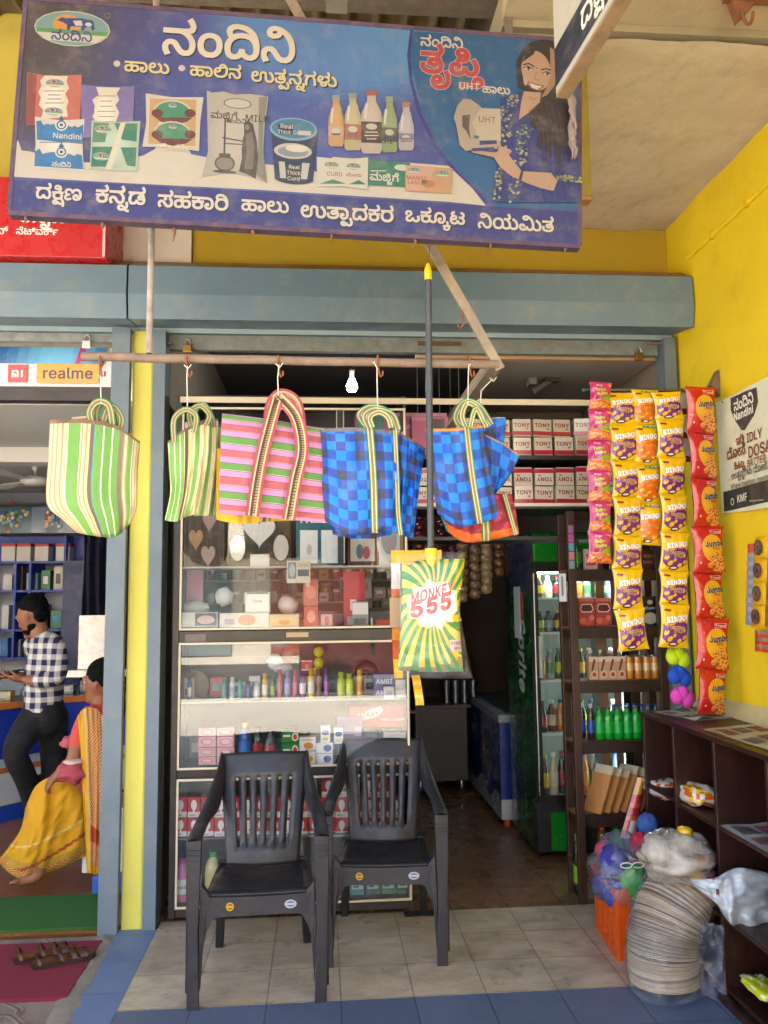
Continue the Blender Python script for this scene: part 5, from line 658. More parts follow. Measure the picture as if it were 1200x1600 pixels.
# curd tub
pouch('424 205 496 212 489 288 430 284', '#22304f'); a.ell(*S(460, 284), .066, .018, '#22304f'); a.ell(*S(459, 206), .086, .044, '#87aebd'); a.ell(*S(459, 205), .078, .037, '#3f7f9e'); pouch('434 198 458 199 460 214 438 213', '#17283e'); a.text('Real', *S(438, 204), .022, CRM, .04); a.text('Thick Curd', *S(434, 212), .018, CRM, .04); pouch('466 208 486 209 486 216 466 215', '#cfcabf'); a.ell(*S(458, 240), .068, .03, '#c9c1b5'); a.ell(*S(458, 241), .055, .02, '#8f9397'); a.ell(*S(464, 236), .04, .014, CRM)
pouch('436 256 484 259 480 284 438 282', '#c9c4ba'); pouch('445 256 472 258 470 287 448 286', '#1d2c48'); a.text('Real', *S(451, 267), .019, CRM, .04); a.text('Thick', *S(448, 276), .019, CRM, .04); a.text('Curd', *S(449, 285), .019, CRM, .04)
# flavoured milk bottles
for x, y0, y1, wd, c1, c2, cap in ((525, 153, 233, 12, '#c79a63', '#cfae82', '#9a9f99'), (551, 150, 239, 13, '#bcae83', '#b06a55', '#98a08c'), (608, 155, 242, 12, '#8fa070', '#4d5d43', '#9aa58c'), (634, 164, 239, 12, '#b9aeb2', '#8c86a0', '#b07a58'), (580, 146, 244, 16, '#c3b3a0', '#54382f', '#b25a50')):
    pouch(f'{x-wd*.45} {y0} {x+wd*.45} {y0} {x+wd*.42} {y0+16} {x+wd*.95} {y0+34} {x+wd} {y0+44} {x+wd} {y1-5} {x+wd*.8} {y1} {x-wd*.8} {y1} {x-wd} {y1-5} {x-wd} {y0+44} {x-wd*.95} {y0+34} {x-wd*.42} {y0+16}', c1)
    pouch(f'{x-wd*.5} {y0} {x+wd*.5} {y0} {x+wd*.5} {y0+8} {x-wd*.5} {y0+8}', cap); pouch(f'{x-wd} {y0+48} {x+wd} {y0+49} {x+wd} {y1-16} {x-wd} {y1-17}', c2); pouch(f'{x-wd*.6} {y0+20} {x-wd*.3} {y0+20} {x-wd*.5} {y0+44} {x-wd*.75} {y0+44}', '#ded6c4')
    a.ell(*S(x, y0+56), wd*.0013, .012, '#cfc6b2'); bits(x-wd*.8, y0+62, x+wd*.8, y1-20, 3, '#e0d6c0' if wd > 13 else '#6a5a5a', .004, x)
a.text('CHOCOLATE', *S(566, 226), .017, '#2c1a16', .05); a.text('MILK', *S(599, 221), .017, '#1e2a1c', .04)
pouch('495 249 535 253 575 250 574 300 535 295 496 296', '#d6cfba'); emblem(518, 262, .2, False); emblem(552, 264, .2, False); a.text('CURD', *S(510, 278), .02, '#a1523c', .04); a.text('ಮೊಸರು', *S(540, 279), .016, '#a1523c', .04); pouch('500 291 520 284 540 291', '#2f7d62'); pouch('545 292 560 285 572 292', '#2f7d62')
pouch('575 253 640 259 640 296 575 293', '#1f7a5e'); a.text('ಮಜ್ಜಿಗೆ', *S(577, 285), .04, CRM, .05); a.ell(*S(628, 266), .03, .012, '#cfd2c4'); bits(578, 270, 604, 272, 1, CRM)
pouch('633 262 706 267 704 306 632 302', '#cf9a6e'); pouch('634 264 680 266 660 302 634 300', '#d8a78e'); emblem(646, 270, .18, False); emblem(690, 275, .2, False); a.text('MANGO', *S(634, 284), .02, '#a8503e', .04); a.text('LASSI', *S(636, 291), .018, '#a8503e', .04); a.ell(*S(668, 291), .024, .014, '#b8773c'); a.ell(*S(662, 288), .01, .008, '#5d6a3a')
# woman holding a milk pouch
SK, HR, DR = '#c9a183', '#2a1d1b', '#25307c'
Zp = lambda s: SP(' '.join(str(690+float(v)/5.217 if i % 2 == 0 else 40+float(v)/5.217) for i, v in enumerate(s.split())))
a.poly(Zp('470 620 640 560 800 600 1000 700 1100 800 1115 1460 440 1460 440 1200 470 900'), DR); a.poly(Zp('610 520 600 320 650 220 720 160 800 143 880 150 980 230 1000 400 1040 580 1040 720 1020 900 1000 1080 975 1200 940 1210 930 1120 880 1090 830 1020 800 1050 760 1000 790 880 720 850 700 760 680 560'), HR)
a.poly(Zp('660 560 800 570 790 650 720 720 620 790 640 640'), SK); a.ell(*S(836, 115), .056, .079, SK, 24, 10); a.poly(Zp('640 330 700 215 770 190 740 260'), HR); a.poly(Zp('770 190 900 260 930 420 880 330 820 240'), HR); a.poly(Zp('700 596 740 616 790 608 740 634 706 622'), '#b08a6c')
for ex, ey in ((695, 375), (848, 418)):
    a.ell(*Zp(f'{ex} {ey}')[0], .0135, .0065, '#e5d8cc', 12, -12); a.ell(*Zp(f'{ex+4} {ey}')[0], .0065, .0065, '#1c1210', 10); a.line(Zp(f'{ex-38} {ey-4} {ex} {ey-18} {ex+38} {ey+6}'), .004, '#1c1210')
a.line(Zp('655 345 700 335 745 362'), .006, HR); a.line(Zp('800 385 850 378 900 400'), .006, HR); a.line(Zp('768 400 745 460 790 470'), .0045, '#a87a5e'); a.poly(Zp('695 485 760 512 815 520 770 550 715 530'), '#e9ded2'); a.line(Zp('690 482 750 503 822 518'), .004, '#8f4a44'); a.line(Zp('695 488 720 534 770 552 818 522'), .005, '#a4564e'); a.ell(*Zp('765 372')[0], .003, .003, '#7a2a2a')
a.poly(Zp('870 200 930 240 940 420 905 520 850 590 800 612 850 520 880 420'), '#b58a6c'); a.poly(Zp('655 440 690 470 680 520 660 500'), '#d4ae92'); a.poly(Zp('640 1290 800 1350 900 1370 915 1330 800 1310 650 1262'), '#a87e62'); a.poly(Zp('470 1180 560 1250 600 1200 520 1120'), '#b58a6c')
for k in range(16): a.line(Zp(f'{700+k*16} {620+abs(k-8)*12} {770+k*14} {820+k*6} {800+k*11} {1000+(k*37)%150}'), .0035, ('#4a3430', '#1a1010', '#3a2824')[k % 3])
for k in range(7): a.line(Zp(f'{520+k*75} {900+k*20} {500+k*80} {1150+k*30} {470+k*88} {1440}'), .012, ('#1c2568', '#2d3a8c')[k % 2])
rd = random.Random(5)
for path, wdt, n in (('540 590 560 650 520 750 500 850 510 950', 55, 60), ('690 830 640 930 640 1050 630 1180 590 1300 570 1450', 45, 80), ('460 1200 450 1300 440 1450', 25, 30), ('935 1270 1020 1265 1110 1290', 35, 40)):
    v = [float(x) for x in path.split()]; pts = [V((v[i], v[i+1])) for i in range(0, len(v), 2)]
    for k in range(n):
        p = pl(pts, k/n); a.ell(*Zp(f'{p.x+rd.uniform(-wdt, wdt)} {p.y+rd.uniform(-wdt, wdt)*.6}')[0], .006, .005, rd.choice(['#a59a72', '#8b8f6a', '#c2b68e', '#5d6f66', '#4f7270']), 6)
a.poly(Zp('410 1090 480 1010 560 1040 540 1080 600 1160 640 1210 880 1225 930 1290 900 1370 800 1350 640 1290 560 1250 470 1180'), SK); a.poly(Zp('640 1200 655 1210 640 1290 615 1280'), '#241a22')
for f_ in ('420 1100 330 1080 240 1060 235 1040 340 1050 440 1060', '450 1040 455 990 470 980 480 1040', '480 1040 510 1000 525 1010 510 1050', '500 1060 555 1040 562 1055 520 1085'): a.poly(Zp(f_), '#c29a7b')
a.poly(Zp('120 680 170 625 230 630 300 680 320 700 470 705 475 960 440 1030 250 1030 190 1050 140 1000 110 830 90 780'), '#b8a68f'); a.poly(Zp('160 760 225 750 215 860 230 960 190 880 160 850'), '#5d5145'); a.poly(Zp('310 700 470 710 470 960 440 965 300 960 240 820'), '#c9b8a0'); a.poly(Zp('300 965 440 960 440 990 300 1000'), '#2b3478'); a.poly(Zp('240 1025 420 1015 420 1045 240 1050'), '#2b3478'); a.text('UHT', *Zp('290 810')[0], .03, '#8a7a68', .05); a.poly(Zp('250 920 300 925 290 950 255 945'), '#477a6e')
a.items = [(v_, t_, tuple(lerp(c_[i], (.10, .09, .10)[i], .18)*.53 for i in range(3))+(1,), k_) for v_, t_, c_, k_ in a.items]
bb = MB(); a.emit(bb, lambda x, y, h: O_+U_*x+W_*y+N_*(.0127+h), dl=.00001); bb.build('printed_artwork', MAT['banner'], sg)
for px, py, l in ((40, 340, 12), (160, 352, 9), (272, 360, 22), (395, 363, 8), (517, 366, 18), (648, 376, 16), (765, 380, 24), (882, 386, 14)):
    c = aY(px, py-2, SY); b = MB(); b.tube([c, c+V((.004, -.004, -.012)), c+V((-.003, 0, -l*.0021))], [.008, .006, .002], '#6d4a30', 6); b.build('rusty_nail', MAT['rust'], sg)
for x in (-.8, .72):
    b = MB(); b.bar((x, SY+.05, 3.3), (x, SY+.05, 4.62), .03, .006, '#6a6258'); b.build('hanger_strap', MAT['rust'], sg)
# small projecting sign, its face seen at a slant
A_ = aY(869, 147, 2.3); B_ = aZ(958, 0, A_.z); B_ = A_+(B_-A_).normalized()*.75; n_ = V(((B_-A_).y, -(B_-A_).x, 0)).normalized()*-1
ps = thing('projecting_sign', A_, 'small white sign with a black lettered band jutting out at the ceiling', 'sign')
b = MB(); b.prism([A_, B_, B_+V((0, 0, .7)), A_+V((0, 0, .7))], n_*-.035 if n_.x < 0 else n_*.035, '#aaa394'); b.build('board', MAT['banner'], ps)
sgn = n_ if n_.x < 0 else n_*-1
a = Art(); a.rect(0, .02, .74, .145, '#23252f'); a.text('ದಕ್ಷಿಣ', .2, .055, .11, '#cfc8b8', .05); a.text('ಕನ್ನಡ', .47, .055, .11, '#cfc8b8', .05); a.rect(.02, .3, .3, .6, '#8aa3b8')
bb = MB(); a.emit(bb, flatmap(A_+sgn*.001, B_-A_, V((0, 0, 1)), sgn)); bb.build('lettering', MAT['banner'], ps)
b = MB(); b.prism([A_+V((0, 0, -.001)), B_+V((0, 0, -.001)), B_+V((0, 0, -.012)), A_+V((0, 0, -.012))], sgn*-.042, '#8a6f52'); b.build('wooden_edge', MAT['rust'], ps)
b = MB(); b.tube([A_+V((-.06, .05, .75)), A_+V((-.045, .02, .5)), A_+V((-.06, .0, .36))], .008, '#7c8791'); b.tube([A_+V((-.04, .05, .75)), A_+V((-.06, .02, .52)), A_+V((-.05, .0, .4))], .006, '#93a4b8'); tag(b.build('plastic_rope', MAT['string']), 'frayed blue plastic rope beside the projecting sign', 'rope')
# tuft of old garland hanging at the sign's right end
c = aY(893, 150, 2.75); b = MB()
for k in range(9): b.tube([c+V((rd.uniform(-.012, .012), rd.uniform(-.01, .01), -j*.03)) for j in range(9)], [.006, .007, .006, .007, .006, .007, .006, .005, .002], '#8a7a72', 5)
tag(b.build('dried_garland', MAT['cotton']), 'dusty dried garland hanging at the right end of the signboard', 'garland')
# red sign box above the phone shop
c = aY(166, 403, 4.1); rs = thing('sign_box', (-2, 4.1, c.z), 'red sign box with white lettering above the phone shop', 'sign')
b = MB(); b.box(-5, c.x, 4.1, 4.44, c.z, aY(10, 276, 4.1).z, '#b4262a'); b.build('box', M('red_acrylic', .3, var=.05, dirt=.12), rs, bev=.004)
a = Art(); fO = V((0, 4.1, 0)); P4 = lambda px, py: (aY(px, py, 4.1).x, aY(px, py, 4.1).z)
p = P4(25, 366); a.text('ನೆಟ್ವರ್ಕ್', p[0], p[1], .05, '#efe2dc', .04, wfit=P4(91, 366)[0]-p[0]); p = P4(-6, 366); a.text('ನ್', p[0], p[1], .058, '#efe2dc', .04); p = P4(30, 347); a.text('ಕನ್ನಡ', p[0], p[1], .11, '#efe2dc', .06); a.rect(P4(160, 403)[0], c.z+.005, P4(164, 403)[0], aY(10, 290, 4.1).z, '#e9b9b6')
bb = MB(); a.emit(bb, lambda x, y, h: V((x, 4.1-h-.0006, y))); bb.build('lettering', MAT['gloss'], rs)
# ------------------------------------------------------------------ bag rail with its hooks, the shopping bags and the mop
RY = 3.0
rl = thing('bag_rail', aY(130, 557, RY), 'rusty pipe rail with hooks carrying the woven shopping bags', 'rail')
e0, e1 = aY(128, 557, RY), aY(778, 570, RY)
b = MB(); b.tube([lerp(e0, e1, k/12)+V((0, 0, .004*nz(k*.7))) for k in range(13)], .017, '#85705f', 10); b.build('pipe', MAT['rust'], rl)
b = MB(); r0_ = aY(233, 552, RY); b.tube([r0_, r0_+V((0, .0, 2.1))], .0125, '#9b9088', 8); b.build('upright', MAT['rust'], rl)
b = MB(); p = aY(670, 380, RY); d = (e1-p).normalized(); b.bar(e1+d*.02, p-d*1.5, .036, .012, '#8d7d6a'); b.build('brace', MAT['rust'], rl)
b = MB(); b.bar(e1+V((-.01, 0, -.005)), (e1.x+.02, 4.43, e1.z+.03), .05, .02, '#85786a', V((0, 0, 1))); b.build('return_arm', MAT['rust'], rl)
HK = [(158, 1), (293, 1), (435, 1), (590, 1), (732, 1)]
for px, _ in HK:
    c = aY(px, 563, RY); b = MB(); b.tube([c+V((0, -.021*math.sin(t), .0205*math.cos(t)-.002)) for t in [k*math.pi/5 for k in range(11)]], .0038, '#8a4f30', 6)
    b.tube([c+V((0, -.005, -.018)), c+V((.004, -.01, -.05)), c+V((.01, -.012, -.068)), c+V((.018, -.012, -.06)), c+V((.018, -.012, -.045))], .004, '#8a4f30', 6); b.build('hook', MAT['rust'], rl)
b = MB(); c = aY(727, 395, RY-.02); c = aY(722, 480, RY); b.tube([c, c+V((.003, -.01, -.07)), c+V((-.012, -.012, -.09)), c+V((-.022, -.012, -.075))], .0045, '#7d4a30', 6); b.build('hook', MAT['rust'], rl)

PX = lambda s: [V((float(x.split(',')[0]), float(x.split(',')[1]))) for x in s.split()]
def smoothpl(pts, t): # rounded polyline
    n = len(pts)-1; x = t*n; k = min(int(x), n-1); f = x-k
    p0, p1, p2, p3 = pts[max(k-1, 0)], pts[k], pts[k+1], pts[min(k+2, n)]
    return p1+(p2-p0)*(.5*f)+(p0*2-p1*5+p2*4-p3)*(.5*f*f)+(p1*3-p0-p2*3+p3)*(.5*f*f*f)
def coons(T, Bt, L, Rr):
    T, Bt, L, Rr = [PX(x) for x in (T, Bt, L, Rr)]
    def f(u, v): return smoothpl(T, u)*(1-v)+smoothpl(Bt, u)*v+smoothpl(L, v)*(1-u)+smoothpl(Rr, v)*u-(T[0]*(1-u)*(1-v)+T[-1]*u*(1-v)+Bt[0]*(1-u)*v+Bt[-1]*u*v)
    return f
def stripes(spec):   # "width colour ..." -> us, colfn, fine tan lines inside '~'
    us = [0]; cols = []; tk = spec.split(); tot = sum(float(x) for x in tk[::2])
    for wd, c in zip(tk[::2], tk[1::2]):
        wd = float(wd)/tot
        if c[0] == '~':
            n = max(1, round(wd/.016))
            for k in range(n): us.append(us[-1]+wd/n); cols.append(hx('#cdb98a' if k % 3 else '#9c8a68') if c == '~t' else hx('#ddd3a0' if k % 3 else '#b8ab80'))
        else: us.append(us[-1]+wd); cols.append(hx(c))
    return us, cols
def panel(b, f, Y, cf, us=None, nu=24, nv=24, bulge=.03, fold=.008, fr=5, th=.03, sd=0, lean=0):
    """A bag side hanging near depth Y: front and back skins joined round the edge."""
    def P(u, v, s):
        q = f(u, v); e = math.sin(math.pi*min(1, max(0, u)))**.6*math.sin(math.pi*(.08+.92*v))**.5
        y = Y-s*bulge*e+1.3*fold*nz(u*fr+sd, v*1.3, sd)*(.3+v)+.8*fold*nz(u*fr*2.3+sd, v*3, sd+4)+.35*fold*nz(u*13+v*9, v*7-u*4, sd)+lean*u
        return aY(q.x, q.y, y)
    b.grid(lambda u, v: P(u, v, 1), nu, nv, cf, us=us); b.grid(lambda u, v: P(u, v, -th/bulge), nu, nv, cf, us=us)
    n_ = 24
    for edge in (lambda t, s: P(t, 1, s), lambda t, s: P(0, t, s), lambda t, s: P(1, t, s)):
        b.grid(lambda u, v: edge(u, lerp(1, -th/bulge, v)), n_, 1, lambda u, v: cf(.02, .5))
    return P
def strap(b, P, path, wpx, cols, lift=.006):      # webbing lying on a panel: path of u,v
    pts = [P(u, v, 1)+V((0, -lift, 0)) for u, v in path]; b.ribbon(pts, V((wpx*RY/FOC, 0, 0)), .004, cols)
def loop(b, px, Y, w, cols, dy=.0):
    q = PX(px); pts = []; n = 22; wl = []
    for k in range(n+1):
        c = smoothpl(q, k/n); pts.append(aY(c.x, c.y, Y-dy*math.sin(math.pi*k/n)))
    for k in range(n+1):
        d = (pts[min(k+1, n)]-pts[max(k-1, 0)]).normalized(); wl.append(d.cross(V((0, 1, .25))).normalized()*(w*Y/FOC))
    b.ribbon(pts, wl, .004, cols)
def string(px, Y, parent_thing):
    b = MB(); q = PX(px); pts = [aY(c.x, c.y, Y) for c in q]; b.tube(pts, .0022, '#ddd6c8', 5); b.tube([pts[0]+V((-.012, 0, .004)), pts[0]+V((.002, -.004, -.012)), pts[0]+V((.014, 0, .006))], .0022, '#ddd6c8', 5); b.build('string', MAT['string'], parent_thing)
GS = [(1, '#3f7a34'), (1, '#b9a276'), (2, '#7d6a50'), (1, '#b9a276'), (1, '#3f7a34')]
def bag(px, Y, label): return thing('shopping_bag', aY(*px, Y), label, 'bag', 'woven shopping bags on the rail')
# green striped bag on the left
t = bag((158, 640), RY, 'green and tan striped woven bag hanging alone in front of the pillar')
us, cs = stripes('20 ~t 1 #e0d8b0 11 #6a9a42 1 #e0d8b0 9 ~t 4 #6d5a45 1 #3fa0a0 8 #6a9a42 1.6 #e4dfc0 8 #6c9e46 1.6 #e4dfc0 7 #6a9a42 5 #7d6b58 6 ~t 5 #6a9a42 1 #e0d8b0 11 ~t')
import bisect
def strc(us, cs, hem=None, hv=.05): return lambda u, v: (hx(hem) if hem and .012 < v < hv else cs[min(len(cs)-1, max(0, bisect.bisect(us, u)-1))])
b = MB(); P = panel(b, coons('78,656 130,655 180,664 219,690', '120,832 150,838 182,838 205,816', '78,656 75,720 73,786 97,812 120,832', '219,690 215,740 214,790 205,816'), RY, strc(us, cs, '#7a5c45'), us, nv=26, bulge=.05, fold=.012, fr=3, th=.05); b.build('woven_body', MAT['cloth'], t)
b = MB(); panel(b, coons('112,652 150,650 185,660', '118,690 150,690 185,690', '112,652 114,670 118,690', '185,660 185,680 185,690'), RY+.035, lambda u, v: hx('#9c4a4a' if int(v*9) % 2 else '#c9b088'), bulge=.01, th=.01, nu=6, nv=9); panel(b, coons('105,800 140,820 178,828', '112,826 150,834 180,836', '105,800 106,815 112,826', '178,828 180,832 180,836'), RY+.045, lambda u, v: hx('#b04a58'), bulge=.01, th=.01, nu=6, nv=4); b.build('lining', MAT['cloth'], t)
b = MB(); loop(b, '148,672 140,645 152,628 170,634 176,668', RY-.012, 11, GS); loop(b, '150,670 150,640 164,628 184,646 188,670', RY+.02, 11, GS); loop(b, '160,668 168,640 178,636 190,655 184,678', RY+.008, 10, GS); b.build('handles', MAT['ribbon'], t)
string('158,588 157,600 158,630', RY-.012, t)
# bundle of three narrow striped bags
GSP = '4 #ddd3a0 9 #74a448 1.5 #e6e2bd 8 #74a448 1.5 #e6e2bd 7 #74a448 1 #e6e2bd 6 #6d5a45 14 ~c 9 #74a650 22 ~c'
for k, (lab, T, Bt, L, Rr, dy) in enumerate((('narrow cream and green striped bag in front of its bundle of three', '262,690 285,672 308,662 328,656', '257,813 275,815 290,808 309,802', '262,690 264,730 266,770 257,813', '328,656 326,710 318,760 309,802', 0), ('narrow cream striped bag in the middle of the bundle of three', '290,670 320,655 341,654', '285,806 305,806 328,805', '290,670 290,740 285,806', '341,654 340,720 328,805', .05), ('narrow cream striped bag at the back of the bundle of three', '300,664 330,662 353,664', '300,806 320,806 343,804', '300,664 300,740 300,806', '353,664 350,740 343,804', .1))):
    t = bag((293, 640), RY+dy, lab); us, cs = stripes(GSP); b = MB(); panel(b, coons(T, Bt, L, Rr), RY+dy, strc(us, cs, '#7a5c45', .06), us, nv=22, bulge=.02, fold=.02, fr=4, th=.012, sd=k*7, lean=.04); b.build('woven_body', MAT['cloth'], t)
    b = MB(); loop(b, ('272,690 272,655 290,640 306,650 303,676', '300,668 296,646 312,634 327,648 322,664', '312,668 305,642 318,632 330,650 334,668')[k], RY+dy-.03, 9, GS); b.build('handles', MAT['ribbon'], t); string('293,572 292,590 293,640', RY-.012+dy*.2, t)
# yellow bag edges behind the pink one
t = bag((400, 800), RY+.07, 'plain yellow bag showing only its hem below the pink striped bag'); b = MB(); panel(b, coons('338,700 400,705 470,712', '338,812 375,819 420,815 482,812', '338,700 338,760 338,812', '470,712 476,760 482,812'), RY+.07, lambda u, v: hx('#d9ac1e') if not .57 < u < .68 else hx('#6d4a3a' if int(u*150) % 2 else '#b99a5c'), nu=60, bulge=.02, fold=.012, th=.02); b.build('woven_body', MAT['cloth'], t)
# pink striped bag
t = bag((435, 612), RY, 'wide pink, red and green striped woven bag with ladder patterned straps'); per = [(.5, '#23221f'), (7.5, '#5d8a3e'), (.5, '#d8cfa0'), (.6, '#2a2326'), (6, '#c584ac'), (.5, '#2a2326'), (7.5, '#b5565a'), (.6, '#d8a0a0'), (.4, '#2a2326'), (6, '#c584ac')]
sp = ' '.join(f'{w_} {c}' for _ in range(4) for w_, c in per); vs_, vc = stripes('2 #c584ac '+sp)
b = MB(); f = coons('347,646 420,655 501,669', '342,802 420,809 508,817', '347,646 344,720 342,802', '501,669 505,740 508,817'); panel(b, lambda u, v: f(v, u), RY, lambda u, v: vc[min(len(vc)-1, max(0, bisect.bisect(vs_, u)-1))], vs_, nv=30, bulge=.025, fold=.007, fr=4, th=.03)
P = lambda u, v, s: aY(*f(u, v), RY-s*.035); b.build('woven_body', MAT['cloth'], t)
PK = [(2.2, '#a8474c'), (1.2, '#d2b884'), (2.2, '#5d4236'), (2.2, '#a8906a'), (1.2, '#d2b884'), (2.2, '#a8474c')]
b = MB(); loop(b, '433,622 425,650 412,700 402,750 394,806', RY-.05, 21, PK); loop(b, '436,620 462,650 472,700 462,750 451,812', RY-.05, 21, PK); loop(b, '420,668 425,632 440,617 462,630 470,672', RY+.02, 20, PK)
for k in range(52):
    for pth in ('433,622 425,650 412,700 402,750 394,806', '436,620 462,650 472,700 462,750 451,812'):
        c = smoothpl(PX(pth), .05+.93*k/52); p = aY(c.x, c.y, RY-.053); b.obox(p, (.009, 0, 0), (0, .001, 0), (0, 0, .0016), '#4a2f28')
b.build('straps', MAT['ribbon'], t); string('436,570 434,590 435,618', RY-.012, t)
# blue checked bags
BL = ['#176ccc', '#2f58b8', '#333d58', '#1480e0', '#2a4fb0', '#363f5c']
def chk(nu, nv, sd, hem=None):
    rd = random.Random(sd); g = {(i, j): BL[3*(j % 2)+(2, 5, 3)[(i+rd.choice((0, 0, 1))) % 3]-3*(j % 2)] if (i+j) % 2 and j % 2 else rd.choice(('#1480e0', '#1a78d0')) if (i+j) % 2 else rd.choice(['#2b4da6', '#1b57b8', '#2a44a0']) for i in range(nu+1) for j in range(nv+1)}
    return lambda u, v: hx(hem) if hem and v < .045 else hx(g[(min(nu, int(u*nu)), min(nv, int(v*nv)))])
def handles(b, lps, Y, cols): [loop(b, l, Y+dz, w, cols) for l, w, dz in lps]
BS = [(1, '#3f7a34'), (1, '#c9bd8e'), (2, '#8d7350'), (1, '#c9bd8e'), (1, '#3f8a5a')]
t = bag((590, 645), RY, 'large blue checked bag with its side gusset turned to the doorway'); b = MB(); f = coons('501,670 560,668 620,674', '505,812 545,836 590,832 620,831', '501,670 503,740 505,812', '620,674 623,750 620,831')
P = panel(b, f, RY, chk(9, 12, 3, '#6d6a72'), nu=36, nv=36, bulge=.03, fold=.012, fr=4, th=.02); b.build('woven_body', MAT['cloth'], t)
b = MB(); panel(b, coons('620,674 640,684 665,700', '618,832 632,838 646,841', '620,674 622,750 618,832', '665,700 656,760 646,841'), RY+.045, chk(4, 13, 8, '#7d6a60'), nu=16, nv=39, bulge=.012, fold=.025, fr=4, th=.01, lean=.06); panel(b, coons('500,690 540,690 600,690', '520,835 560,842 612,836', '500,690 510,770 520,835', '600,690 610,770 612,836'), RY+.055, chk(9, 12, 9), bulge=.01, fold=.02, th=.015); b.build('gusset', MAT['cloth'], t)
b = MB(); strap(b, P, [(.63, v/14) for v in range(15)], 12, BS, .004)
handles(b, [('577,668 570,650 586,640 612,648 622,672', 11, 0), ('574,668 562,648 580,636 606,644 616,670', 11, .03), ('582,668 578,652 592,644 606,652 611,668', 10, -.02)], RY-.01, BS); loop(b, '617,672 620,740 622,800 626,836', RY-.012, 8, BS); b.build('straps', MAT['ribbon'], t); string('583,563 589,575 590,642', RY-.012, t)
t = bag((732, 630), RY, 'blue checked bag with an orange hem hanging right of the mop pole'); b = MB(); f = coons('664,670 710,669 756,664', '684,803 715,822 748,818 779,808', '664,670 672,740 684,803', '756,664 766,735 779,808')
P = panel(b, f, RY, chk(7, 11, 5, '#c98a3a'), nu=35, nv=44, bulge=.03, fold=.014, fr=4, th=.05); b.build('woven_body', MAT['cloth'], t)
b = MB(); strap(b, P, [(.68, v/14) for v in range(15)], 11, BS, .004); handles(b, [('730,672 722,650 730,630 748,640 760,668', 10, 0), ('724,672 712,652 726,628 748,634 768,664', 10, .04), ('735,668 740,645 746,640 756,660', 9, -.02)], RY-.01, BS); b.build('straps', MAT['ribbon'], t); string('733,566 732,580 731,632', RY-.012, t)
t = bag((770, 690), RY+.12, 'folded blue checked bag fanned out behind the one with the orange hem'); b = MB(); panel(b, coons('752,676 785,692 812,712', '762,778 770,777 776,770', '752,676 758,730 762,778', '812,712 796,745 776,770'), RY+.12, chk(4, 5, 11, '#c98a3a'), bulge=.02, fold=.014, th=.02); panel(b, coons('758,655 775,652 790,652', '760,700 775,700 788,690', '758,655 758,680 760,700', '790,652 790,670 788,690'), RY+.16, chk(2, 3, 12, '#c98a3a'), bulge=.01, th=.01); b.build('woven_body', MAT['cloth'], t); string('770,592 752,610 750,640', RY+.1, t)
t = bag((750, 830), RY+.1, 'red and orange flowered bag hanging below the blue checked one')
def flo(u, v):
    a_, c_ = u*9, v*5; n_ = nz(a_*1.1, c_*1.1, 3)
    return hx('#2f8f86') if u < .06 else hx('#d9641e') if v > .80-.35*max(0, .45-u) else hx('#c03a4a' if n_ > .15 else '#8f1f38')
b = MB(); f = coons('680,775 740,770 800,772', '698,830 726,847 765,844 811,834', '680,775 688,805 698,830', '800,772 806,800 811,834'); P = panel(b, f, RY+.1, flo, nu=44, nv=30, bulge=.03, fold=.012, th=.03); b.build('woven_body', MAT['cloth'], t)
b = MB(); strap(b, P, [(.62, v/10) for v in range(11)], 14, BS); loop(b, '788,772 796,800 806,836', RY+.06, 7, BS); b.build('straps', MAT['ribbon'], t)
# ---- mop in its bag
MY = 2.93
t = thing('packed_mop', aY(670, 860, MY), 'long handled mop in a green and yellow bag hung from the signboard', 'mop')
b = MB(); b.tube([aY(669, 436, MY), aY(671, 640, MY), aY(673, 860, MY)], .0125, '#3a3d42', 12); b.build('handle', MAT['plastic'], t)
b = MB(); c = aY(669, 437, MY); b.lathe([(.0145, -.002), (.0145, .035), (.008, .058), (.006, .062)], c, '#d8b41c', 12); b.build('tip', MAT['plastic'], t)
b = MB(); b.tube([aY(669, 410, MY), aY(671, 395, MY), aY(671, 378, MY)], .002, '#7a5a40', 5); b.build('wire', MAT['rust'], t)
c0 = aY(673.5, 857, MY-.02); b = MB(); b.lathe([(.022, 0), (.023, -.01), (.019, -.05), (.013, -.1), (.012, -.115)], c0, '#e0bb1e', 10, sy=.7); b.build('clamp', MAT['plastic'], t)
fb_ = coons('618,866 670,862 727,864', '621,1059 680,1060 738,1059', '618,866 623,950 621,1059', '727,864 719,950 738,1059')
fi = coons('632,878 680,874 726,873', '622,1048 680,1050 724,1049', '628,878 627,960 622,1048', '726,873 718,960 724,1049')
def MP(f, u, v, h): q = f(u, v); return aY(q.x, q.y, MY-.012-.035*(max(0, math.sin(math.pi*u))*max(0, math.sin(math.pi*v)))**.5-h+.005*nz(u*5, v*9))
art = Art(); cx, cyy = .5, .42
def edge(an):
    dx, dy = math.cos(an), math.sin(an); k = min(((1-cx) if dx > 0 else -cx)/dx if abs(dx) > 1e-9 else 9, ((1-cyy) if dy > 0 else -cyy)/dy if abs(dy) > 1e-9 else 9); return (cx+dx*k, cyy+dy*k)
NW = 23
for k in range(NW):
    a0, a1 = 2*math.pi*k/NW, 2*math.pi*(k+.5)/NW; pts = []
    for an0 in (a0, a1):
        row = []
        for j in range(7):
            r_ = .25+.75*j/6; e = edge(an0+.35*(1-r_)); row.append((cx+(e[0]-cx)*r_, cyy+(e[1]-cyy)*r_))
        pts.append(row)
    m_ = 7; art.tri(pts[0]+pts[1], [t_ for j in range(m_-1) for t_ in ((j, j+1, m_+j+1), (j, m_+j+1, m_+j))], '#157a1c')
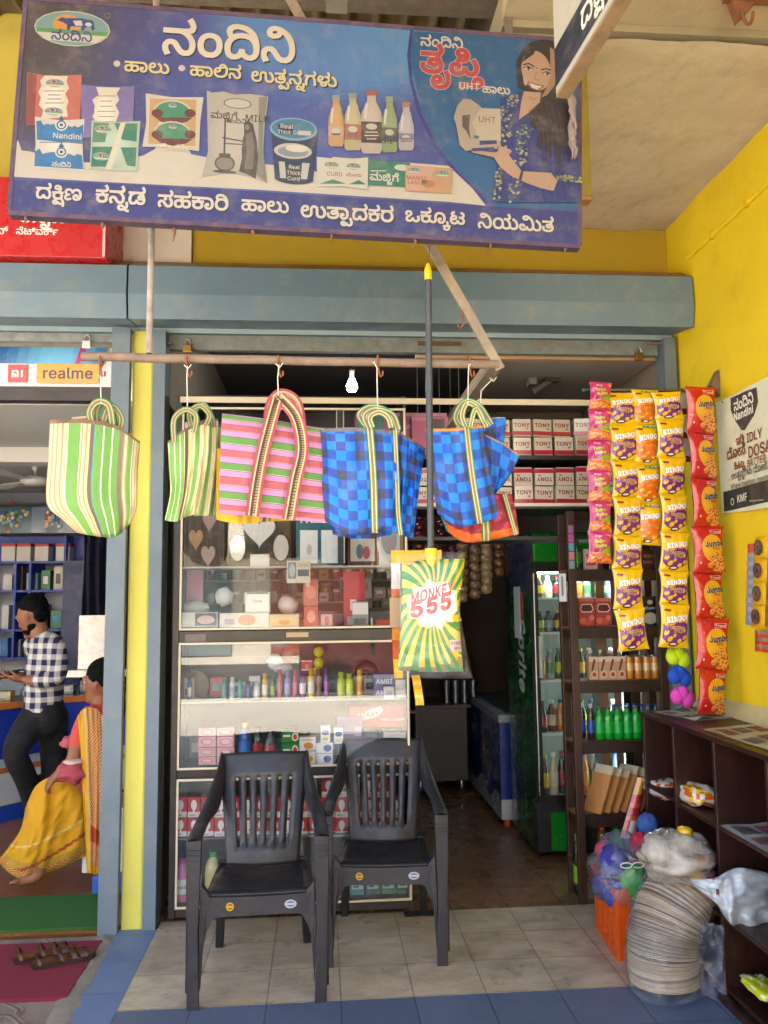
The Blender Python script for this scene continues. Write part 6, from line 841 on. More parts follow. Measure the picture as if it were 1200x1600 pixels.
for rr, cc in ((1.12, '#d8d98a'), (1.0, '#ece8dc')):
    art.poly([(cx+.02+(.36+.05*math.sin(k*2.6))*rr*math.cos(k*.2618), cyy+(.17+.025*math.sin(k*2.6+1))*rr*math.sin(k*.2618)) for k in range(24)], cc)
for s_, x, y, w_, rot, bo in (('MONKEY', .18, .41, .64, 14, .11), ('555', .17, .53, .66, 13, .16)):
    g, wd = layout(s_, bo); n0 = len(art.items); art.text(s_, 0, 0, 1, '#b3202c', bo); kx = w_/wd; hy = .115 if s_ == 'MONKEY' else .17
    for i in range(n0, len(art.items)):
        vs2, ts2, cc, kk = art.items[i]; art.items[i] = ([V((x+p.x*kx, y-p.y*hy-(p.x*kx)*.14)) for p in vs2], ts2, cc, kk)
art.rect(.76, .70, 1.0, .79, '#cbb9b2')
for s_, x, y in (('POWER', .78, .738), ('MOP', .83, .778)):
    n0 = len(art.items); art.text(s_, 0, 0, 1, '#8f2430', .08)
    for i in range(n0, len(art.items)): vs2, ts2, cc, kk = art.items[i]; art.items[i] = ([V((x+p.x*.058, y-p.y*.034)) for p in vs2], ts2, cc, kk)
art.poly([(.72, .985), (.98, .985), (.93, .95), (.88, .95), (.86, .915), (.84, .95), (.78, .95)], '#127a3c')
art.poly([(.0, .0), (.24, .0), (.2, .05), (.0, .07)], '#c9a01e'); art.text
b = MB(); b.grid(lambda u, v: MP(fi, u, v, 0), 24, 30, lambda u, v: hx('#d8b818') if v < .93-.13*max(0, u-.55)*2 else hx('#8a7a52'))
art.emit(b, lambda x, y, h: MP(fi, x, y, .0008+h), .03, .00009); b.grid(lambda u, v: MP(fi, u, v, -.05), 8, 8, '#c9a91a'); b.build('printed_bag', MAT['foil'], t)
b = MB(); b.grid(lambda u, v: MP(fb_, u, v, .006)+V((0, .004*nz(u*20, v*14, 9), 0)), 40, 50, '#ffffff'); b.build('clear_wrapper', MAT['film'], t)
t = thing('brush_pack_strip', aY(620, 870, RY+.12), 'strip of orange and yellow sachets hanging behind the mop bag', 'sachet strip')
b = MB(); q = RY+.12
def stripb(pts, w, cols):
    ps = [aY(*p, q) for p in pts]
    for i in range(len(ps)-1): b.grid(lambda u, v: lerp(ps[i], ps[i+1], v)+V(((u-.5)*w*q/FOC, -.01*math.sin(math.pi*v)-.004*nz(u*6, v*4, i), 0)), 6, 6, cols[i % len(cols)])
stripb([(618, 880), (618, 920), (620, 960), (619, 1000), (621, 1030), (623, 1060)], 14, ['#d8d3cc', '#cf6a1c', '#d88a2c', '#c85a18', '#d8b01c']); stripb([(649, 1055), (653, 1078), (656, 1102)], 13, ['#d0a01e', '#d8b440'])
b.build('sachet', MAT['foil'], t); b = MB(); p = aY(611, 860, q+.01); p2 = aY(690, 880, q+.01); b.box(p.x, p2.x, q+.008, q+.014, p2.z, p.z, '#d8b41a'); b.build('header_card', MAT['card'], t); b = MB(); p = aY(608, 934, q); p2 = aY(628, 980, q); b.box(p.x, p2.x, q-.03, q-.026, p2.z, p.z, '#b89a76'); b.build('card', MAT['card'], t)
# ------------------------------------------------------------------ glass showcase and what stands in it
def rect(x0, y0, x1, y1, Y):
    a, c = aY(x0, y1, Y), aY(x1, y0, Y); return a.x, c.x, (aY((x0+x1)/2, y1, Y)).z, (aY((x0+x1)/2, y0, Y)).z
def face_art(mb, art, x0, x1, z0, z1, Y, dl=.0002):   # print on a face that looks at the street
    art.emit(mb, lambda x, y, h: V((x0+x, Y-.0006-h, z0+y)), dl=dl)
def carton(label, cat, px, Y, dep, col, art=None, name='carton', group=None, mat='card', turn=0, floor=None):
    x0, x1, z0, z1 = rect(*px, Y)
    if floor is not None: z1 += floor-z0; z0 = floor
    b = MB(); b.box(x0, x1, Y, Y+dep, z0, z1, col)
    if art: a = Art(); art(a, x1-x0, z1-z0); face_art(b, a, x0, x1, z0, z1, Y)
    if turn:
        c = V(((x0+x1)/2, Y, 0)); m = Matrix.Rotation(R(turn), 3, 'Z'); b.v = [m @ (p-c)+c for p in b.v]
    return tag(b.build(name, MAT[mat]), label, cat, group)
def lab(*its):   # tiny art maker: ('r', x0, y0, x1, y1, col) ('e', x, y, a, b, col) ('t', text, x, y, w, col) in shares of the face
    def f(a, w, h):
        for i in its:
            if i[0] == 'r': a.rect(i[1]*w, i[2]*h, i[3]*w, i[4]*h, i[5])
            elif i[0] == 'e': a.ell(i[1]*w, i[2]*h, i[3]*w, i[4]*h, i[5], 14)
            elif i[0] == 'p': a.poly([(i[1][k]*w, i[1][k+1]*h) for k in range(0, len(i[1]), 2)], i[2])
            else: a.text(i[1], i[2]*w, i[3]*h, 1, i[5], .06, wfit=i[4]*w)
    return f
def bottle(label, px, y0, y1, wpx, Y, body, cap, lbl=None, cat='bottle', neck=.42, group=None, base=None, mat='gloss', art=None):
    a, t_ = aY(px, y1, Y), aY(px, y0, Y); h = t_.z-a.z; r = wpx*Y/FOC/2; z = a.z if base is None else base; c = V((a.x, Y+r, z))
    t = thing(cat.replace(' ', '_'), c, label, cat, group); b = MB()
    b.lathe([(r*.85, 0), (r, h*.04), (r, h*.3), (r*.92, h*.42), (r, h*.56), (r*.95, h*.68), (r*.7, h*.8), (r*neck, h*.88), (r*neck, h*.9)], c, body, 14); b.build('body', MAT[mat], t)
    b = MB(); b.lathe([(r*neck*1.15, h*.89), (r*neck*1.15, h), (r*neck*.9, h*1.002)], c, cap, 10); b.build('cap', MAT['plastic'], t)
    if lbl:
        b = MB(); b.lathe([(r*1.015, h*.2), (r*1.015, h*.55)], c, lbl, 14)
        if art:
            A = Art(); A.text(art[0], 0, 0, 1, art[1], .08, wfit=1.6); A.emit(b, lambda x, y, hh: c+V((math.sin(x-.8)*r*1.04, -math.cos(x-.8)*r*1.04, h*.33+y*r)), .3)
        b.build('label', MAT['card'], t)
    return t
C0, C1, CY = -.79, .478, 4.45
zc = lambda y: aY(450, y, CY).z
cb = thing('glass_showcase', (C0, CY, .0), 'tall glass fronted showcase with cream frames and dark panels', 'cabinet')
b = MB(); b.box(C0, C0+.03, CY+.006, 4.83, .02, 2.78, '#2a2625'); b.box(C1-.018, C1, CY+.006, 4.83, .02, 2.78, '#2a2625'); b.box(C0+.0305, C1-.0185, CY+.02, 4.83, zc(1003), zc(985), '#3a312b'); b.box(C0+.0305, C1-.0185, CY+.02, 4.83, zc(1215), zc(1198), '#241f1e'); b.box(C0+.0305, C1-.0185, CY+.02, 4.83, .02, zc(1412), '#2b2422')
b.box(C0+.0305, C1-.0185, CY+.02, 4.83, 2.76, 2.78, '#2a2625'); b.build('carcass', MAT['dark'], cb)
b = MB(); b.box(C0+.031, C1-.019, 4.81, 4.829, .1, zc(1004), '#332c2a'); b.box(C0+.031, C1-.019, 4.81, 4.829, zc(884), 2.759, '#2c2320'); b.build('back_panel', MAT['dark'], cb)
def frame(x0, x1, z0, z1, w_=.012, col='#d9cdb4'):
    b = MB(); y0, y1 = CY-.006, CY+.004
    b.box(x0, x1, y0, y1, z0, z0+w_, col); b.box(x0, x1, y0, y1, z1-w_, z1, col); b.box(x0, x0+w_, y0, y1, z0+w_+.0002, z1-w_-.0002, col); b.box(x1-w_, x1, y0, y1, z0+w_+.0002, z1-w_-.0002, col)
    f = b.build('pane_frame', MAT['aluminium'], cb, bev=.002); b = MB(); b.box(x0+w_-.003, x1-w_+.003, y1+.001, y1+.005, z0+w_-.003, z1-w_+.003, '#ffffff'); b.build('glass_pane', MAT['glass'], f)
FX0, FX1 = C0+.034, C1-.004
frame(FX0, FX1, zc(983), zc(637)); frame(FX0, FX1, zc(1199), zc(1002)); frame(FX0, FX1, zc(1414), zc(1213))
b = MB(); b.box(FX0-.012, XR-.1, CY-.004, CY+.006, zc(630), zc(621), '#d9cdb4'); b.build('top_trim', MAT['aluminium'], cb)
xm = aY(532, 760, CY).x; b = MB(); b.box(xm-.016, xm+.016, CY+.012, CY+.03, zc(880), zc(640), '#2b3040'); b.box(xm-.022, xm-.0165, CY+.011, CY+.03, zc(880), zc(640), '#d9cdb4'); b.box(xm+.0165, xm+.022, CY+.011, CY+.03, zc(880), zc(640), '#d9cdb4'); b.build('mullion', MAT['aluminium'], cb)
for y, c in ((885, '#b7b2ab'), (1096, '#8f8b88')):
    b = MB(); b.box(C0+.031, C1-.019, CY+.035, 4.8, zc(y)-.006, zc(y)+.004, c); b.build('shelf', MAT['matte'], cb)
b = MB(); b.box(FX0+.03, FX0+.14, CY+.014, CY+.0195, zc(1001), zc(989), '#6a6460'); a_, c_ = aY(447, 996, CY), aY(482, 988, CY); b.box(a_.x, c_.x, CY+.014, CY+.0195, a_.z, c_.z, '#b59a76'); b.build('drawer_label', MAT['card'], cb)
SA, SB, SC_, SD = zc(885)+.0045, zc(983)+.012, zc(1096)+.0045, zc(1199)+.012
# row of gift picture frames
gi = 0
def gift(label, px, col, art, mat='gloss'):
    x0, x1, z0, z1 = rect(*px, 4.53); z0 = SA; t = thing('framed_picture', (x0, 4.53, z0), label, 'picture frame'); b = MB(); b.box(x0, x1, 4.53, 4.56, z0, z1, col); b.build('frame', MAT[mat], t, bev=.004)
    b = MB(); a = Art(); art(a, x1-x0, z1-z0); face_art(b, a, x0, x1, z0, z1, 4.529, .0005); b.build('picture', MAT['gloss'], t)
heart = [(.5*16*math.sin(k*.2094)**3/16, (13*math.cos(k*.2094)-5*math.cos(k*.4188)-2*math.cos(k*.6283)-math.cos(k*.8377))/26) for k in range(30)]
gift('dark brown picture frame with pink hearts in clear wrap', (286, 795, 352, 880), '#3d2620', lambda a, w, h: [a.poly([(w*x+q*w*.34, h*y+s_*h*.34) for q, s_ in heart], c) for x, y, c in ((.3, .48, '#b58560'), (.62, .8, '#a08078'), (.6, .2, '#b39a8a'))])
gift('brown picture frame with one big white heart and two ovals', (355, 800, 455, 880), '#4d3c22', lambda a, w, h: [a.ell(w*.5, h*.62, w*.3, h*.42, '#221a18'), a.poly([(w*.5+q*w*.5, h*.66+s_*h*.5) for q, s_ in heart], '#d8d2cb'), a.ell(w*.16, h*.34, w*.14, h*.27, '#221a18'), a.ell(w*.84, h*.34, w*.14, h*.27, '#221a18'), a.ell(w*.16, h*.34, w*.12, h*.24, '#d8d2cb'), a.ell(w*.84, h*.34, w*.12, h*.24, '#c9bfb6'), a.rect(w*.36, 0, w*.66, h*.22, '#d8d2cb')])
gift('teal picture frame lettered FAMILY over two white mounts', (463, 800, 535, 880), '#1f6472', lambda a, w, h: [a.text('FAMILY', w*.08, h*.8, 1, '#d9dad4', .09, wfit=w*.84), a.rect(w*.08, h*.05, w*.46, h*.66, '#e0e2e0'), a.rect(w*.54, h*.05, w*.92, h*.66, '#e0e2e0'), a.ell(w*.28, h*.3, w*.06, h*.1, '#b5babb')])
gift('reddish brown double picture frame beside the teal one', (543, 800, 590, 880), '#5a2c20', lambda a, w, h: [a.rect(w*.1, h*.08, w*.9, h*.5, '#c9beb0'), a.rect(w*.1, h*.58, w*.9, h*.95, '#c2b3a6'), a.ell(w*.4, h*.26, w*.12, h*.14, '#5d6a72'), a.ell(w*.62, h*.24, w*.12, h*.12, '#a8505a')])
gift('white collage picture frame next to the doorway edge', (592, 800, 632, 880), '#d6d3d0', lambda a, w, h: [a.ell(w*.4, h*.5, w*.3, h*.3, '#a59c98'), a.ell(w*.7, h*.75, w*.2, h*.15, '#c9a894'), a.rect(w*.8, 0, w, h, '#b08d5e')])
# second shelf
for d in (('tall pink sheet of wrapping paper standing at the left of the showcase', 'paper', (284, 868, 318, 962), 4.7, .006, '#c88aa8', None), ('box with a dark oval picture at the left of the second shelf', 'box', (283, 957, 340, 980), 4.5, .12, '#cfcac2', lab(('r', .38, .1, .98, .95, '#4a2a28'), ('e', .68, .5, .24, .3, '#c8a09a'))), ('pale box with orange print on the second shelf', 'box', (343, 958, 420, 980), 4.5, .12, '#d9cfc8', lab(('e', .55, .5, .18, .4, '#d0906a'), ('r', .1, .2, .3, .6, '#b99aa0'))), ('pale yellow box on the second shelf', 'box', (421, 960, 467, 980), 4.5, .12, '#d9cfa0', lab(('e', .5, .4, .2, .2, '#c9a05a'))), ('white box lettered Dune on top of the pale box', 'box', (383, 925, 421, 957), 4.55, .1, '#e2e0dc', lab(('t', 'Dune', .3, .5, .4, '#9a9a9a'), ('r', .05, .9, .95, 1, '#55555a'))),
    ('lower pink flowered box of the pair on the second shelf', 'box', (475, 947, 497, 980), 4.52, .08, '#b84e44', lab(('e', .5, .5, .3, .3, '#d99a8a'))), ('upper pink flowered box of the pair on the second shelf', 'box', (474, 905, 497, 946), 4.52, .08, '#b56a58', lab(('e', .5, .5, .35, .25, '#d4867a'), ('e', .3, .8, .15, .1, '#e0c0a0'))), ('small scalloped box with a white and pink front', 'box', (498, 955, 523, 980), 4.52, .1, '#3a3234', lab(('r', .15, .1, .85, .8, '#c9a8a8'), ('e', .5, .4, .15, .3, '#b06a70'))), ('tall crimson carton on the second shelf', 'box', (537, 893, 570, 980), 4.6, .08, '#b0122f', lab(('r', .3, .3, .6, .5, '#d9d4d0'), ('r', .15, .04, .4, .2, '#d9b0b4'))), ('grey and white carton in front of the crimson one', 'box', (551, 940, 575, 980), 4.5, .08, '#8d8f92', lab(('r', 0, .5, 1, .95, '#dadada'), ('r', .1, .1, .9, .35, '#6a6468'))), ('black carton with a red band by the drawer edge', 'box', (578, 955, 612, 980), 4.52, .1, '#25262a', lab(('r', .3, .1, 1, .45, '#b82834'), ('r', .3, 0, 1, .12, '#3a78b0'), ('r', .05, .1, .12, .6, '#d8d8d8'))),
    # third shelf, upper board
    ('white and teal carton among the spray cans', 'box', (286, 1060, 304, 1093), 4.66, .06, '#c2c8c8', lab(('r', .2, .2, .8, .5, '#3a6a9a'))), ('purple carton with white letters beside the skillet', 'box', (585, 1053, 616, 1093), 4.52, .1, '#5b5a86', lab(('t', 'AMBI', .08, .62, .84, '#e0dce6'), ('t', 'AMBI', .08, .18, .84, '#e0dce6'))), ('small white carton in front of the purple one', 'box', (600, 1073, 616, 1093), 4.48, .05, '#cfcbd0', lab(('r', .2, .3, .8, .7, '#a8a2b0'))), ('white carton at the right end of the can shelf', 'box', (618, 1062, 634, 1093), 4.5, .08, '#d9d4d2', lab(('r', .1, .5, .9, .54, '#b8b0b0'))), ('white card with a red square and U on the can shelf', 'card', (471, 1032, 488, 1048), 4.7, .01, '#d8d0c8', lab(('r', 0, .2, 1, .9, '#b83a3e'), ('t', 'U', .35, .3, .3, '#f0e8e4'))),
    # lower board
    ('red chocolate carton with a large white emblem', 'box', (546, 1103, 634, 1136), 4.6, .14, '#a81222', lab(('p', [.06, .55, .55, .98, .6, .78, .5, .5, .12, .2, .02, .35], '#d8d4d0'), ('t', 'KITKAT', .1, .5, .42, '#a81222'), ('t', 'Have a break', .54, .3, .44, '#e8d8d8'))), ('purple carton on the lower board', 'box', (526, 1120, 566, 1158), 4.55, .1, '#7a5c8a', lab(('r', .1, .3, .9, .36, '#c9b0d0'), ('r', .7, .2, .95, .6, '#b0a0c0'))), ('dark blue carton below the purple one', 'box', (531, 1159, 568, 1190), 4.55, .1, '#2b3f86', None), ('white carton at the right end of the lower board', 'box', (600, 1144, 634, 1192), 4.52, .1, '#cfccc8', None),
    ('green carton with a red rose, upper of two', 'box', (440, 1143, 467, 1160), 4.5, .08, '#0f6a2c', lab(('e', .78, .5, .2, .4, '#d8d0a8'), ('e', .78, .5, .12, .26, '#b02030'), ('r', .08, .5, .5, .7, '#d8d8c8'))), ('green carton with a red rose, lower of two', 'box', (440, 1161, 467, 1194), 4.5, .08, '#0f6a2c', lab(('e', .78, .65, .2, .25, '#d8d0a8'), ('e', .78, .65, .12, .16, '#b02030'), ('r', .08, .6, .5, .72, '#d8d8c8'))), ('white carton with an orange bun, upper of two', 'box', (468, 1152, 493, 1173), 4.48, .08, '#dcd8d4', lab(('e', .55, .38, .3, .25, '#d08a2a'), ('r', .1, .75, .9, .85, '#c89a9a'))), ('white carton with an orange bun, lower of two', 'box', (468, 1174, 493, 1194), 4.48, .08, '#dcd8d4', lab(('e', .55, .38, .3, .28, '#d08a2a'))), ('tall white carton with a blue oval, left of two', 'box', (501, 1134, 516, 1160), 4.5, .06, '#e2e2e4', lab(('e', .5, .6, .4, .16, '#3a4a90'), ('r', .2, .1, .8, .3, '#c8c05a'))), ('tall white carton with a blue oval, right of two', 'box', (522, 1137, 536, 1162), 4.49, .06, '#e2e2e4', lab(('e', .5, .6, .4, .16, '#3a4a90'), ('r', .2, .1, .8, .3, '#c8c05a'))), ('low white carton with a blue oval, upper of two', 'box', (494, 1161, 520, 1177), 4.49, .08, '#e0e0e4', lab(('e', .68, .5, .24, .35, '#3a4a90'))), ('low white carton with a blue oval, lower of two', 'box', (494, 1178, 520, 1194), 4.49, .08, '#e0e0e4', lab(('e', .68, .5, .24, .35, '#3a4a90')))):
    carton(d[0], d[1], d[2], d[3], d[4], d[5], d[6])
for k, (px, y0, y1) in enumerate(((310, 1138, 1150), (339, 1138, 1150), (310, 1151, 1167), (339, 1151, 1167), (310, 1168, 1182), (339, 1168, 1182), (310, 1183, 1195), (339, 1183, 1195))):
    carton('pink wrapped soap carton in the %s row of its %s stack' % (NTH[k//2], 'right' if k % 2 else 'left'), 'soap', (px, y0, px+27, y1), 4.5, .07, '#c98a92', lab(('e', .5, .5, .36, .34, '#b55a6a'), ('e', .5, .5, .28, .24, '#d8a0a8')), 'soap_carton', 'pink soap cartons in the showcase')
# white bundles (caps) on the second shelf
for lab_, px, py, rx, rz, col in (('white folded cap at the left of the second shelf', 350, 932, .05, .055, '#dcdcd8'), ('white bundle at the left corner of the second shelf', 305, 950, .08, .04, '#e0dedc'), ('white rolled cap beside the pink cartons', 450, 945, .06, .05, '#e2dcd8'), ('white cloth on the right of the second shelf', 460, 962, .05, .015, '#e2dedc')):
    c = aY(px, py, 4.66); b = MB(); b.ball(c, rx, .05, rz, col, 16, 10, .25, 3, px); tag(b.build('folded_cap', MAT['cotton']), lab_, 'cap')
# spray cans and tubes: x, top, width, colour, band
cans = [(296, 1058, 7, '#1f5a8a', '#d8d8d8'), (350, 1060, 8, '#1f8a8f', '#1f8a8f'), (363, 1058, 9, '#c9cdd2', '#8aa0b4'), (375, 1062, 8, '#2a9a9a', '#2a9a9a'), (388, 1064, 9, '#2b3a80', '#44508f'), (401, 1066, 10, '#c5c9cf', '#d8d8dc'), (414, 1052, 10, '#c79a1e', '#d8d4c8'), (426, 1056, 9, '#2c6a30', '#7a9a3a'), (437, 1046, 8, '#b33a4a', '#c0606a'), (449, 1050, 10, '#7a78b0', '#9a98c4'), (461, 1046, 8, '#b01f58', '#c04a74'), (473, 1048, 11, '#5a2f7a', '#d0c8d4'), (486, 1046, 11, '#d0a818', '#dcd8cc'), (498, 1044, 9, '#6a3226', '#7d4234'), (510, 1044, 9, '#6a2a80', '#8a4a9a'), (533, 1050, 13, '#a8b81e', '#c0cc50'), (546, 1052, 12, '#b0c22a', '#c8d45a'), (562, 1046, 10, '#d0b01e', '#c98a1e')]
for k, (px, y0, w_, c1, c2) in enumerate(cans):
    c = aY(px, 1093, 4.58); c.z = SC_; h = aY(px, y0, 4.58).z-SC_; r = w_*4.58/FOC/2; b = MB()
    b.lathe([(r, 0), (r, h*.15), (r, h*.55), (r, h*.72), (r*.75, h*.76), (r*.75, h*.98), (r*.6, h)], c, [c1, c2, c1, c1, sh(c1, .7), sh(c1, .8)], 10)
    tag(b.build('spray_can', MAT['gloss']), '%s slim can, %s from the left along the can shelf' % (('blue', 'teal', 'silver', 'bright teal', 'navy', 'pale grey', 'amber capped', 'green', 'rose', 'lavender', 'crimson', 'purple labelled', 'yellow labelled', 'brown', 'violet', 'lime', 'pale lime', 'golden')[k], (NTH+['thirteenth', 'fourteenth', 'fifteenth', 'sixteenth', 'seventeenth', 'eighteenth'])[k]), 'spray can', 'cans on the showcase shelf')
for k, (px, py) in enumerate(((498, 1018), (498, 1036), (493, 1052))):
    c = aY(px, py, 4.72); b = MB(); b.ball(c, .03, .03, .033, '#b4c41e', 12, 8); tag(b.build('tennis_ball', MAT['cotton']), 'yellow green ball, %s from the top of its pile behind the cans' % NTH[k], 'ball', 'yellow balls behind the cans')
c = aY(304, 1070, 4.7); t = thing('round_tin', c, 'large round tin lying on edge at the left of the can shelf', 'tin'); b = MB(); b.lathe([(.085, .03), (.088, 0), (.08, -.006), (.03, -.008)], c, ['#4a4238', '#6a6450', '#8a8468'], 22, ax=(0, -1, 0)); b.build('lid', MAT['metal'], t)
c = aY(573, 1052, 4.72); t = thing('skillet', c, 'small dark skillet standing on edge beside the yellow tube', 'cookware'); b = MB(); b.lathe([(.03, .004), (.062, .0), (.07, -.02)], c, '#3a3634', 20, ax=(0, -1, 0)); b.build('body', MAT['metal'], t); b = MB(); b.lathe([(.022, .0), (.022, .012), (.008, .014)], c+V((0, -.004, 0)), ['#b08a4a', '#3a2a1e'], 14, ax=(0, -1, 0)); b.build('knob', MAT['metal'], t)
t = thing('balloon_bundle', aY(430, 1030, 4.6), 'bundle of blue, white and maroon wrapped gifts hanging over the cans', 'gift'); b = MB()
for px, py, rx, rz, c in ((437, 1006, .05, .02, '#1f8ab8'), (430, 1034, .05, .045, '#c9ced2'), (452, 1022, .05, .05, '#5d2030'), (442, 1044, .055, .03, '#b8a8b0')): b.ball(aY(px, py, 4.68), rx, .03, rz, c, 14, 9, .3, 3, px)
b.build('wrapped_gifts', MAT['gloss'], t)
# bottles on the lower board, bulb cartons and detergents in the bottom case
bottle('blue wash bottle with a yellow cap on the lower board', 381, 1132, 1194, 20, 4.52, '#1f4a9a', '#c9b83a', '#2f6ac0', base=SD); bottle('dark bottle with a red label on the lower board', 402, 1140, 1194, 18, 4.54, '#2a2a30', '#1f1f24', '#9a2430', base=SD); bottle('grey spray bottle beside the green cartons', 422, 1146, 1194, 18, 4.54, '#4a4c52', '#2a2a2c', '#a8505a', base=SD)
def bulbart(a, w, h): a.rect(0, 0, w, h*.28, '#d9d0cc'); a.ell(w*.5, h*.62, w*.24, h*.26, '#e6e2de'); a.rect(w*.42, h*.2, w*.58, h*.4, '#e6e2de'); a.rect(w*.12, h*.08, w*.6, h*.14, '#b8888a')
SE = zc(1414)+.012; n_ = 0
b = MB(); b.box(C0+.031, C1-.019, CY+.035, 4.8, zc(1308)-.008, zc(1308), '#77726e'); b.build('shelf', MAT['matte'], cb)
xs = [272+21*k for k in range(17)]
for row, (y0, y1) in enumerate(((1278, 1307), (1246, 1277), (1216, 1245))):
    for k, x in enumerate(xs):
        if row == 2 and (x < 470 or k % 3 == 1): continue
        carton('red and white bulb carton, %s in the %s row from the shelf' % ((NTH+['thirteenth', 'fourteenth', 'fifteenth', 'sixteenth', 'seventeenth'])[k], NTH[row]), 'box', (x, y0, x+20, y1), 4.5+.01*((k*7+row) % 3), .07, '#b01f2a' if row < 2 or k % 2 else '#8f1a2a', bulbart, 'bulb_carton', 'red bulb cartons in the bottom case')
bottle('pink toilet cleaner bottle in the left corner of the bottom case', 283, 1342, 1408, 24, 4.5, '#d46aa0', '#c8407f', '#c9d2cc', neck=.4, base=SE, art=('Robin', '#2a7a6a')); bottle('pale pink bottle next to the pink cleaner', 302, 1350, 1408, 20, 4.56, '#d98ab0', '#d8d4cc', '#c9d2cc', base=SE); bottle('beige detergent bottle behind the pink one', 297, 1336, 1400, 20, 4.66, '#c9ad6a', '#d9d2b8', base=SE); bottle('pale yellow bottle with a green cap behind the front chair', 331, 1336, 1405, 24, 4.56, '#c9c088', '#1f9a3a', '#c2b86a', base=SE)
for k, px in enumerate((525, 548, 572, 596, 620)): carton('green and teal packet, %s from the left at the bottom of the showcase' % NTH[k], 'packet', (px, 1378, px+21, 1407), 4.52, .08, ['#1f6a72', '#2a8a96', '#1f5a6a', '#1f7a4a', '#174a3a'][k], lab(('r', .1, .3, .9, .7, '#9ac4cc'), ('r', .2, .4, .6, .5, '#2a5a7a')), 'soap_packet', 'packets at the bottom of the showcase', floor=SE)
c = aY(462, 893, CY-.012); b = MB(); a = Art(); x0, x1, z0, z1 = rect(448, 876, 485, 911, CY-.008); b.box(x0, x1, CY-.009, CY-.0075, z0, z1, '#b5ad9e'); w_, h = x1-x0, z1-z0; a.rect(w_*.06, h*.2, w_*.4, h*.92, '#6a7478'); a.ell(w_*.23, h*.56, w_*.13, h*.3, '#9aa4a4'); a.rect(w_*.46, h*.3, w_*.94, h*.6, '#55565a'); a.rect(w_*.46, h*.72, w_*.94, h*.88, '#a89a86')
face_art(b, a, x0, x1, z0, z1, CY-.009); tag(b.build('paper_notice', MAT['card']), 'small beige notice with a grey figure stuck on the showcase glass', 'notice')
# back wall shelves seen through the showcase
ws = thing('wall_rack', (-.7, 5.9, 1.2), 'grey wall rack of small jars seen through the showcase', 'rack')
for z in (1.62, 1.78, 1.94): b = MB(); b.box(-.84, .3, 5.9, 6.1, z, z+.012, '#9a9aa0'); b.build('shelf', MAT['steel'], ws)
for x in (-.5, -.1, .28): b = MB(); b.box(x, x+.02, 5.885, 6.1, 1.45, 2.1, '#aaaab2'); b.build('upright', MAT['steel'], ws)
rd = random.Random(11); jc = ['#3f8a86', '#c9c4b4', '#b8503a', '#b09a4a', '#5a4a6a', '#7a8a9a', '#a83a4a', '#d8d2c8']
for r_, z in enumerate((1.633, 1.793, 1.953)):
    for k in range(12):
        x = -.79+k*.09; h = rd.uniform(.05, .1); b = MB(); c = rd.choice(jc)
        if rd.random() < .5: b.lathe([(.03, 0), (.032, h*.7), (.025, h*.75), (.027, h)], (x, 5.95, z), [c, c, '#d8d4cc'], 8)
        else: b.box(x-.034, x+.034, 5.92, 6.02, z, z+h, c); b.box(x-.02, x+.02, 5.917, 5.92, z+h*.3, z+h*.6, rd.choice(jc))
        tag(b.build('jar', MAT['gloss']), 'small jar or box, %s along the %s shelf of the wall rack' % (NTH[k], ('bottom', 'middle', 'top')[r_]), 'jar', 'small goods on the wall rack')
for sh_, z, hm in (('second', SB, .09), ('can', SC_, .11), ('lower', SD, .15)):
    for k in range(11):
        x = C0+.06+k*.108; h = rd.uniform(.5, 1)*hm; b = MB(); b.box(x, x+rd.uniform(.06, .1), 4.7, 4.78, z, z+h, rd.choice(jc)); b.box(x+.012, x+.05, 4.697, 4.6995, z+h*.3, z+h*.75, rd.choice(jc)); tag(b.build('back_row_carton', MAT['card']), 'small back row carton, %s from the left on the %s showcase shelf' % (NTH[k], sh_), 'box', 'back row cartons in the showcase')
# ---- overhead shelf with tissue packs
os_ = thing('overhead_shelf', (.5, 4.55, 2.19), 'dark overhead shelf of tissue packs above the doorway', 'shelf')
zs = [aY(780, y, 4.56).z for y in (788, 711)]
for z in zs: b = MB(); b.box(C1+.003, XR-.02, 4.56, 5.0, z-.025, z, '#2c2523'); b.build('board', MAT['dark'], os_)
b = MB(); b.box(C1+.003, XR-.02, 4.552, 4.5595, zs[0]-.012, zs[0]+.006, '#d9cdb4'); b.build('trim', MAT['aluminium'], os_)
b = MB(); b.box(C1+.003, XR-.02, 5.0, 5.02, zs[0]-.025, 2.76, '#3a302c'); b.build('back_panel', MAT['dark'], os_)
b = MB(); b.box(C1+.02, 1.9, 4.62, 4.98, zs[0]-.2, zs[0]-.18, '#2b2523'); b.build('lower_board', MAT['dark'], os_)
def pack(b, w, h, d, flip):
    b.box(-w/2, w/2, 0, d, 0, h, '#c8bcae'); a = Art(); a.rect(-w/2, h*.06, w/2, h*.3, '#a51f3c'); a.text('TONY', -w*.4, h*.55, 1, '#7d2436', .09, wfit=w*.8)
    for k in range(7): a.ell(-w*.42+w*.14*k, h*(.42 if k % 2 else .88), w*.02, w*.02, '#b87a80', 6)
    a.ell(w*.25, h*.44, w*.08, h*.05, '#b5586a', 8)
    if flip: a.items = [([V((-p.x, h-p.y)) for p in vs], ts, c, k) for vs, ts, c, k in a.items]
    a.emit(b, lambda x, y, hh: V((x, -.001-hh, y))); b.v = [V((p.x*(1-.1*(2*p.z/h-1)**8), p.y, p.z)) for p in b.v]
me = {}
for f_ in (0, 1): b = MB(); pack(b, .118, .108, .12, f_); me[f_] = b.build('tissue_pack', MAT['foil'], bev=.012)
used = set()
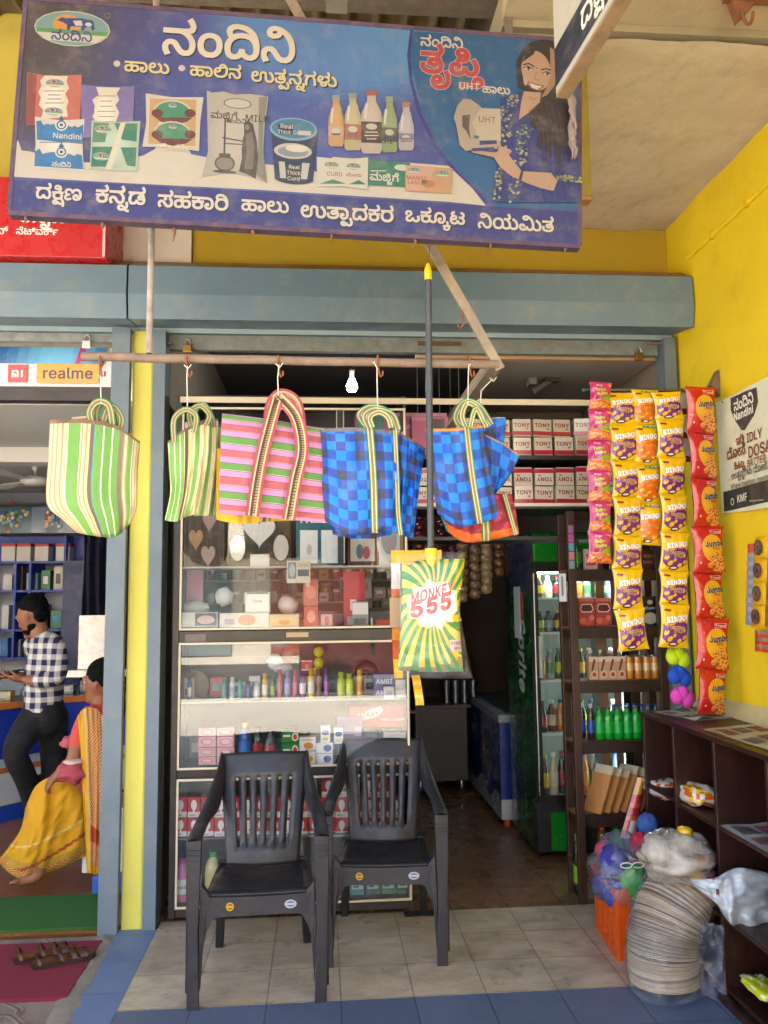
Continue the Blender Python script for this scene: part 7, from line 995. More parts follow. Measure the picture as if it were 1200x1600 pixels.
for row, (zz, flip) in enumerate(((zs[0], 0), (zs[0]+.112, 1), (zs[1], 0), (zs[1]+.112, 0))):
    for k in range(10):
        if row > 1 and k < 2: continue
        x = .56+k*.122+rd.uniform(-.004, .004); o = me[flip] if flip not in used else me[flip].copy()
        if flip in used: COL.objects.link(o)
        used.add(flip); o.location = (x, 4.585+rd.uniform(-.012, .012), zz+.001); o.rotation_euler = (0, rd.uniform(-.02, .02), rd.uniform(-.13, .13)); o.scale = (rd.uniform(.93, 1.03), 1, rd.uniform(.93, 1.03))
        tag(o, 'white and crimson tissue pack, %s in the %s row of the overhead shelf' % (NTH[k], ('lowest', 'second lowest', 'second highest', 'highest')[row]), 'tissue pack', 'tissue packs on the overhead shelf')
carton('long pink gift box on the top board of the showcase', 'box', (556, 645, 698, 700), 4.62, .2, '#b8648f', lab(('t', 'Smyles', .36, .55, .3, '#e2b8d0'), ('r', .02, .1, .3, .9, '#5a8a8a'), ('r', .8, .05, .96, .95, '#5a4a58'), ('r', .3, .9, 1, 1, '#c98ab0'), ('e', .7, .5, .05, .12, '#d8a0c4')))
carton('pink gift box end with a dark stripe beside the mop pole', 'box', (644, 640, 700, 700), 4.58, .2, '#b8648f', lab(('r', .45, .05, .9, .95, '#5a4a58'), ('r', 0, .9, .4, 1, '#c98ab0')), floor=zs[1]+.001)
b = MB(); b.box(FX0+.01, C1-.02, 4.6, 4.8, zc(700)-.01, zc(700), '#2c2523'); b.build('inner_board', MAT['dark'], cb)
# ------------------------------------------------------------------ inside the grocery: bulb, fridge, freezer, drinks rack, dim back shelves
c = aY(550, 600, 5.2); t = thing('light_bulb', c, 'lit white bulb hanging in the dark above the showcase', 'bulb')
b = MB(); b.lathe([(.012, .045), (.024, .02), (.036, -.012), (.034, -.035), (.02, -.05), (.004, -.054)], c, '#ffffff', 16); b.build('glass_bulb', emis('lit_bulb', '#e6f2ff', 45), t)
b = MB(); b.lathe([(.014, .044), (.015, .08), (.02, .085), (.02, .105), (.006, .11), (.003, 3.545-c.z)], c, ['#b9b2a8', '#5d4a3a', '#5d4a3a', '#4a3c30', '#33302d'], 10); b.build('holder', MAT['plastic'], t)
FX, FXR, FY = 1.345, 1.97, 5.14
fg = thing('drinks_fridge', (FX, FY, 0), 'tall black and green drinks fridge lit inside behind the rack', 'fridge')
b = MB()
b.box(FX+.004, FX+.03, FY+.045, 5.86, .06, 2.07, '#14181a'); b.box(FXR-.026, FXR, FY+.045, 5.86, .06, 2.07, '#14181a'); b.box(FX+.0305, FXR-.0265, FY+.045, 5.859, 1.86, 2.068, '#14181a'); b.box(FX+.0305, FXR-.0265, FY+.045, 5.859, .06, .36, '#101214'); b.build('cabinet_body', MAT['steel'], fg)
b = MB(); b.box(FX+.031, FXR-.027, 5.8, 5.855, .361, 1.859, '#aeb6b2'); b.box(FX+.031, FX+.04, FY+.05, 5.8, .361, 1.859, '#a8b0ac'); b.box(FXR-.036, FXR-.027, FY+.05, 5.8, .361, 1.859, '#a8b0ac'); b.build('liner', MAT['plastic'], fg)
b = MB(); 
def side(u, v):
    n_ = nz(u*9, v*17); return hx('#0e4a22' if n_ > .1 else '#0b3a1c' if n_ > -.25 else '#1a6a34') if v < .8 else hx('#23304a' if nz(u*8, v*20) > 0 else '#3a3f5a')
b.grid(lambda u, v: V((FX+.0015, lerp(5.86, FY+.05, u), lerp(.06, 2.06, v))), 14, 50, side, smo=False); A = Art(); A.text('Sprite', 0, 0, .26, '#c8d4c8', .12, slant=.2); A.emit(b, lambda x, y, h: V((FX-.001-h, 5.62-y*.9-.1, 1.52-x*.62)))
b.build('printed_side', MAT['gloss'], fg); b = MB(); b.box(FX-.004, FX-.001, 5.45, 5.62, 1.37, 1.72, '#cdd0cc'); b.box(FX-.004, FX-.001, 5.38, 5.43, 1.5, 1.68, '#9a4436'); b.build('sticker', MAT['card'], fg)
b = MB(); x0, x1, z0, z1 = rect(832, 834, 1000, 878, FY); b.box(FX+.02, FXR-.01, FY+.005, FY+.044, 1.875, 2.06, '#0c8a24'); b.build('header_panel', MAT['gloss'], fg, bev=.01)
b = MB(); b.box(FX+.09, FX+.30, FY+.038, FY+.0445, .07, .3, '#0a7a22'); b.build('lower_panel', MAT['gloss'], fg)
dr = MB()
for q in ((FX+.01, FX+.04, .37, 1.865), (FXR-.05, FXR-.005, .37, 1.865), (FX+.0405, FXR-.0505, .37, .41), (FX+.0405, FXR-.0505, 1.81, 1.865)): dr.box(q[0], q[1], FY, FY+.035, q[2], q[3], '#0c0d0e')
dr = dr.build('door', MAT['plastic'], fg); b = MB(); b.box(FX+.038, FXR-.048, FY+.012, FY+.016, .405, 1.815, '#ffffff'); b.build('door_glass', MAT['glass'], dr)
b = MB(); b.box(FX+.03, FX+.05, FY-.025, FY-.004, 1.14, 1.40, '#c9cfcf'); b.tube([(FX+.012, FY-.004, .42), (FX+.012, FY-.006, 1.8)], .006, '#b8bcb8'); b.build('handle', MAT['metal'], dr)
b = MB(); b.box(FXR-.06, FXR-.045, FY+.05, FY+.06, .45, 1.8, '#ffffff'); b.box(FX+.05, FXR-.07, FY+.065, FY+.09, 1.8, 1.81, '#ffffff'); b.build('light_strip', emis('fridge_light', '#dff5ee', 9), fg)
SHZ = [aY(868, y, 5.2).z for y in (934, 988, 1063, 1146, 1246)]
for z in SHZ: b = MB(); b.box(FX+.041, FXR-.037, FY+.06, 5.78, z-.012, z, '#dfe6e2'); b.build('shelf', MAT['plastic'], fg)
BT = [('#3a2a20', '#c9b01e', '#c9a22a'), ('#6a2a1c', '#d8d8d0', '#c9b8a0'), ('#1f5a2a', '#3a7a2a', '#b8c83a'), ('#c9b9a0', '#e0e0dc', '#d8cfc0'), ('#b86a24', '#2a3a8a', '#c98a3a'), ('#5a6a7a', '#2a50a0', '#8aa0b8'), ('#26282c', '#b02a2a', '#a83038'), ('#a8b0a8', '#d8d8d8', '#6a9a70')]
for k, z in enumerate(SHZ):
    for j in range(8):
        cc = BT[(j*3+k*2) % 8]; h = (.17, .15, .2, .19, .24)[k]*(.85+.06*((j*5+k) % 5)); c = V((FX+.078+j*.068, FY+.12+.03*(j % 3), z+.001))
        t = thing('drink_bottle', c, 'drink bottle, %s from the left on the %s fridge shelf' % (NTH[j], ('top', 'second', 'third', 'fourth', 'lowest')[k]), 'bottle', 'drinks in the lit fridge'); r = .032
        b = MB(); b.lathe([(r*.9, 0), (r, .01), (r, h*.2), (r, h*.55), (r*.8, h*.7), (r*.42, h*.85), (r*.42, h*.9)], c, [cc[0], cc[0], cc[2], cc[0], cc[0], cc[0]], 10); b.build('body', MAT['gloss'], t); b = MB(); b.lathe([(r*.5, h*.9), (r*.5, h), (r*.3, h*1.003)], c, cc[1], 8); b.build('cap', MAT['plastic'], t)
# chest freezer and dark desk deeper in
fz = thing('chest_freezer', (1.34, 5.95, 0), 'blue chest freezer with a white painted foot beyond the fridge', 'freezer')
b = MB(); b.box(1.345, 1.95, 5.95, 7.25, .06, .74, '#1c2f7c'); A = Art()
A.poly([(0, 0), (1.3, 0), (1.3, .1)]+[(1.3-.1*k, .13+.05*math.sin(k*1.1)) for k in range(1, 14)], '#a9b0b8'); A.ell(.3, .5, .13, .11, '#b8c4c8'); A.ell(.3, .5, .12, .1, '#2a4a8a'); A.ell(.75, .38, .2, .16, '#4a3a3a'); A.ell(.7, .45, .08, .1, '#8a6a5a'); A.text('ನಂದಿನಿ', .2, .47, .08, '#c8d0d4', .05)
A.emit(b, lambda x, y, h: V((1.3445-h, 7.25-x, .06+y))); b.box(1.3452, 1.9495, 5.9492, 5.9499, .06, .2, '#b5b8b8'); b.build('tub', MAT['gloss'], fz, bev=0)
b = MB(); b.box(1.335, 1.96, 5.94, 7.26, .741, .80, '#8a8e90'); b.box(1.4, 1.9, 5.97, 7.2, .801, .815, '#3a4044'); b.build('lid', MAT['plastic'], fz, bev=.006)
for y in (6.02, 7.15): b = MB(); b.lathe([(.03, 0), (.03, .05), (.02, .059)], (1.4, y, 0), '#a8401c', 10); b.build('foot', MAT['plastic'], fz)
fz.location.x -= .055
dk = thing('dark_desk', (1.0, 7, 0), 'dark wooden desk on castors at the far end of the aisle', 'desk'); b = MB(); b.box(.78, 1.23, 6.95, 7.5, .12, .72, '#2a2320'); b.build('body', MAT['dark'], dk, bev=.004); b = MB(); b.box(.74, 1.26, 6.92, 7.55, .721, .75, '#332b27'); b.build('top', MAT['dark'], dk, bev=.003)
for x in (.83, 1.18): b = MB(); b.lathe([(.02, .04), (.03, .08), (.02, .119)], (x, 7.0, 0), '#9a9a9a', 8); b.build('castor', MAT['metal'], dk)
c = aY(716, 1098, 7.1); t = thing('glass_pack', (c.x, 7.1, .751), 'shrink wrapped pack of steel glasses on the dark desk', 'pack')
for i in range(4):
    for j in range(2): b = MB(); b.lathe([(.032, 0), (.036, .1), (.038, .19)], (c.x-.11+i*.078, 7.05+j*.08, .752), '#8c9096', 10); b.build('tumbler', MAT['metal'], t)
def clutter(nm, label, x0, x1, y, zs, wmin, wmax, seed, names):   # a shelf against a wall, each pack on it a thing
    s = thing(nm, (x0, y, zs[0]), label, 'shelf'); rd = random.Random(seed)
    for i, z in enumerate(zs):
        b = MB(); b.box(x0, x1, y, y+.3, z-.02, z, '#4a3c34'); b.build('board', MAT['dark'], s); x = x0+.02; k = 0
        while x < x1-wmax and k < 12:
            w_ = rd.uniform(wmin, wmax); h = rd.uniform(.08, .2); b = MB(); cc = rd.choice(['#7a2a2a', '#8a7a4a', '#2a4a6a', '#9a9088', '#5a3a5a', '#3a6a4a', '#a86a2a', '#b0a8a0'])
            if rd.random() < .4: b.lathe([(w_*.42, 0), (w_*.45, h*.75), (w_*.3, h*.82), (w_*.32, h)], (x+w_/2, y+.12, z+.001), [cc, cc, '#b8a8a0'], 8)
            else: b.box(x, x+w_*.92, y+.03, y+.2, z+.001, z+h, cc); b.box(x+w_*.2, x+w_*.7, y+.027, y+.0295, z+h*.4, z+h*.75, rd.choice(['#c9c0b0', '#b08a3a', '#8a3038']))
            tag(b.build('packet', MAT['gloss']), '%s pack, %s along %s' % ('dim', NTH[k], names[i]), 'packet', 'goods on the dim back shelves'); x += w_+.01; k += 1
    for x in (x0-.021, x1+.001): b = MB(); b.box(x, x+.02, y, y+.3, .1, zs[-1]+.3, '#3a302a'); b.build('upright', MAT['dark'], s)
clutter('back_shelf', 'dim shelves of packets on the far wall of the grocery', .45, 1.3, 8.5, (.95, 1.25, 1.55, 1.85, 2.15), .06, .13, 3, ['the %s board of the far wall shelf' % n for n in ('lowest', 'second', 'middle', 'fourth', 'highest')])
clutter('aisle_shelf', 'dim shelf of goods behind the showcase at the aisle', -.3, .75, 6.6, (.75, 1.05, 1.35, 1.65, 2.25), .07, .14, 8, ['the %s board of the aisle shelf' % n for n in ('lowest', 'second', 'middle', 'fourth', 'highest')])
for k, (px, y0, y1) in enumerate(((722, 846, 940), (742, 838, 935), (760, 846, 925))):
    a_, c_ = aY(px, y1, 5.7), aY(px, y0, 5.7); b = MB()
    for j in range(7): b.ball(lerp(c_, a_, (j+.5)/7), .045, .03, .04, ('#8a7250', '#7a5f40', '#94805c')[k], 10, 7, .35, 9, j+k*9)
    b.tube([a_, c_, V((c_.x, c_.y, 3.5))], .003, '#8a8070', 5); tag(b.build('snack_string', MAT['foil']), 'string of brown nut sachets, %s from the left beside the fridge' % NTH[k], 'snack string', 'strings of sachets hanging in the aisle')
for k, (px, y0, y1, cc) in enumerate(((655, 800, 860, '#7a1f2a'), (690, 810, 870, '#5a1a24'), (780, 846, 900, '#8a5a3a'), (708, 836, 900, '#6a2a30'))):
    a_, c_ = aY(px, y1, 6.0), aY(px, y0, 6.0); b = MB()
    for j in range(4): b.ball(lerp(c_, a_, (j+.5)/4), .04, .015, .035, cc, 8, 6, .2, 9, j)
    b.tube([a_, c_, V((c_.x, c_.y, 3.5))], .003, '#8a8070', 5); tag(b.build('snack_string', MAT['foil']), 'string of dark red sachets, %s from the left in the gloom' % NTH[k], 'snack string', 'dark strings of sachets in the aisle')
# ---- drinks rack at the right of the doorway
RX0, RX1, RYF, RYB = 1.385, 1.93, 4.475, 4.69
rk = thing('drinks_rack', (RX0, RYF, 0), 'dark wooden rack of drinks standing in front of the fridge', 'rack')
for x, y in ((RX0, RYF), (RX1-.04, RYF), (RX0, RYB-.035), (RX1-.04, RYB-.035)): b = MB(); b.box(x, x+.045, y, y+.035, 0, 2.13, '#3a241c'); b.build('post', MAT['dark'], rk, bev=.003)
RZ = [1.80, 1.48, 1.182, .854, .464]
for z in RZ:
    b = MB(); b.box(RX0+.003, RX1-.003, RYF+.036, RYB-.036, z-.012, z, '#7a5236'); b.box(RX0+.0455, RX1-.0405, RYF+.006, RYF+.0355, z-.065, z, '#2c1b15'); b.box(RX0+.006, RX0+.03, RYF+.036, RYB-.036, z-.065, z-.0125, '#2c1b15'); b.build('board', WOOD, rk)
for x, w_, cc in ((1.60, .05, '#7a5f4a'), (1.69, .04, '#6d5340'), (1.79, .05, '#3a2a22')): b = MB(); b.box(x, x+w_, RYB-.03, RYB-.02, .4, 2.0, cc); b.build('back_slat', MAT['dark'], rk)
b = MB(); b.box(RX0+.046, RX1-.042, RYF+.036, RYF+.05, 2.08, 2.129, '#2c1b15'); b.build('top_rail', MAT['dark'], rk)
z0 = RZ[0]+.25; b = MB()
for k, cc in enumerate(('#9a6a8a', '#b8508a', '#5aa0b0', '#c97a8a', '#7a98a8')): b.box(RX0+.004, RX0+.034, RYF-.006, RYF-.002, z0-.05*k-.045, z0-.05*k, cc)
tag(b.build('sachet_card', MAT['foil']), 'strip of pink and teal sachets pinned to the rack post', 'sachet strip'); carton('narrow white paper strip stuck on the rack post', 'paper', (874, 896, 884, 940), RYF-.004, .002, '#c9cdd0', lab(('r', .35, .2, .6, .9, '#5a6a80')), 'paper_strip')
on_board = lambda z: z+.001
for k, px in enumerate((905, 931)): carton('red fruit juice carton, %s of two on the upper rack shelf' % ('left', 'right')[k], 'juice carton', (px, 928, px+23, 972), 4.53, .06, '#9a3a30', lab(('p', [.1, .62, .2, .8, .8, .8, .95, .62, .8, .5, .2, .5], '#d8d0c8'), ('p', [.14, .62, .24, .77, .76, .77, .9, .62, .76, .53, .24, .53], '#5a1a1e'), ('e', .25, .2, .2, .12, '#c9604a'), ('e', .6, .16, .22, .13, '#b84a3c'), ('e', .8, .3, .16, .1, '#c97060'), ('r', 0, .88, 1, 1, '#b8604a')), 'juice_carton', 'red juice cartons', floor=on_board(RZ[1]))
carton('dark blue pouch with a pale disc on the upper rack shelf', 'pouch', (1001, 926, 1030, 972), 4.52, .04, '#15192a', lab(('e', .5, .25, .36, .2, '#a8a49c'), ('t', 'ಮೊಸರು', .2, .56, .6, '#8ab0d8'), ('e', .5, .8, .14, .08, '#b8a880')), 'pouch', floor=on_board(RZ[1]), mat='foil'); carton('dark red chocolate packet on the top rack shelf', 'packet', (1000, 852, 1028, 882), 4.52, .03, '#4a1420', lab(('t', 'ROCK', .2, .6, .6, '#a88a6a'), ('t', 'CHOCO', .15, .3, .7, '#a88a6a')), floor=on_board(RZ[0]))
carton('pink striped packet on the top rack shelf', 'packet', (914, 848, 932, 880), 4.52, .03, '#c9a0a8', lab(('r', .1, .2, .9, .35, '#b03a4a'), ('r', .1, .6, .9, .75, '#b03a4a')), floor=on_board(RZ[0]))
bottle('green bottle with a white emblem on the top rack shelf', 904, 832, 882, 14, 4.54, '#1a5a24', '#2a2a2a', '#3a8a2a', base=on_board(RZ[0]))
for k, px in enumerate((921, 936, 950, 964)): carton('small brown and cream milk drink carton, %s in its row' % NTH[k], 'drink carton', (px, 1022, px+13, 1058), 4.52, .04, '#b08a70', lab(('r', 0, .8, 1, 1, '#d0b49a'), ('p', [.2, .4, .5, .9, .75, .9, .4, .4], '#5a2a1c'), ('e', .55, .24, .36, .18, '#c8a890'), ('e', .55, .24, .22, .1, '#8a3a30')), 'drink_carton', 'small milk drink cartons', floor=on_board(RZ[2]))
for k, px in enumerate((984, 997, 1011, 1024)):
    c = aY(px, 1058, 4.54); c.z = on_board(RZ[2]); t = thing('drink_can', c, 'slim golden drink can, %s in its row' % NTH[k], 'can', 'slim golden cans on the rack'); b = MB(); b.lathe([(.018, 0), (.022, .006), (.022, .05), (.022, .09), (.022, .125)], c, ['#a86a28', '#b8782e', '#d0a870', '#b8782e'], 12); b.build('can_body', MAT['gloss'], t); b = MB(); b.lathe([(.0221, .125), (.018, .134), (.017, .132)], c, '#b8b8b4', 12); b.build('can_lid', MAT['metal'], t)
    bottle('clear bottle with a pale cap standing behind the %s milk carton' % NTH[k], 926+k*15, 1012, 1056, 12, 4.62, '#8a7a6a', '#c9c4bc', base=on_board(RZ[2]))
for k, px in enumerate((940, 954, 969, 984, 998)): bottle('small green lemonade bottle, %s in the row on the rack' % NTH[k], px, 1101, 1152, 17, 4.52, '#0c8a28', '#2a5a30', '#0a9a34', group='green lemonade bottles', base=on_board(RZ[3]), mat='gloss')
bottle('dark cola bottle with a blue label at the left of the green row', 926, 1096, 1152, 12, 4.52, '#2a1c1a', '#b0b4b8', '#2a3f9a', base=on_board(RZ[3])); bottle('blue labelled cola bottle behind the rack post', 912, 1096, 1152, 11, 4.58, '#1c1c22', '#b8b8bc', '#24348a', base=on_board(RZ[3]))
for k in range(7): bottle('blue capped water bottle, %s along the back row of the rack' % NTH[k], 962+k*11, 1098, 1148, 10, 4.62, '#3a6a5a', '#2a44b0', None, group='blue capped bottles on the rack', base=on_board(RZ[3]))
for k in range(6):
    px = 930+k*13; p0, p1 = aY(px-14, 1275, 4.52+.01*k), aY(px+6, 1196+3*(k % 3), 4.52+.01*k); p0.z = on_board(RZ[4])+.004; d = p1-p0; n_ = V((.03, .1, 0))
    b = MB(); b.grid(lambda u, v: p0+d*v+V((.062*u+.004*nz(v*6, k), -.004*math.sin(3.14*v)*1-.11*(u-.5)+.008*nz(u*7, v*7, k), 0)), 8, 12, lambda u, v: hx('#b07a48' if v < .86 else '#b8a890'))
    b.v += [p+V((.012, .012, 0)) for p in b.v]; o_ = len(b.v)//2; b.f += [[i+o_ for i in f] for f in b.f]; b.c += b.c; b.s += b.s
    tag(b.build('flatbread_pack', MAT['foil']), 'thin brown flatbread pack, %s in the leaning row on the rack' % NTH[k], 'packet', 'leaning flatbread packs')
b = MB(); p0, p1 = aY(981, 1308, 4.44), aY(1003, 1214, 4.44); b.grid(lambda u, v: lerp(p0, p1, v)+V(((u-.5)*.085*(1-.4*v), -.02*math.sin(3.14*u), 0)), 6, 14, lambda u, v: hx('#d8d0c4') if v < .3 and u > .4 else hx(['#a81f30', '#c8503a', '#b02a44'][int(v*14) % 3]) if v < .75 else hx('#c98a2a')); b.grid(lambda u, v: lerp(p0, p1, v)+V(((u-.5)*.085*(1-.4*v), .02*math.sin(3.14*u), 0)), 6, 6, '#a82a3a'); tag(b.build('snack_packet', MAT['foil']), 'long red and yellow snack packet leaning at the foot of the rack', 'packet')
bottle('dark soda bottle with a lime label on the floor by the rack', 906, 1305, 1400, 13, 4.6, '#16241a', '#3a8a2a', '#7ab02a', base=.002); bottle('clear juice bottle with an orange cap in the rack bottom', 945, 1305, 1340, 16, 4.6, '#7a4a1c', '#c8501c', None, base=.24); bottle('green bottle lying low in the rack bottom', 970, 1290, 1345, 20, 4.62, '#1a6a2a', '#d8d8d4', '#2a8a3a', base=.2)
b = MB(); b.box(RX0+.003, RX1-.003, RYF+.036, RYB-.036, .18, .192, '#5a3a28'); b.build('board', WOOD, rk)
# ------------------------------------------------------------------ snack strips, poster, bookcase, crate and sacks on the right
HY = 3.9
hb = thing('snack_rod', (1.3, HY+.05, 2.69), 'grey rod between post and yellow wall carrying the snack strips', 'rod'); q = aY(1112, 597, HY+.05)
b = MB(); b.tube([(1.33, HY+.06, 2.695), (2.045, HY+.06, 2.70)], .011, '#7d7a72'); b.build('rod', MAT['metal'], hb); b = MB(); b.prism([(2.035, HY+.02, 2.66), (2.035, HY+.02, 2.80), (1.99, HY+.02, 2.72)], (0, .05, 0), '#6a5a48'); b.build('bracket', MAT['rust'], hb)
def packet(w, h, base, art, dep=.022, sd=0):
    b = MB()
    def mp(x, y, hh, s=1):
        t = max(0, min(1, y/h)); k = 1-.15*math.sin(math.pi*t)**.7; e = max(0, 1-(2*x/w)**2)**.55*max(0, math.sin(math.pi*t))**.55
        return V((x*k, -s*(dep*e+.003)-hh+.0035*nz(x*38+sd, y*30, sd)*(1 if e > .05 else .3), y+.002*nz(x*30, y*10, sd+3)))
    b.grid(lambda u, v: mp((u-.5)*w, v*h, 0), 16, 22, base); b.grid(lambda u, v: mp((u-.5)*w, v*h, 0, -1), 6, 8, '#b8b8b4')
    a = Art(); art(a, w, h); a.emit(b, lambda x, y, hh: mp(x, y, .0006+hh), .022, .00012); o = b.build('packet', MAT['foil']); COL.objects.unlink(o); return o
def chip(a, x, y, r, c='#d8a83a'): a.ell(x, y, r, r*.72, '#8a5a1a', 10, 30); a.ell(x, y+r*.08, r*.9, r*.62, c, 10, 30)
def art_a(a, w, h, main='#6a1c74', t2='ORIGINAL', t3='STYLE'):
    a.poly([(-w*.46, h*.22), (-w*.3, h*.12), (w*.1, h*.08), (w*.42, h*.2), (w*.46, h*.55), (w*.3, h*.62), (w*.1, h*.58), (-w*.1, h*.66), (-w*.38, h*.5), (-w*.46, h*.56)], main)
    for x, y, r in ((-.34, .34, .10), (-.2, .2, .11), (-.05, .28, .08), (.14, .16, .09), (.34, .24, .10), (.3, .4, .06)): chip(a, x*w, y*h, r*w)
    if t2: a.text(t2, w*.06, h*.43, 1, '#e0b84a', .05, wfit=w*.62, al='c'); a.text(t3, w*.06, h*.35, 1, '#e0b84a', .05, wfit=w*.32, al='c')
    a.ell(-w*.16, h*.6, w*.17, w*.09, '#d88a1c', 12, 20); a.ell(-w*.08, h*.08, w*.16, h*.05, '#4a1230', 10); a.ell(-w*.08, h*.09, w*.11, h*.025, '#e0d8cc', 8)
    for dx, c, bo in ((.002, '#8a3a1c', .2), (0, '#f0ece4', .2)): a.text('BINGO!', w*.04+dx, h*.62-dx, 1, c, bo, wfit=w*.8, al='c', rot=7)
    a.rect(-w*.42, h*.84, -w*.2, h*.89, '#8a1f1a')
def art_b(a, w, h): art_a(a, w, h, '#d8620c', None, None); a.text('CHEESE', w*.05, h*.42, 1, '#d89a3a', .04, wfit=w*.5, al='c'); a.rect(-w*.18, h*.9, w*.36, h*.96, '#15682c'); a.text('50% MORE', -w*.14, h*.912, 1, '#d8d8c0', .05, wfit=w*.46); a.poly([(-w*.47, .0), (w*.47, 0), (w*.47, h*.05), (-w*.47, h*.05)], '#d8a80c')
def art_c(a, w, h):
    a.poly([(-w*.5, 0), (w*.5, 0), (w*.48, h*.34), (-w*.48, h*.34)], '#c96a1c'); rd = random.Random(3)
    for k in range(26): x, y = rd.uniform(-.4, .4)*w, rd.uniform(.05, .3)*h; an = rd.uniform(-.6, .6); a.line([(x-w*.12*math.cos(an), y-w*.12*math.sin(an)), (x+w*.12*math.cos(an), y+w*.12*math.sin(an))], w*.045, rd.choice(['#d88a2a', '#b8501a', '#e0a84a', '#a84a14']))
    a.poly([(0, h*.34), (w*.48, h*.34), (w*.48, h*.56), (w*.1, h*.42)], '#7aa01e'); a.text('Tedhe', -w*.02, h*.66, 1, '#b8d02a', .15, wfit=w*.5, al='c', rot=6); a.text('Medhe', w*.04, h*.52, 1, '#b8d02a', .15, wfit=w*.52, al='c', rot=6); a.text('Bingo', -w*.1, h*.83, 1, '#e8d0d8', .1, wfit=w*.3, al='c'); a.text('50', -w*.3, h*.36, .02, '#3a1a1a', .08); a.poly([(w*.25, h*.9), (w*.46, h*.9), (w*.46, h*.82)], '#d8a82a')
def art_d(a, w, h):
    a.ell(w*.06, h*.52, w*.36, h*.3, '#d8a01c', 24)
    for x, y in ((.02, .32), (.2, .36), (.34, .28), (.1, .2), (.26, .16), (.38, .14), (-.02, .14), (.16, .07), (.32, .05)):
        a.ell(x*w, y*h, w*.115, w*.09, '#9a4a14', 12); a.ell(x*w, y*h+.002, w*.1, w*.078, '#dc9a4a', 12); a.ell(x*w, y*h, w*.045, w*.034, '#a85a1c', 9)
    for x, y in ((.3, .22), (.1, .12)): a.ell(x*w, y*h, w*.05, w*.03, '#b8281c', 8)
    a.text('Jumbo', w*.12, h*.56, 1, '#d8d4c8', .2, wfit=w*.68, al='c', rot=4); a.text('Jumbo', w*.12, h*.56, 1, '#182048', .12, wfit=w*.68, al='c', rot=4); a.text('Rings', w*.16, h*.49, 1, '#b8303a', .05, wfit=w*.28, al='c')
    a.rect(-w*.02, h*.83, w*.38, h*.92, '#d8a098'); a.rect(-w*.012, h*.838, w*.372, h*.912, '#b01a16'); a.text('Peppy', w*.08, h*.85, 1, '#e0b8b0', .06, wfit=w*.24); a.ell(-w*.36, h*.2, w*.03, w*.03, '#d8b8a8', 8)
PK_ = {'a': packet(.162, .186, '#e2b408', art_a, sd=1), 'b': packet(.148, .19, '#e2b408', art_b, sd=2), 'c': packet(.122, .15, '#bb2a6a', art_c, .016, sd=3), 'd': packet(.182, .225, '#b81a14', art_d, .026, sd=4)}
def strip(kind, label, ys, xs, Y, rots, group='snack packet strips'):
    P_ = [aY(x, y, Y) for x, y in zip(xs, ys)]; t = thing('snack_strip', P_[0], label, 'snack strip'); m = PK_[kind]; H = max(v.co.z for v in m.data.vertices); pr = random.Random(len(ys)*7+ord(kind))
    for i in range(len(ys)-1):
        o = m.copy(); COL.objects.link(o); o.parent = t; a_, c_ = P_[i], P_[i+1]; L = (a_-c_).length
        o.location = c_-P_[0]+V((0, pr.uniform(-.006, .006), 0)); o.rotation_euler = (pr.uniform(-.06, .06), math.atan2(a_.x-c_.x, a_.z-c_.z), rots+pr.uniform(-.12, .12)); o.scale = (pr.uniform(.96, 1.03), 1, L/H*1.01)
strip('c', 'strip of small pink stick snack packets, leftmost on the rod', [598, 640, 687, 735, 784, 831, 880], [938, 937, 936, 936, 937, 937, 937], HY, -.1)
strip('a', 'long strip of yellow and purple chips packets next to the pink strip', [613, 664, 721, 778, 838, 890, 952, 1016], [971, 973, 976, 979, 981, 980, 982, 990], HY+.02, .05)
strip('b', 'shorter strip of yellow and orange chips packets in the middle', [610, 664, 727, 787, 852], [1007, 1009, 1012, 1014, 1013], HY+.035, .05)
strip('a', 'long strip of yellow and purple chips packets beside the scrubber balls', [612, 656, 716, 774, 832, 893, 945, 1012], [1042, 1047, 1049, 1051, 1054, 1053, 1053, 1052], HY+.0, .12)
strip('d', 'strip of large red ring snack packets beside the yellow wall', [606, 676, 747, 823, 894, 967, 1046, 1116], [1092, 1096, 1100, 1104, 1108, 1111, 1112, 1110], HY-.02, .22)
t = thing('reversed_strip', aY(1068, 612, HY+.1), 'strip of packets showing silver backs behind the red ones', 'snack strip')
for k in range(3):
    c, d = aY(1067, 612+37*k, HY+.1), aY(1069, 648+37*k, HY+.1); b = MB(); b.grid(lambda u, v: lerp(c, d, v)+V(((u-.5)*.1, -.015*math.sin(3.14*u)*math.sin(3.14*v)**.5+.003*nz(u*9, v*9, k), 0)), 8, 8, lambda u, v: hx('#b8b4b0') if v < .78 else hx('#7a2028')); b.build('packet', MAT['foil'], t)
t = thing('scrubber_column', aY(1063, 1010, HY+.12), 'hanging pack of yellow, blue and pink scrubber balls', 'scrubbers')
for py, px, cc in ((1028, 1059, '#b8d418'), (1058, 1062, '#1248b0'), (1090, 1066, '#d040a8')): b = MB(); [b.ball(aY(px+dx, py+dy, HY+.12), .034, .03, .042, cc, 16, 12, .16, 16, px+dx) for dx, dy in ((-8, -2), (8, 2), (0, -6))]; b.build('scrubber', MAT['cotton'], t)
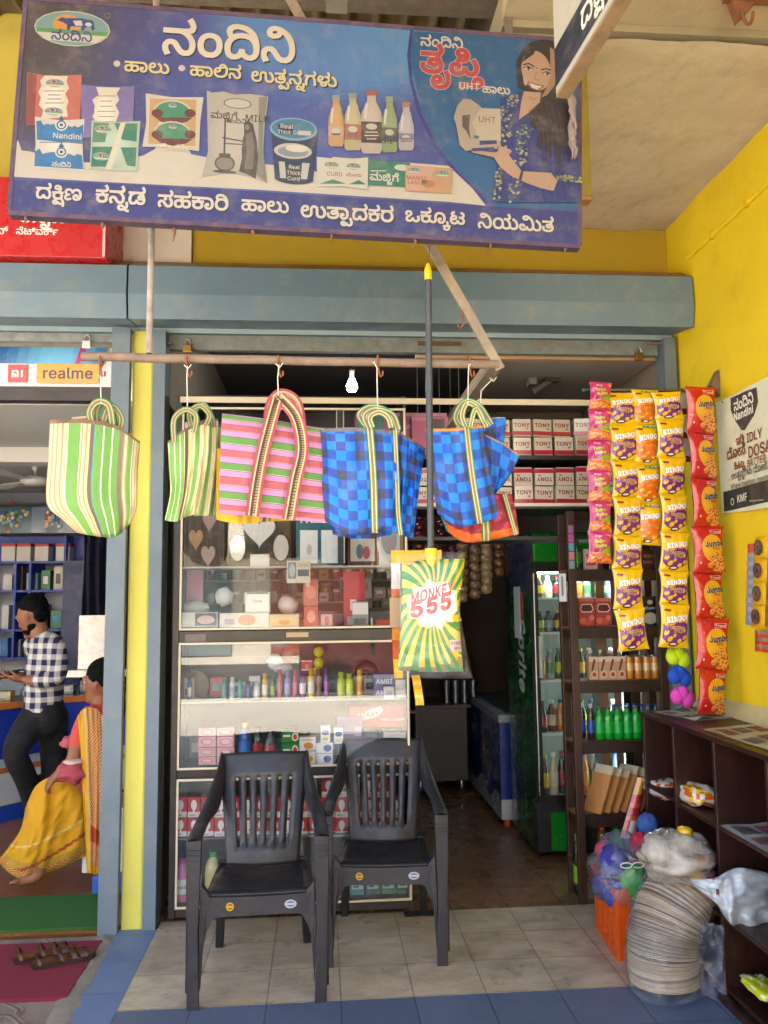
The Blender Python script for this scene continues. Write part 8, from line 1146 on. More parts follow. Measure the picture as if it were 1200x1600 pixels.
# poster banner and hanging sachets on the yellow wall
WX = XR-.012
def wq(px, py): p = aX(px, py, WX); return (3.94-p.y, p.z)
pz1, pz0 = 2.63, 2.062; ps = thing('food_poster', (WX, 3.94, pz0), 'pale poster for idly and dosa batter on the yellow wall', 'poster')
def pw(x, y, h): return V((WX-h-.012*math.sin(x*3.4)**2-.004*nz(x*6, y*5)-.008*max(0, .06-x)/.06, 3.94-x, y))
b = MB(); b.grid(lambda u, v: pw(u*.9, lerp(pz0, pz1, v)-.02*math.sin(u*3)*(1-v), 0), 30, 16, '#c9cbb0'); b.build('sheet', MAT['banner'], ps)
a = Art(); f = lambda s: [wq(*(float(z) for z in p.split(','))) for p in s.split()]
a.rect(.02, pz0+.005, .88, pz0+.105, '#2b2d2c'); a.poly(f('1143,622 1166,612 1186,605 1188,628 1182,648 1166,672 1160,672 1148,655 1143,640'), '#33363a')
tx = lambda s, x0, x1, y, c, bo=.06, **k: a.text(s, wq(x0, y)[0], wq(x0, y)[1], 1, c, bo, wfit=wq(x1, y)[0]-wq(x0, y)[0], **k)
tx('ನಂದಿನಿ', 1148, 1182, 643, '#d8d8cc', .06); tx('Nandini', 1148, 1182, 658, '#d8d8cc', .12); BR = '#7a3a26'
tx('ಇಡ್ಲಿ', 1152, 1167, 696, BR); tx('IDLY', 1170, 1197, 692, BR); tx('ದೋಸೆ', 1138, 1169, 719, BR); tx('DOSA', 1173, 1212, 716, BR); tx('ಹಿಟ್ಟು', 1150, 1168, 734, BR); tx('BATTER', 1171, 1203, 730, BR, .05, slant=.2); tx('. ಉತ್ಪನ್ನಗಳು ದೋಸೆ', 1141, 1206, 751, '#4a4a48', .05); tx('. Where tradition meets', 1141, 1208, 766, '#4a4a48', .05, slant=.15); tx('KMF', 1156, 1174, 785, '#c9c8bc', .08); a.ell(*wq(1148, 784), .018, .018, '#c9c8bc', 14); a.ell(*wq(1148, 784), .013, .013, '#2b2d2c', 14); a.line([wq(1177, 783), wq(1200, 781)], .006, '#8a8a84')
bb = MB(); a.emit(bb, lambda x, y, h: pw(x, y, .0012+h), .05, .0001); bb.build('printing', MAT['banner'], ps)
for px, py in ((1129, 628), (1135, 795)): p = aX(px, py, WX); b = MB(); b.tube([p+V((.012, .01, .0)), p+V((-.004, .0, .002)), p+V((-.002, -.012, -.006))], .003, '#6a5a3a', 5); b.build('wire_tie', MAT['rust'], ps)
t = thing('sachet_strip', aX(1172, 850, WX), 'silver strip of small pouches hanging on the yellow wall', 'sachet strip')
for k in range(9):
    c, d = aX(1173-k*.4, 850+k*14, WX-.01), aX(1173-k*.4, 864+k*14, WX-.01); b = MB(); b.grid(lambda u, v: lerp(c, d, v)+V((-.008*math.sin(3.14*u), -(u-.5)*.06, 0)), 5, 4, lambda u, v: hx('#b0383a') if k == 0 else hx('#8a8890' if v < .4 else '#b09a90' if u < .5 else '#5a7aa0')); b.build('sachet', MAT['foil'], t)
t = thing('biscuit_strip', aX(1190, 850, WX-.02), 'yellow strip of chocolate biscuit packets hanging on the yellow wall', 'snack strip')
for k in range(4):
    c, d = aX(1190-k*1.5, 838+k*36, WX-.02), aX(1189-k*1.5, 873+k*36, WX-.02); b = MB(); b.grid(lambda u, v: lerp(c, d, v)+V((-.014*math.sin(3.14*u)*math.sin(3.14*v)**.5, -(u-.5)*.115, 0)), 8, 8, '#d0a010')
    m_ = lerp(c, d, .5); A = Art(); A.ell(0, 0, .036, .036, '#2a221e', 18); A.ell(0, 0, .029, .029, '#4a4038', 16); A.ell(0, 0, .012, .012, '#2a221e', 10)
    A.emit(b, lambda x, y, h: m_+V((-.016-h, -x, y))); b.build('packet', MAT['foil'], t)
c, d = aX(1188, 985, WX-.01), aX(1188, 1018, WX-.01); b = MB(); b.grid(lambda u, v: lerp(c, d, v)+V((-.01*math.sin(3.14*u), -(u-.4)*.12, 0)), 6, 6, lambda u, v: hx('#b8341c') if int(v*6) % 2 else hx('#8a6a60')); tag(b.build('sachet_bunch', MAT['foil']), 'red sachets at the foot of the yellow biscuit strip', 'sachets')
# ---- dark bookcase
MAT['blue'] = glassy('bluish_film', (.86, .88, .97), 1.5, .08, .13, (.5, .52, .72), .9, 16, fvar=9); MAT['milky'] = glassy('beige_film', (.93, .92, .9), 1.4, .2, .5, (.62, .56, .48), .9, 16, fvar=8)
BX = 1.65; bc = thing('bookcase', (BX, 3.3, 0), 'dark brown wooden rack with open pigeonholes below the poster', 'bookcase')
def bd(n, *q): b = MB(); b.box(*q, '#2d150f'); return b.build(n, WOOD, bc, bev=.003)
bd('top_board', BX-.008, 2.03, 2.3, 4.19, 1.036, 1.058); bd('back_panel', 2.015, 2.028, 2.3, 4.17, .1, 1.035)
YD = [4.15, 3.80, 3.40, 2.985, 2.4]
for y in YD: bd('divider', BX, 2.014, y, y+.022, .0, 1.035)
for i, (y0, y1) in enumerate(zip(YD[1:], YD)):
    for z in ((.70, .25), (.69, .33), (.695, .335), (.70, .335))[i]: bd('shelf', BX+.004, 2.014, y0+.0225, y1-.0005, z-.018, z)
    bd('bottom_board', BX+.006, 2.014, y0+.0225, y1-.0005, .03, .05)
bd('plinth', BX-.03, BX-.001, 2.3, 3.46, .0, .03)
def newspaper(label, corners, z, amp, sd, cols=('#b3a583', '#5d564c', '#7a4a32')):
    c = [V((*q, 0)) for q in corners]; mp = lambda u, v: (c[0]*(1-u)+c[1]*u)*(1-v)+(c[3]*(1-u)+c[2]*u)*v
    b = MB(); b.grid(lambda u, v: mp(u, v)+V((0, 0, z+.004+amp*max(0, nz(u*2.2+sd, v*2.2)))), 16, 16, cols[0]); b.grid(lambda u, v: mp(u, v)+V((0, 0, z+.001)), 2, 2, cols[0]); rd = random.Random(sd); A = Art()
    for k in range(6): A.rect(.06+.3*(k % 3), .12+.44*(k//3), .06+.3*(k % 3)+.24, .34+.44*(k//3)+rd.uniform(0, .1), cols[1+(k+sd) % 2])
    for k in range(14): A.rect(.06+.3*(k % 3), .02+.066*k, .3+.3*(k % 3), .035+.066*k, '#8a8070')
    A.emit(b, lambda u, v, h: mp(u, v)+V((0, 0, z+.0055+h+amp*max(0, nz(u*2.2+sd, v*2.2)))), .12); tag(b.build('newspaper', MAT['paper']), label, 'newspaper')
newspaper('folded grey newspaper at the far end of the bookcase top', [(1.69, 4.12), (1.93, 4.16), (1.99, 3.86), (1.76, 3.8)], 1.058, .03, 4, ('#a59c8c', '#6a645c', '#54504c')); newspaper('tan newspaper lying on the near part of the bookcase top', [(1.68, 3.55), (1.98, 3.66), (2.0, 3.25), (1.7, 3.05)], 1.058, .01, 7); newspaper('newspaper with a red edge on a middle shelf of the bookcase', [(1.655, 3.385), (1.98, 3.385), (1.98, 3.03), (1.655, 3.03)], .695, .012, 2, ('#a8a4a0', '#5a4a48', '#8a4a44'))
def blobpack(label, c, ex, ey, ez, cols, sd, cat='packet', amp=.25):
    b = MB(); c = V(c)
    def fn(u, v):
        a, b_ = u*6.2832, (v-.5)*3.1416; d = V((math.copysign(abs(math.cos(a)*math.cos(b_))**.6, math.cos(a)), math.copysign(abs(math.sin(a)*math.cos(b_))**.6, math.sin(a)), math.copysign(abs(math.sin(b_))**.7, math.sin(b_)))); k = 1+amp*nz(d.x*2.2+sd, d.y*2.2, d.z*2.2)+amp*.35*nz(d.x*7, d.y*7+sd, d.z*7)
        return c+V((d.x*ex, d.y*ey, d.z*ez))*k
    b.grid(fn, 22, 14, lambda u, v: hx(cols[int((nz(u*5+sd, v*4)+.6)*1.7*len(cols)) % len(cols)])); return tag(b.build('snack_packet', MAT['foil']), label, cat)
blobpack('white and orange packet in the far pigeonhole', aX(1040, 1230, 1.76), .09, .12, .05, ['#c9c2bc', '#c9c2bc', '#b8501c'], 3); blobpack('white noodle packet with an orange picture in the second pigeonhole', aX(1090, 1240, 1.74), .07, .12, .045, ['#d0c8b8', '#d0c8b8', '#d8b02a', '#c8641c'], 9); blobpack('small green packet beside the white noodle packet', aX(1068, 1240, 1.73), .04, .05, .04, ['#4aa81c'], 12); blobpack('yellow and white packet on the bottom board of the bookcase', aX(1190, 1543, 1.72), .05, .1, .02, ['#c8c81a', '#c8c81a', '#d8d8c0'], 5)
b = MB(); panel(b, coons('1078,1374 1115,1372 1155,1356 1215,1368', '1084,1384 1118,1412 1150,1449 1215,1452', '1078,1374 1080,1378 1084,1384', '1215,1368 1218,1410 1215,1452'), 3.33, lambda u, v: hx('#c3c7cc') if not (.34 < u < .41 and .42 < v < .62) else hx('#9a2060') if v > .54 else hx('#39332f'), nu=40, nv=26, bulge=.08, fold=.05, fr=4, th=.12, sd=6); tag(b.build('courier_bag', MAT['foil']), 'white courier bag spilling out of the lower pigeonhole', 'bag')
# ---- orange crate
ck = thing('drinks_crate', (1.34, 3.79, 0), 'orange plastic bottle crate on the floor under the bag of toys', 'crate'); OR = '#d8520a'
def panel_c(P0, U, L, N):   # a crate wall with slots, from origin along U
    b = MB(); u = V(U); n = V(N)*.018; zz = (0, .045, .20, .265, .31); xs_ = [0, .06, .11, .16, .21, .26, .31, L] if L > .3 else [0, .05, .11, .15, L]
    for i in range(len(zz)-1):
        for j in range(len(xs_)-1):
            if i == 1 and j % 2 == 1 or (i == 2 and L < .3 and j == 1): continue
            b.prism([V(P0)+u*xs_[j]+V((0, 0, zz[i])), V(P0)+u*xs_[j+1]+V((0, 0, zz[i])), V(P0)+u*xs_[j+1]+V((0, 0, zz[i+1])), V(P0)+u*xs_[j]+V((0, 0, zz[i+1]))], n, OR)
    b.prism([V(P0)+V((0, 0, .295))-n*.4, V(P0)+u*L+V((0, 0, .295))-n*.4, V(P0)+u*L+V((0, 0, .318))-n*.4, V(P0)+V((0, 0, .318))-n*.4], n*-.4, OR)
    b.build('side', MAT['plastic'], ck)
panel_c((1.337, 3.79, 0), (.08, .996, 0), .39, (.996, -.08, 0)); panel_c((1.356, 3.792, 0), (1, 0, 0), .25, (0, 1, 0)); panel_c((1.61, 3.80, 0), (.06, 1, 0), .36, (-1, 0, 0)); panel_c((1.38, 4.17, 0), (1, 0, 0), .24, (0, -1, 0))
b = MB(); b.box(1.38, 1.60, 3.815, 4.15, .012, .03, OR); b.build('base', MAT['plastic'], ck)
def sack(label, c, ex, ey, ez, mat, sd, amp=.2, name='plastic_bag', nk=None):
    b = MB(); c = V(c)
    def fn(u, v):
        a, b_ = u*6.2832, (v-.5)*3.1416; d = V((math.cos(a)*math.cos(b_), math.sin(a)*math.cos(b_), math.sin(b_))); k = 1+amp*nz(d.x*1.8+sd, d.y*1.8, d.z*1.8)+amp*.5*abs(nz(d.x*6, d.y*6+sd, d.z*5))
        return c+V((d.x*ex, d.y*ey, d.z*ez))*k
    b.grid(fn, 40, 26, '#ffffff'); return b.build(name, mat)
c0 = aY(975, 1362, 3.92); tb = thing('toy_bag', c0, 'clear bag of coloured scrubbers and balls on the orange crate', 'bag')
for px, py, yy, r, cc in ((992, 1378, 3.82, .068, '#2f9a12'), (1012, 1350, 3.84, .042, '#d8a010'), (958, 1345, 3.86, .062, '#2f2a80'), (1002, 1322, 3.9, .055, '#b0203a'), (944, 1330, 3.95, .045, '#a83a52'), (962, 1398, 3.86, .055, '#24409a'), (940, 1385, 3.95, .05, '#3a3a70'), (968, 1418, 3.88, .04, '#b8a8ac'), (1012, 1290, 4.02, .05, '#3a5a9a')):
    b = MB(); b.ball(aY(px, py, yy), r, r*.9, r*1.12, cc, 24, 16, .3, 11, px); b.build('scrubber_ball', MAT['cotton'], tb)
o = sack('', c0, .155, .17, .165, MAT['blue'], 4, .2, 'clear_wrapper'); o.parent = tb; o.location = -V(tb.location)
k0 = aY(988, 1352, 3.74); b = MB(); b.tube([k0+V((.028*math.cos(t)*(1 if i < 9 else -1)+(.028 if i < 9 else -.028)*-1, 0, .012*math.sin(t))) for i, t in enumerate([j*.698 for j in range(18)])], .003, '#d8d8d0', 5); b.build('tie_string', MAT['string'], tb)
# ---- bagged stack of paper plates
pb = thing('plate_bag', (1.45, 3.5, 0), 'clear sack with a tall leaning stack of paper plates', 'plates'); PTS = [aY(1040, 1530, 3.52), aY(1036, 1480, 3.53), aY(1046, 1430, 3.56), aY(1072, 1378, 3.6)]; PTS[0].z = .03
NP = 92; mk = None; pr = random.Random(2)
for k in range(NP):
    t_ = k/(NP-1); p = smoothpl(PTS, t_); q2 = smoothpl(PTS, min(1, t_+.03)); q1 = smoothpl(PTS, max(0, t_-.03)); d = (q2-q1).normalized()
    if mk is None:
        mk = []
        for cc in ('#b39b80', '#a08a72', '#c2ac92', '#7a6452'): b = MB(); b.lathe([(.02, .0), (.11, .0), (.128, .0035), (.148, .006), (.1485, .0078), (.127, .0055), (.11, .0022), (.02, .002)], (0, 0, 0), cc, 40); mk.append(b.build('paper_plate', MAT['paper'])); COL.objects.unlink(mk[-1])
    o = mk[pr.choice((0, 0, 1, 2, 2, 3))].copy(); COL.objects.link(o)
    o.parent = pb; o.location = p-V(pb.location)+V((pr.uniform(-.003, .003), pr.uniform(-.003, .003), 0)); o.rotation_euler = (d.to_track_quat('Z', 'Y') @ Matrix.Rotation(pr.uniform(0, 6), 3, 'Z').to_quaternion()).to_euler(); s_ = .93+.07*math.sin(3.14*min(1, t_*.8+.2))+pr.uniform(-.015, .01); o.scale = (s_, s_, 1)
b = MB(); b.grid(lambda u, v: smoothpl(PTS, v)+V(((.168-.012*(1-v)+.012*nz(u*9, v*6)+.022*max(0, math.cos(u*6.2832))*(1-v))*math.cos(u*6.2832), (.166-.012*(1-v)+.012*nz(u*9, v*6, 2))*math.sin(u*6.2832), -.02+.03*v-.05*(v-.4)*math.cos(u*6.2832))), 48, 30, '#ffffff'); b.build('clear_wrapper', MAT['film'], pb)
b = MB(); b.grid(lambda u, v: V((lerp(1.56, 1.645, u), 3.44+.03*nz(u*3, v*5)-.05*u, lerp(0.004, .30, v)+.0)), 12, 14, '#ffffff'); b.build('trailing_film', MAT['blue'], pb)
c1 = aY(1062, 1338, 3.5); cb2 = thing('crumpled_bag', c1, 'crumpled milky plastic bag of yellow and orange packs on the plate stack', 'bag')
for px, py, cc, r in ((1098, 1348, '#a8561c', .05), (1104, 1365, '#b05a7a', .04), (1090, 1372, '#d8a80c', .045), (1085, 1392, '#d8a80c', .04), (1070, 1300, '#d8b020', .035), (1030, 1335, '#b8a898', .06)): b = MB(); b.ball(aY(px, py, 3.5), r, r, r*.7, cc, 14, 9, .3, 4, px); b.build('pack', MAT['foil'], cb2)
o = sack('', c1+V((-.01, 0, 0)), .15, .14, .10, MAT['milky'], 14, .32, 'milky_film'); o.parent = cb2; o.location = -V(cb2.location)
# ------------------------------------------------------------------ two plastic armchairs
def chair():
    t = thing('plastic_chair', (0, 0, 0), 'dark grey plastic armchair nearer the left pillar', 'chair', 'plastic armchairs outside the shop'); G = '#27252a'
    b = MB(); b.grid(lambda u, v: V((lerp(-.215, .215, u)*lerp(1, .9, v), lerp(-.23, .21, v), .435-.028*math.sin(3.14*u)*math.sin(2.6*v)-.022*v+(.0 if v > .05 else -.012))), 20, 18, '#1d1c20'); o = b.build('seat', MAT['plastic'], t); s = o.modifiers.new('s', 'SOLIDIFY'); s.thickness = .012; s.offset = -1
    # backrest: rails and slats with open slots, dished and leaning back
    def bk(u, v): x = (u-.5)*lerp(.335, .43, v); return V((x, .19+.13*v+.045*v*v-.09*(1-(2*u-1)**2)*.35+.05*(0), lerp(.415, .892, v)+.012*math.sin(3.14*u)*v))
    cut = []; x = .16
    for k in range(6): cut.append((x, x+.04)); x += .128
    us = sorted({0, .05, .1, .9, .95, 1}|{c for p in cut for c in p}); vs = [0, .06, .16, .27, .38, .44, .46, .6, .66, .68, .78, .85, .93, 1]
    b = MB(); G2 = '#29272c'
    for i in range(len(us)-1):
        for j in range(len(vs)-1):
            slot = any(abs(us[i]-c[0]) < 1e-6 for c in cut) and .16 <= vs[j] < .78
            if slot: continue
            n_ = 2; b.grid(lambda u, v: bk(lerp(us[i], us[i+1], u), lerp(vs[j], vs[j+1], v)), 1, n_, G2)
    me_ = b.build('backrest', MAT['plastic'], t); wl = me_.modifiers.new('w', 'WELD'); wl.merge_threshold = .0005; s = me_.modifiers.new('s', 'SOLIDIFY'); s.thickness = .014; s.offset = 0
    for sx in (-1, 1):   # arm: a swept band from the top of the back round to the front leg
        pts = [V((sx*.208, .345, .875)), V((sx*.21, .30, .80)), V((sx*.222, .235, .735)), V((sx*.243, .13, .69)), V((sx*.258, .0, .668)), V((sx*.264, -.12, .66)), V((sx*.266, -.215, .652)), V((sx*.266, -.25, .64))]
        b = MB(); w0 = [.022, .034, .05, .06, .062, .062, .064, .066]; w0 = [w_/2 for w_ in w0]; hh = [.03, .08, .09, .045, .016, .014, .016, .02]; vs_ = []; n = len(pts); m = 21
        for k in range(m):
            p = smoothpl(pts, k/(m-1)); f = k/(m-1)*(n-1); i = min(int(f), n-2); wv = lerp(w0[i], w0[i+1], f-i); hv = lerp(hh[i], hh[i+1], f-i)
            vs_ += [p+V((math.cos(a)*wv, 0, math.sin(a)*hv)) for a in [j*math.pi/5 for j in range(10)]]
        b.add(vs_, [(i*10+j, i*10+(j+1) % 10, (i+1)*10+(j+1) % 10, (i+1)*10+j) for i in range(m-1) for j in range(10)], G, True); b.build('armrest', MAT['plastic'], t)
        b = MB()   # front leg with a recessed inner flange
        b.prism([(sx*.235, -.262, .655), (sx*.297, -.255, .65), (sx*.292, -.275, .30), (sx*.283, -.285, 0), (sx*.235, -.29, 0), (sx*.243, -.275, .30)], (0, .03, 0), G); b.prism([(sx*.200, -.248, .43), (sx*.234, -.25, .47), (sx*.242, -.262, .30), (sx*.234, -.278, .06), (sx*.226, -.27, .2), (sx*.214, -.258, .33)], (0, .04, 0), '#222026')
        for k in range(3): b.obox((sx*.2665, -.264+.0015*k, .615-.02*k), (.031, 0, 0), (0, .003, 0), (0, 0, .0035), '#25242a')
        b.box(min(sx*.281, sx*.295), max(sx*.281, sx*.295), -.25, -.2, .05, .6, G); b.build('leg', MAT['plastic'], t, bev=.006)
        b = MB(); b.prism([(sx*.165, .2, .43), (sx*.21, .2, .43), (sx*.228, .30, 0), (sx*.19, .30, 0)], (0, .035, 0), '#1d1c20'); b.build('leg', MAT['plastic'], t, bev=.006)
        b = MB(); b.bar((sx*.215, -.22, .40), (sx*.20, .2, .40), .045, .014, '#1d1c20'); b.build('side_rail', MAT['plastic'], t, bev=.003)
    b = MB()   # arched apron under the seat front
    N_a = 18; top = [V((-.235+.47*k/N_a, -.252, .425-.006*math.sin(3.14*k/N_a))) for k in range(N_a+1)]; low = []
    for k in range(N_a+1): x = -.235+.47*k/N_a; e = abs(x)/.235; low.append(V((x, -.256, .345-.0*e-.16*max(0, (e-.72)/.28)**2.2)))
    for k in range(N_a): b.prism([low[k], low[k+1], top[k+1], top[k]], (0, .022, 0), G)
    ap = b.build('apron', MAT['plastic'], t)
    for x, c1_, c2_, ra in ((-.115, '#c8a020', '#7a5a10', .017), (.135, '#b8bcc4', '#6a7080', .025)):
        A = Art(); A.ell(x, .385, ra, .017, c1_, 20); A.ell(x, .385, ra*.78, .012, c2_, 18); A.rect(x-ra*.7, .381, x+ra*.7, .389, c1_); b = MB(); A.emit(b, lambda u, v, h: V((u, -.2585-h, v))); b.build('sticker', MAT['gloss'], ap)
    return t
ch = chair(); cl = aZ(398, 1566, 0); ch.location = (-.272, 3.83, 0); ch.rotation_euler.z = R(1.5)
dup(ch, (.305, 4.13, 0), R(-4), 'dark grey plastic armchair beside the doorway, overlapping its twin')
# ------------------------------------------------------------------ phone shop on the left with its two people
x1 = aY(178, 600, 4.6).x; fa = thing('shop_fascia', (-2, 4.6, 2.855), 'white fascia with phone brand logos under the left shutter', 'sign')
b = MB(); b.box(-4.5, x1, 4.6, 4.66, 2.855, 3.08, '#d8d4cf'); b.build('light_box', MAT['gloss'], fa)
a = Art(); F = lambda px, py: (aY(px, py, 4.6).x, aY(px, py, 4.6).z)
for k in range(34):
    u = k/34; xx = lerp(-3.2, x1, u); cc = V((.02, .10, .32)).lerp(V((.16, .45, .72)), .5+.5*math.sin(u*17)); a.poly([(xx, 2.985), (xx+.063, 2.985), (xx+.083, 3.08), (xx+.02, 3.08)], (*cc, 1)) if xx < x1-.09 else None
p, q = F(118, 563), F(140, 542); a.poly([(p[0], 2.987), (p[0]+.03, 2.987), (q[0]-.01, 3.08), (q[0]-.045, 3.08)], '#b03a78')
p, q = F(13, 598), F(44, 571); a.rect(p[0], p[1], q[0], q[1], '#c8402e'); w_, h_ = q[0]-p[0], q[1]-p[1]; X0, Y0 = p
for r in ((.2, .28, .3, .7), (.3, .6, .52, .7), (.46, .28, .56, .64), (.34, .28, .42, .5), (.68, .28, .78, .7)): a.rect(X0+r[0]*w_, Y0+r[1]*h_, X0+r[2]*w_, Y0+r[3]*h_, '#e0dcd8')
p, q = F(58, 599), F(156, 570); a.rect(p[0], p[1], q[0], q[1], '#dd9a18'); t0 = F(67, 592); a.text('realme', t0[0], t0[1], 1, '#3a2c18', .04, wfit=F(147, 592)[0]-t0[0])
bb = MB(); a.emit(bb, lambda x, y, h: V((x, 4.5985-h, y))); bb.build('logos', MAT['gloss'], fa); b = MB(); b.box(-4.5, x1, 4.595, 4.68, 2.775, 2.853, '#3a302c'); b.build('dark_trim', MAT['dark'], fa)
b = MB(); b.box(-5, -1.045, 4.69, 8.7, 2.77, 2.8, '#bcbab5'); b.box(-5, -1.047, 6.0, 6.2, 2.66, 2.769, '#cfccc6'); tag(b.build('phone_shop_ceiling', MAT['paint']), 'pale grey ceiling of the phone shop behind the logo fascia', 'ceiling')
b = MB(); b.box(-5, -1.045, 8.6, 8.7, -.05, 2.769, '#8d949c'); tag(b.build('phone_shop_back_wall', MAT['paint']), 'grey wall behind the blue phone shelves', 'wall'); b = MB(); b.box(-1.045, -1.003, 4.63, 8.7, -.05, 2.9, '#8f9399'); tag(b.build('phone_shop_partition', MAT['paint']), 'grey partition beside the dark curtain', 'wall'); b = MB(); b.box(-5.1, -5.002, 4.4, 8.7, -.05, 2.9, '#a9adb2'); tag(b.build('phone_shop_side_wall', MAT['paint']), 'pale far side wall of the phone shop', 'wall')
c = aY(55, 752, 6.5); t = thing('ceiling_fan', c, 'white ceiling fan hub on the pale phone shop ceiling', 'fan'); b = MB(); b.lathe([(.02, .17), (.03, .1), (.012, .08), (.012, .05), (.09, .03), (.11, 0), (.08, -.03), (.02, -.035)], c, '#c9c5be', 18); b.build('motor', MAT['plastic'], t)
for k in range(3): an = k*2.094+.3; b = MB(); d = V((math.cos(an), math.sin(an), 0)); b.prism([c+d*.1+V((-d.y*.04, d.x*.04, .0)), c+d*.6+V((-d.y*.06, d.x*.06, .01)), c+d*.6+V((d.y*.06, -d.x*.06, -.01)), c+d*.1+V((d.y*.04, -d.x*.04, 0))], (0, 0, .006), '#c4c0b8'); b.build('blade', MAT['plastic'], t)
BLU = '#1438a0'; ws = thing('phone_shelves', (-3, 8.1, 1.0), 'bright blue display shelves of boxes behind the man', 'shelf'); sx1 = aY(100, 950, 8.0).x
hz = [aY(40, y, 8.0).z for y in (1027, 983, 922, 877)]; ztop = aY(40, 836, 8.0).z
for z in hz: b = MB(); b.box(-4.4, sx1, 8.0, 8.4, z-.02, z, BLU); b.build('board', MAT['plastic'], ws)
b = MB(); b.box(-4.4, sx1+.12, 8.2, 8.41, hz[3], ztop, BLU); b.build('top_panel', MAT['plastic'], ws); b = MB(); b.box(-4.4, sx1-.021, 8.4, 8.42, .4, hz[3], '#b9bec8'); b.build('back_panel', MAT['plastic'], ws)
for px in (101, 47, 24, -30): x = aY(px, 950, 8.0).x; b = MB(); b.box(x-.02, x, 7.99, 8.4, hz[0]-.02, hz[3]-.021 if px < 101 else ztop, BLU); b.build('upright', MAT['plastic'], ws)
b = MB(); b.box(sx1+.001, sx1+.25, 7.95, 8.3, 0, hz[3], '#0c1c58'); tag(b.build('blue_screen', MAT['plastic']), 'dark blue panel between the phone shelves and the curtain', 'panel')
rd = random.Random(4)
for k, px in enumerate((2, 26, 54, 87)):
    x0, xx, z0, z1 = rect(px, 849, px+22, 874, 8.05); b = MB(); b.box(x0, xx, 8.05, 8.19, hz[3]+.001, z1-.03, '#cfccc6'); b.box(x0, xx, 8.05, 8.19, z1-.0299, z1, '#b8202a'); tag(b.build('phone_box', MAT['card']), 'white phone box with a red lid, %s from the left on the top blue shelf' % NTH[k], 'box', 'white and red phone boxes')
for i in range(3):
    px = 0
    for k in range(5):
        w_ = rd.choice((12, 15, 18)); x0, xx, z0, z1 = rect(px, 1000-rd.uniform(24, 40), px+w_, 1000, 8.1); b = MB(); cc = rd.choice(['#c8c4be', '#3a7a4a', '#3a3436', '#8ab0c0', '#7a4a34', '#2a6ab0', '#d0ccc8']); b.box(x0, xx, 8.12, 8.25, hz[i]+.001, hz[i]+(z1-z0), cc); b.box(x0+.02, xx-.02, 8.117, 8.1195, hz[i]+.06, hz[i]+(z1-z0)*.7, rd.choice(['#5a4a4a', '#b0303a', '#d8d4d0', '#3a8ab0'])); px += w_+5
        tag(b.build('accessory_box', MAT['card']), 'accessory box, %s along the %s blue shelf' % (NTH[k], ('bottom', 'lower', 'middle')[i]), 'box', 'accessory boxes on the blue shelves')
x0, xx, z0, z1 = rect(-60, 792, 122, 833, 8.3); t = thing('tablet_poster', (x0, 8.3, z0), 'wide panel picturing tablets and coloured bubbles above the shelves', 'panel'); b = MB(); b.box(x0, xx, 8.3, 8.36, z0, z1, '#6f86a0'); b.build('panel', MAT['gloss'], t); a = Art(); a.rect(0, 0, (xx-x0)*.6, z1-z0, '#2a5a6a'); 
for cx_, s_ in ((.42, 1), (.78, .8)):
    a.poly([((cx_-.05)*(xx-x0), .0), ((cx_+.05)*(xx-x0), .02), ((cx_+.06)*(xx-x0), .2), ((cx_-.06)*(xx-x0), .22)], '#1a2430')
    for k in range(30): a.ell(cx_*(xx-x0)+rd.gauss(0, .07)*s_, .14+rd.gauss(0, .05), .018, .018, rd.choice(['#c83a2a', '#3aa04a', '#d8a02a', '#2a6ac8', '#7ac0d0', '#d8d8d0']), 8)
bb = MB(); face_art(bb, a, x0, xx, z0, z1, 8.299, .0004); bb.build('picture', MAT['gloss'], t)
b = MB(); b.grid(lambda u, v: V((lerp(-2.16, -1.5, u), 7.6+.05*math.sin(u*46+nz(v*2)*1.5)+.03*nz(u*9, v*2), lerp(2.35, .9, v))), 110, 12, '#1c2036'); tag(b.build('dark_curtain', MAT['cotton']), 'dark navy curtain hanging in folds beside the blue shelves', 'curtain')
x0, xx, z0, z1 = rect(121, 961, 180, 1046, 6.8); b = MB(); b.box(x0, xx, 6.8, 6.82, z0, z1, '#b0aeac'); b.box(x0-.5, xx+.2, 6.78, 7.2, z0-.06, z0-.001, '#a8a8a6'); tag(b.build('steel_screen', M('brushed_steel', .25, .7, var=.15), bev=.003), 'shiny steel screen standing above the phone counter', 'panel')
CP = [V(p) for p in ((-4.2, 5.7), (-3.4, 5.85), (-2.85, 6.1), (-2.45, 6.5), (-2.15, 6.85), (-1.75, 7.0), (-1.06, 7.02))]
ct = thing('phone_counter', (-2.4, 6.6, 0), 'curved blue and white counter with an orange edge behind the man', 'counter')
def ring(n, z0, z1, out, cc, m='plastic', rd_=.0): b = MB(); b.grid(lambda u, v: V((smoothpl(CP, u).x+out*.5, smoothpl(CP, u).y-out, lerp(z0, z1, v))), 40, 2, cc); b.build(n, MAT[m], ct)
ring('base', 0, .12, .02, '#1444a8'); ring('white_band', .12, .36, 0, '#b8c0c4'); ring('orange_line', .36, .40, .01, '#b0602a'); ring('grey_band', .40, .47, 0, '#a8b4bc'); ring('blue_front', .47, .84, .02, '#0f2f9a'); ring('orange_edge', .84, .89, .035, '#c8702a')
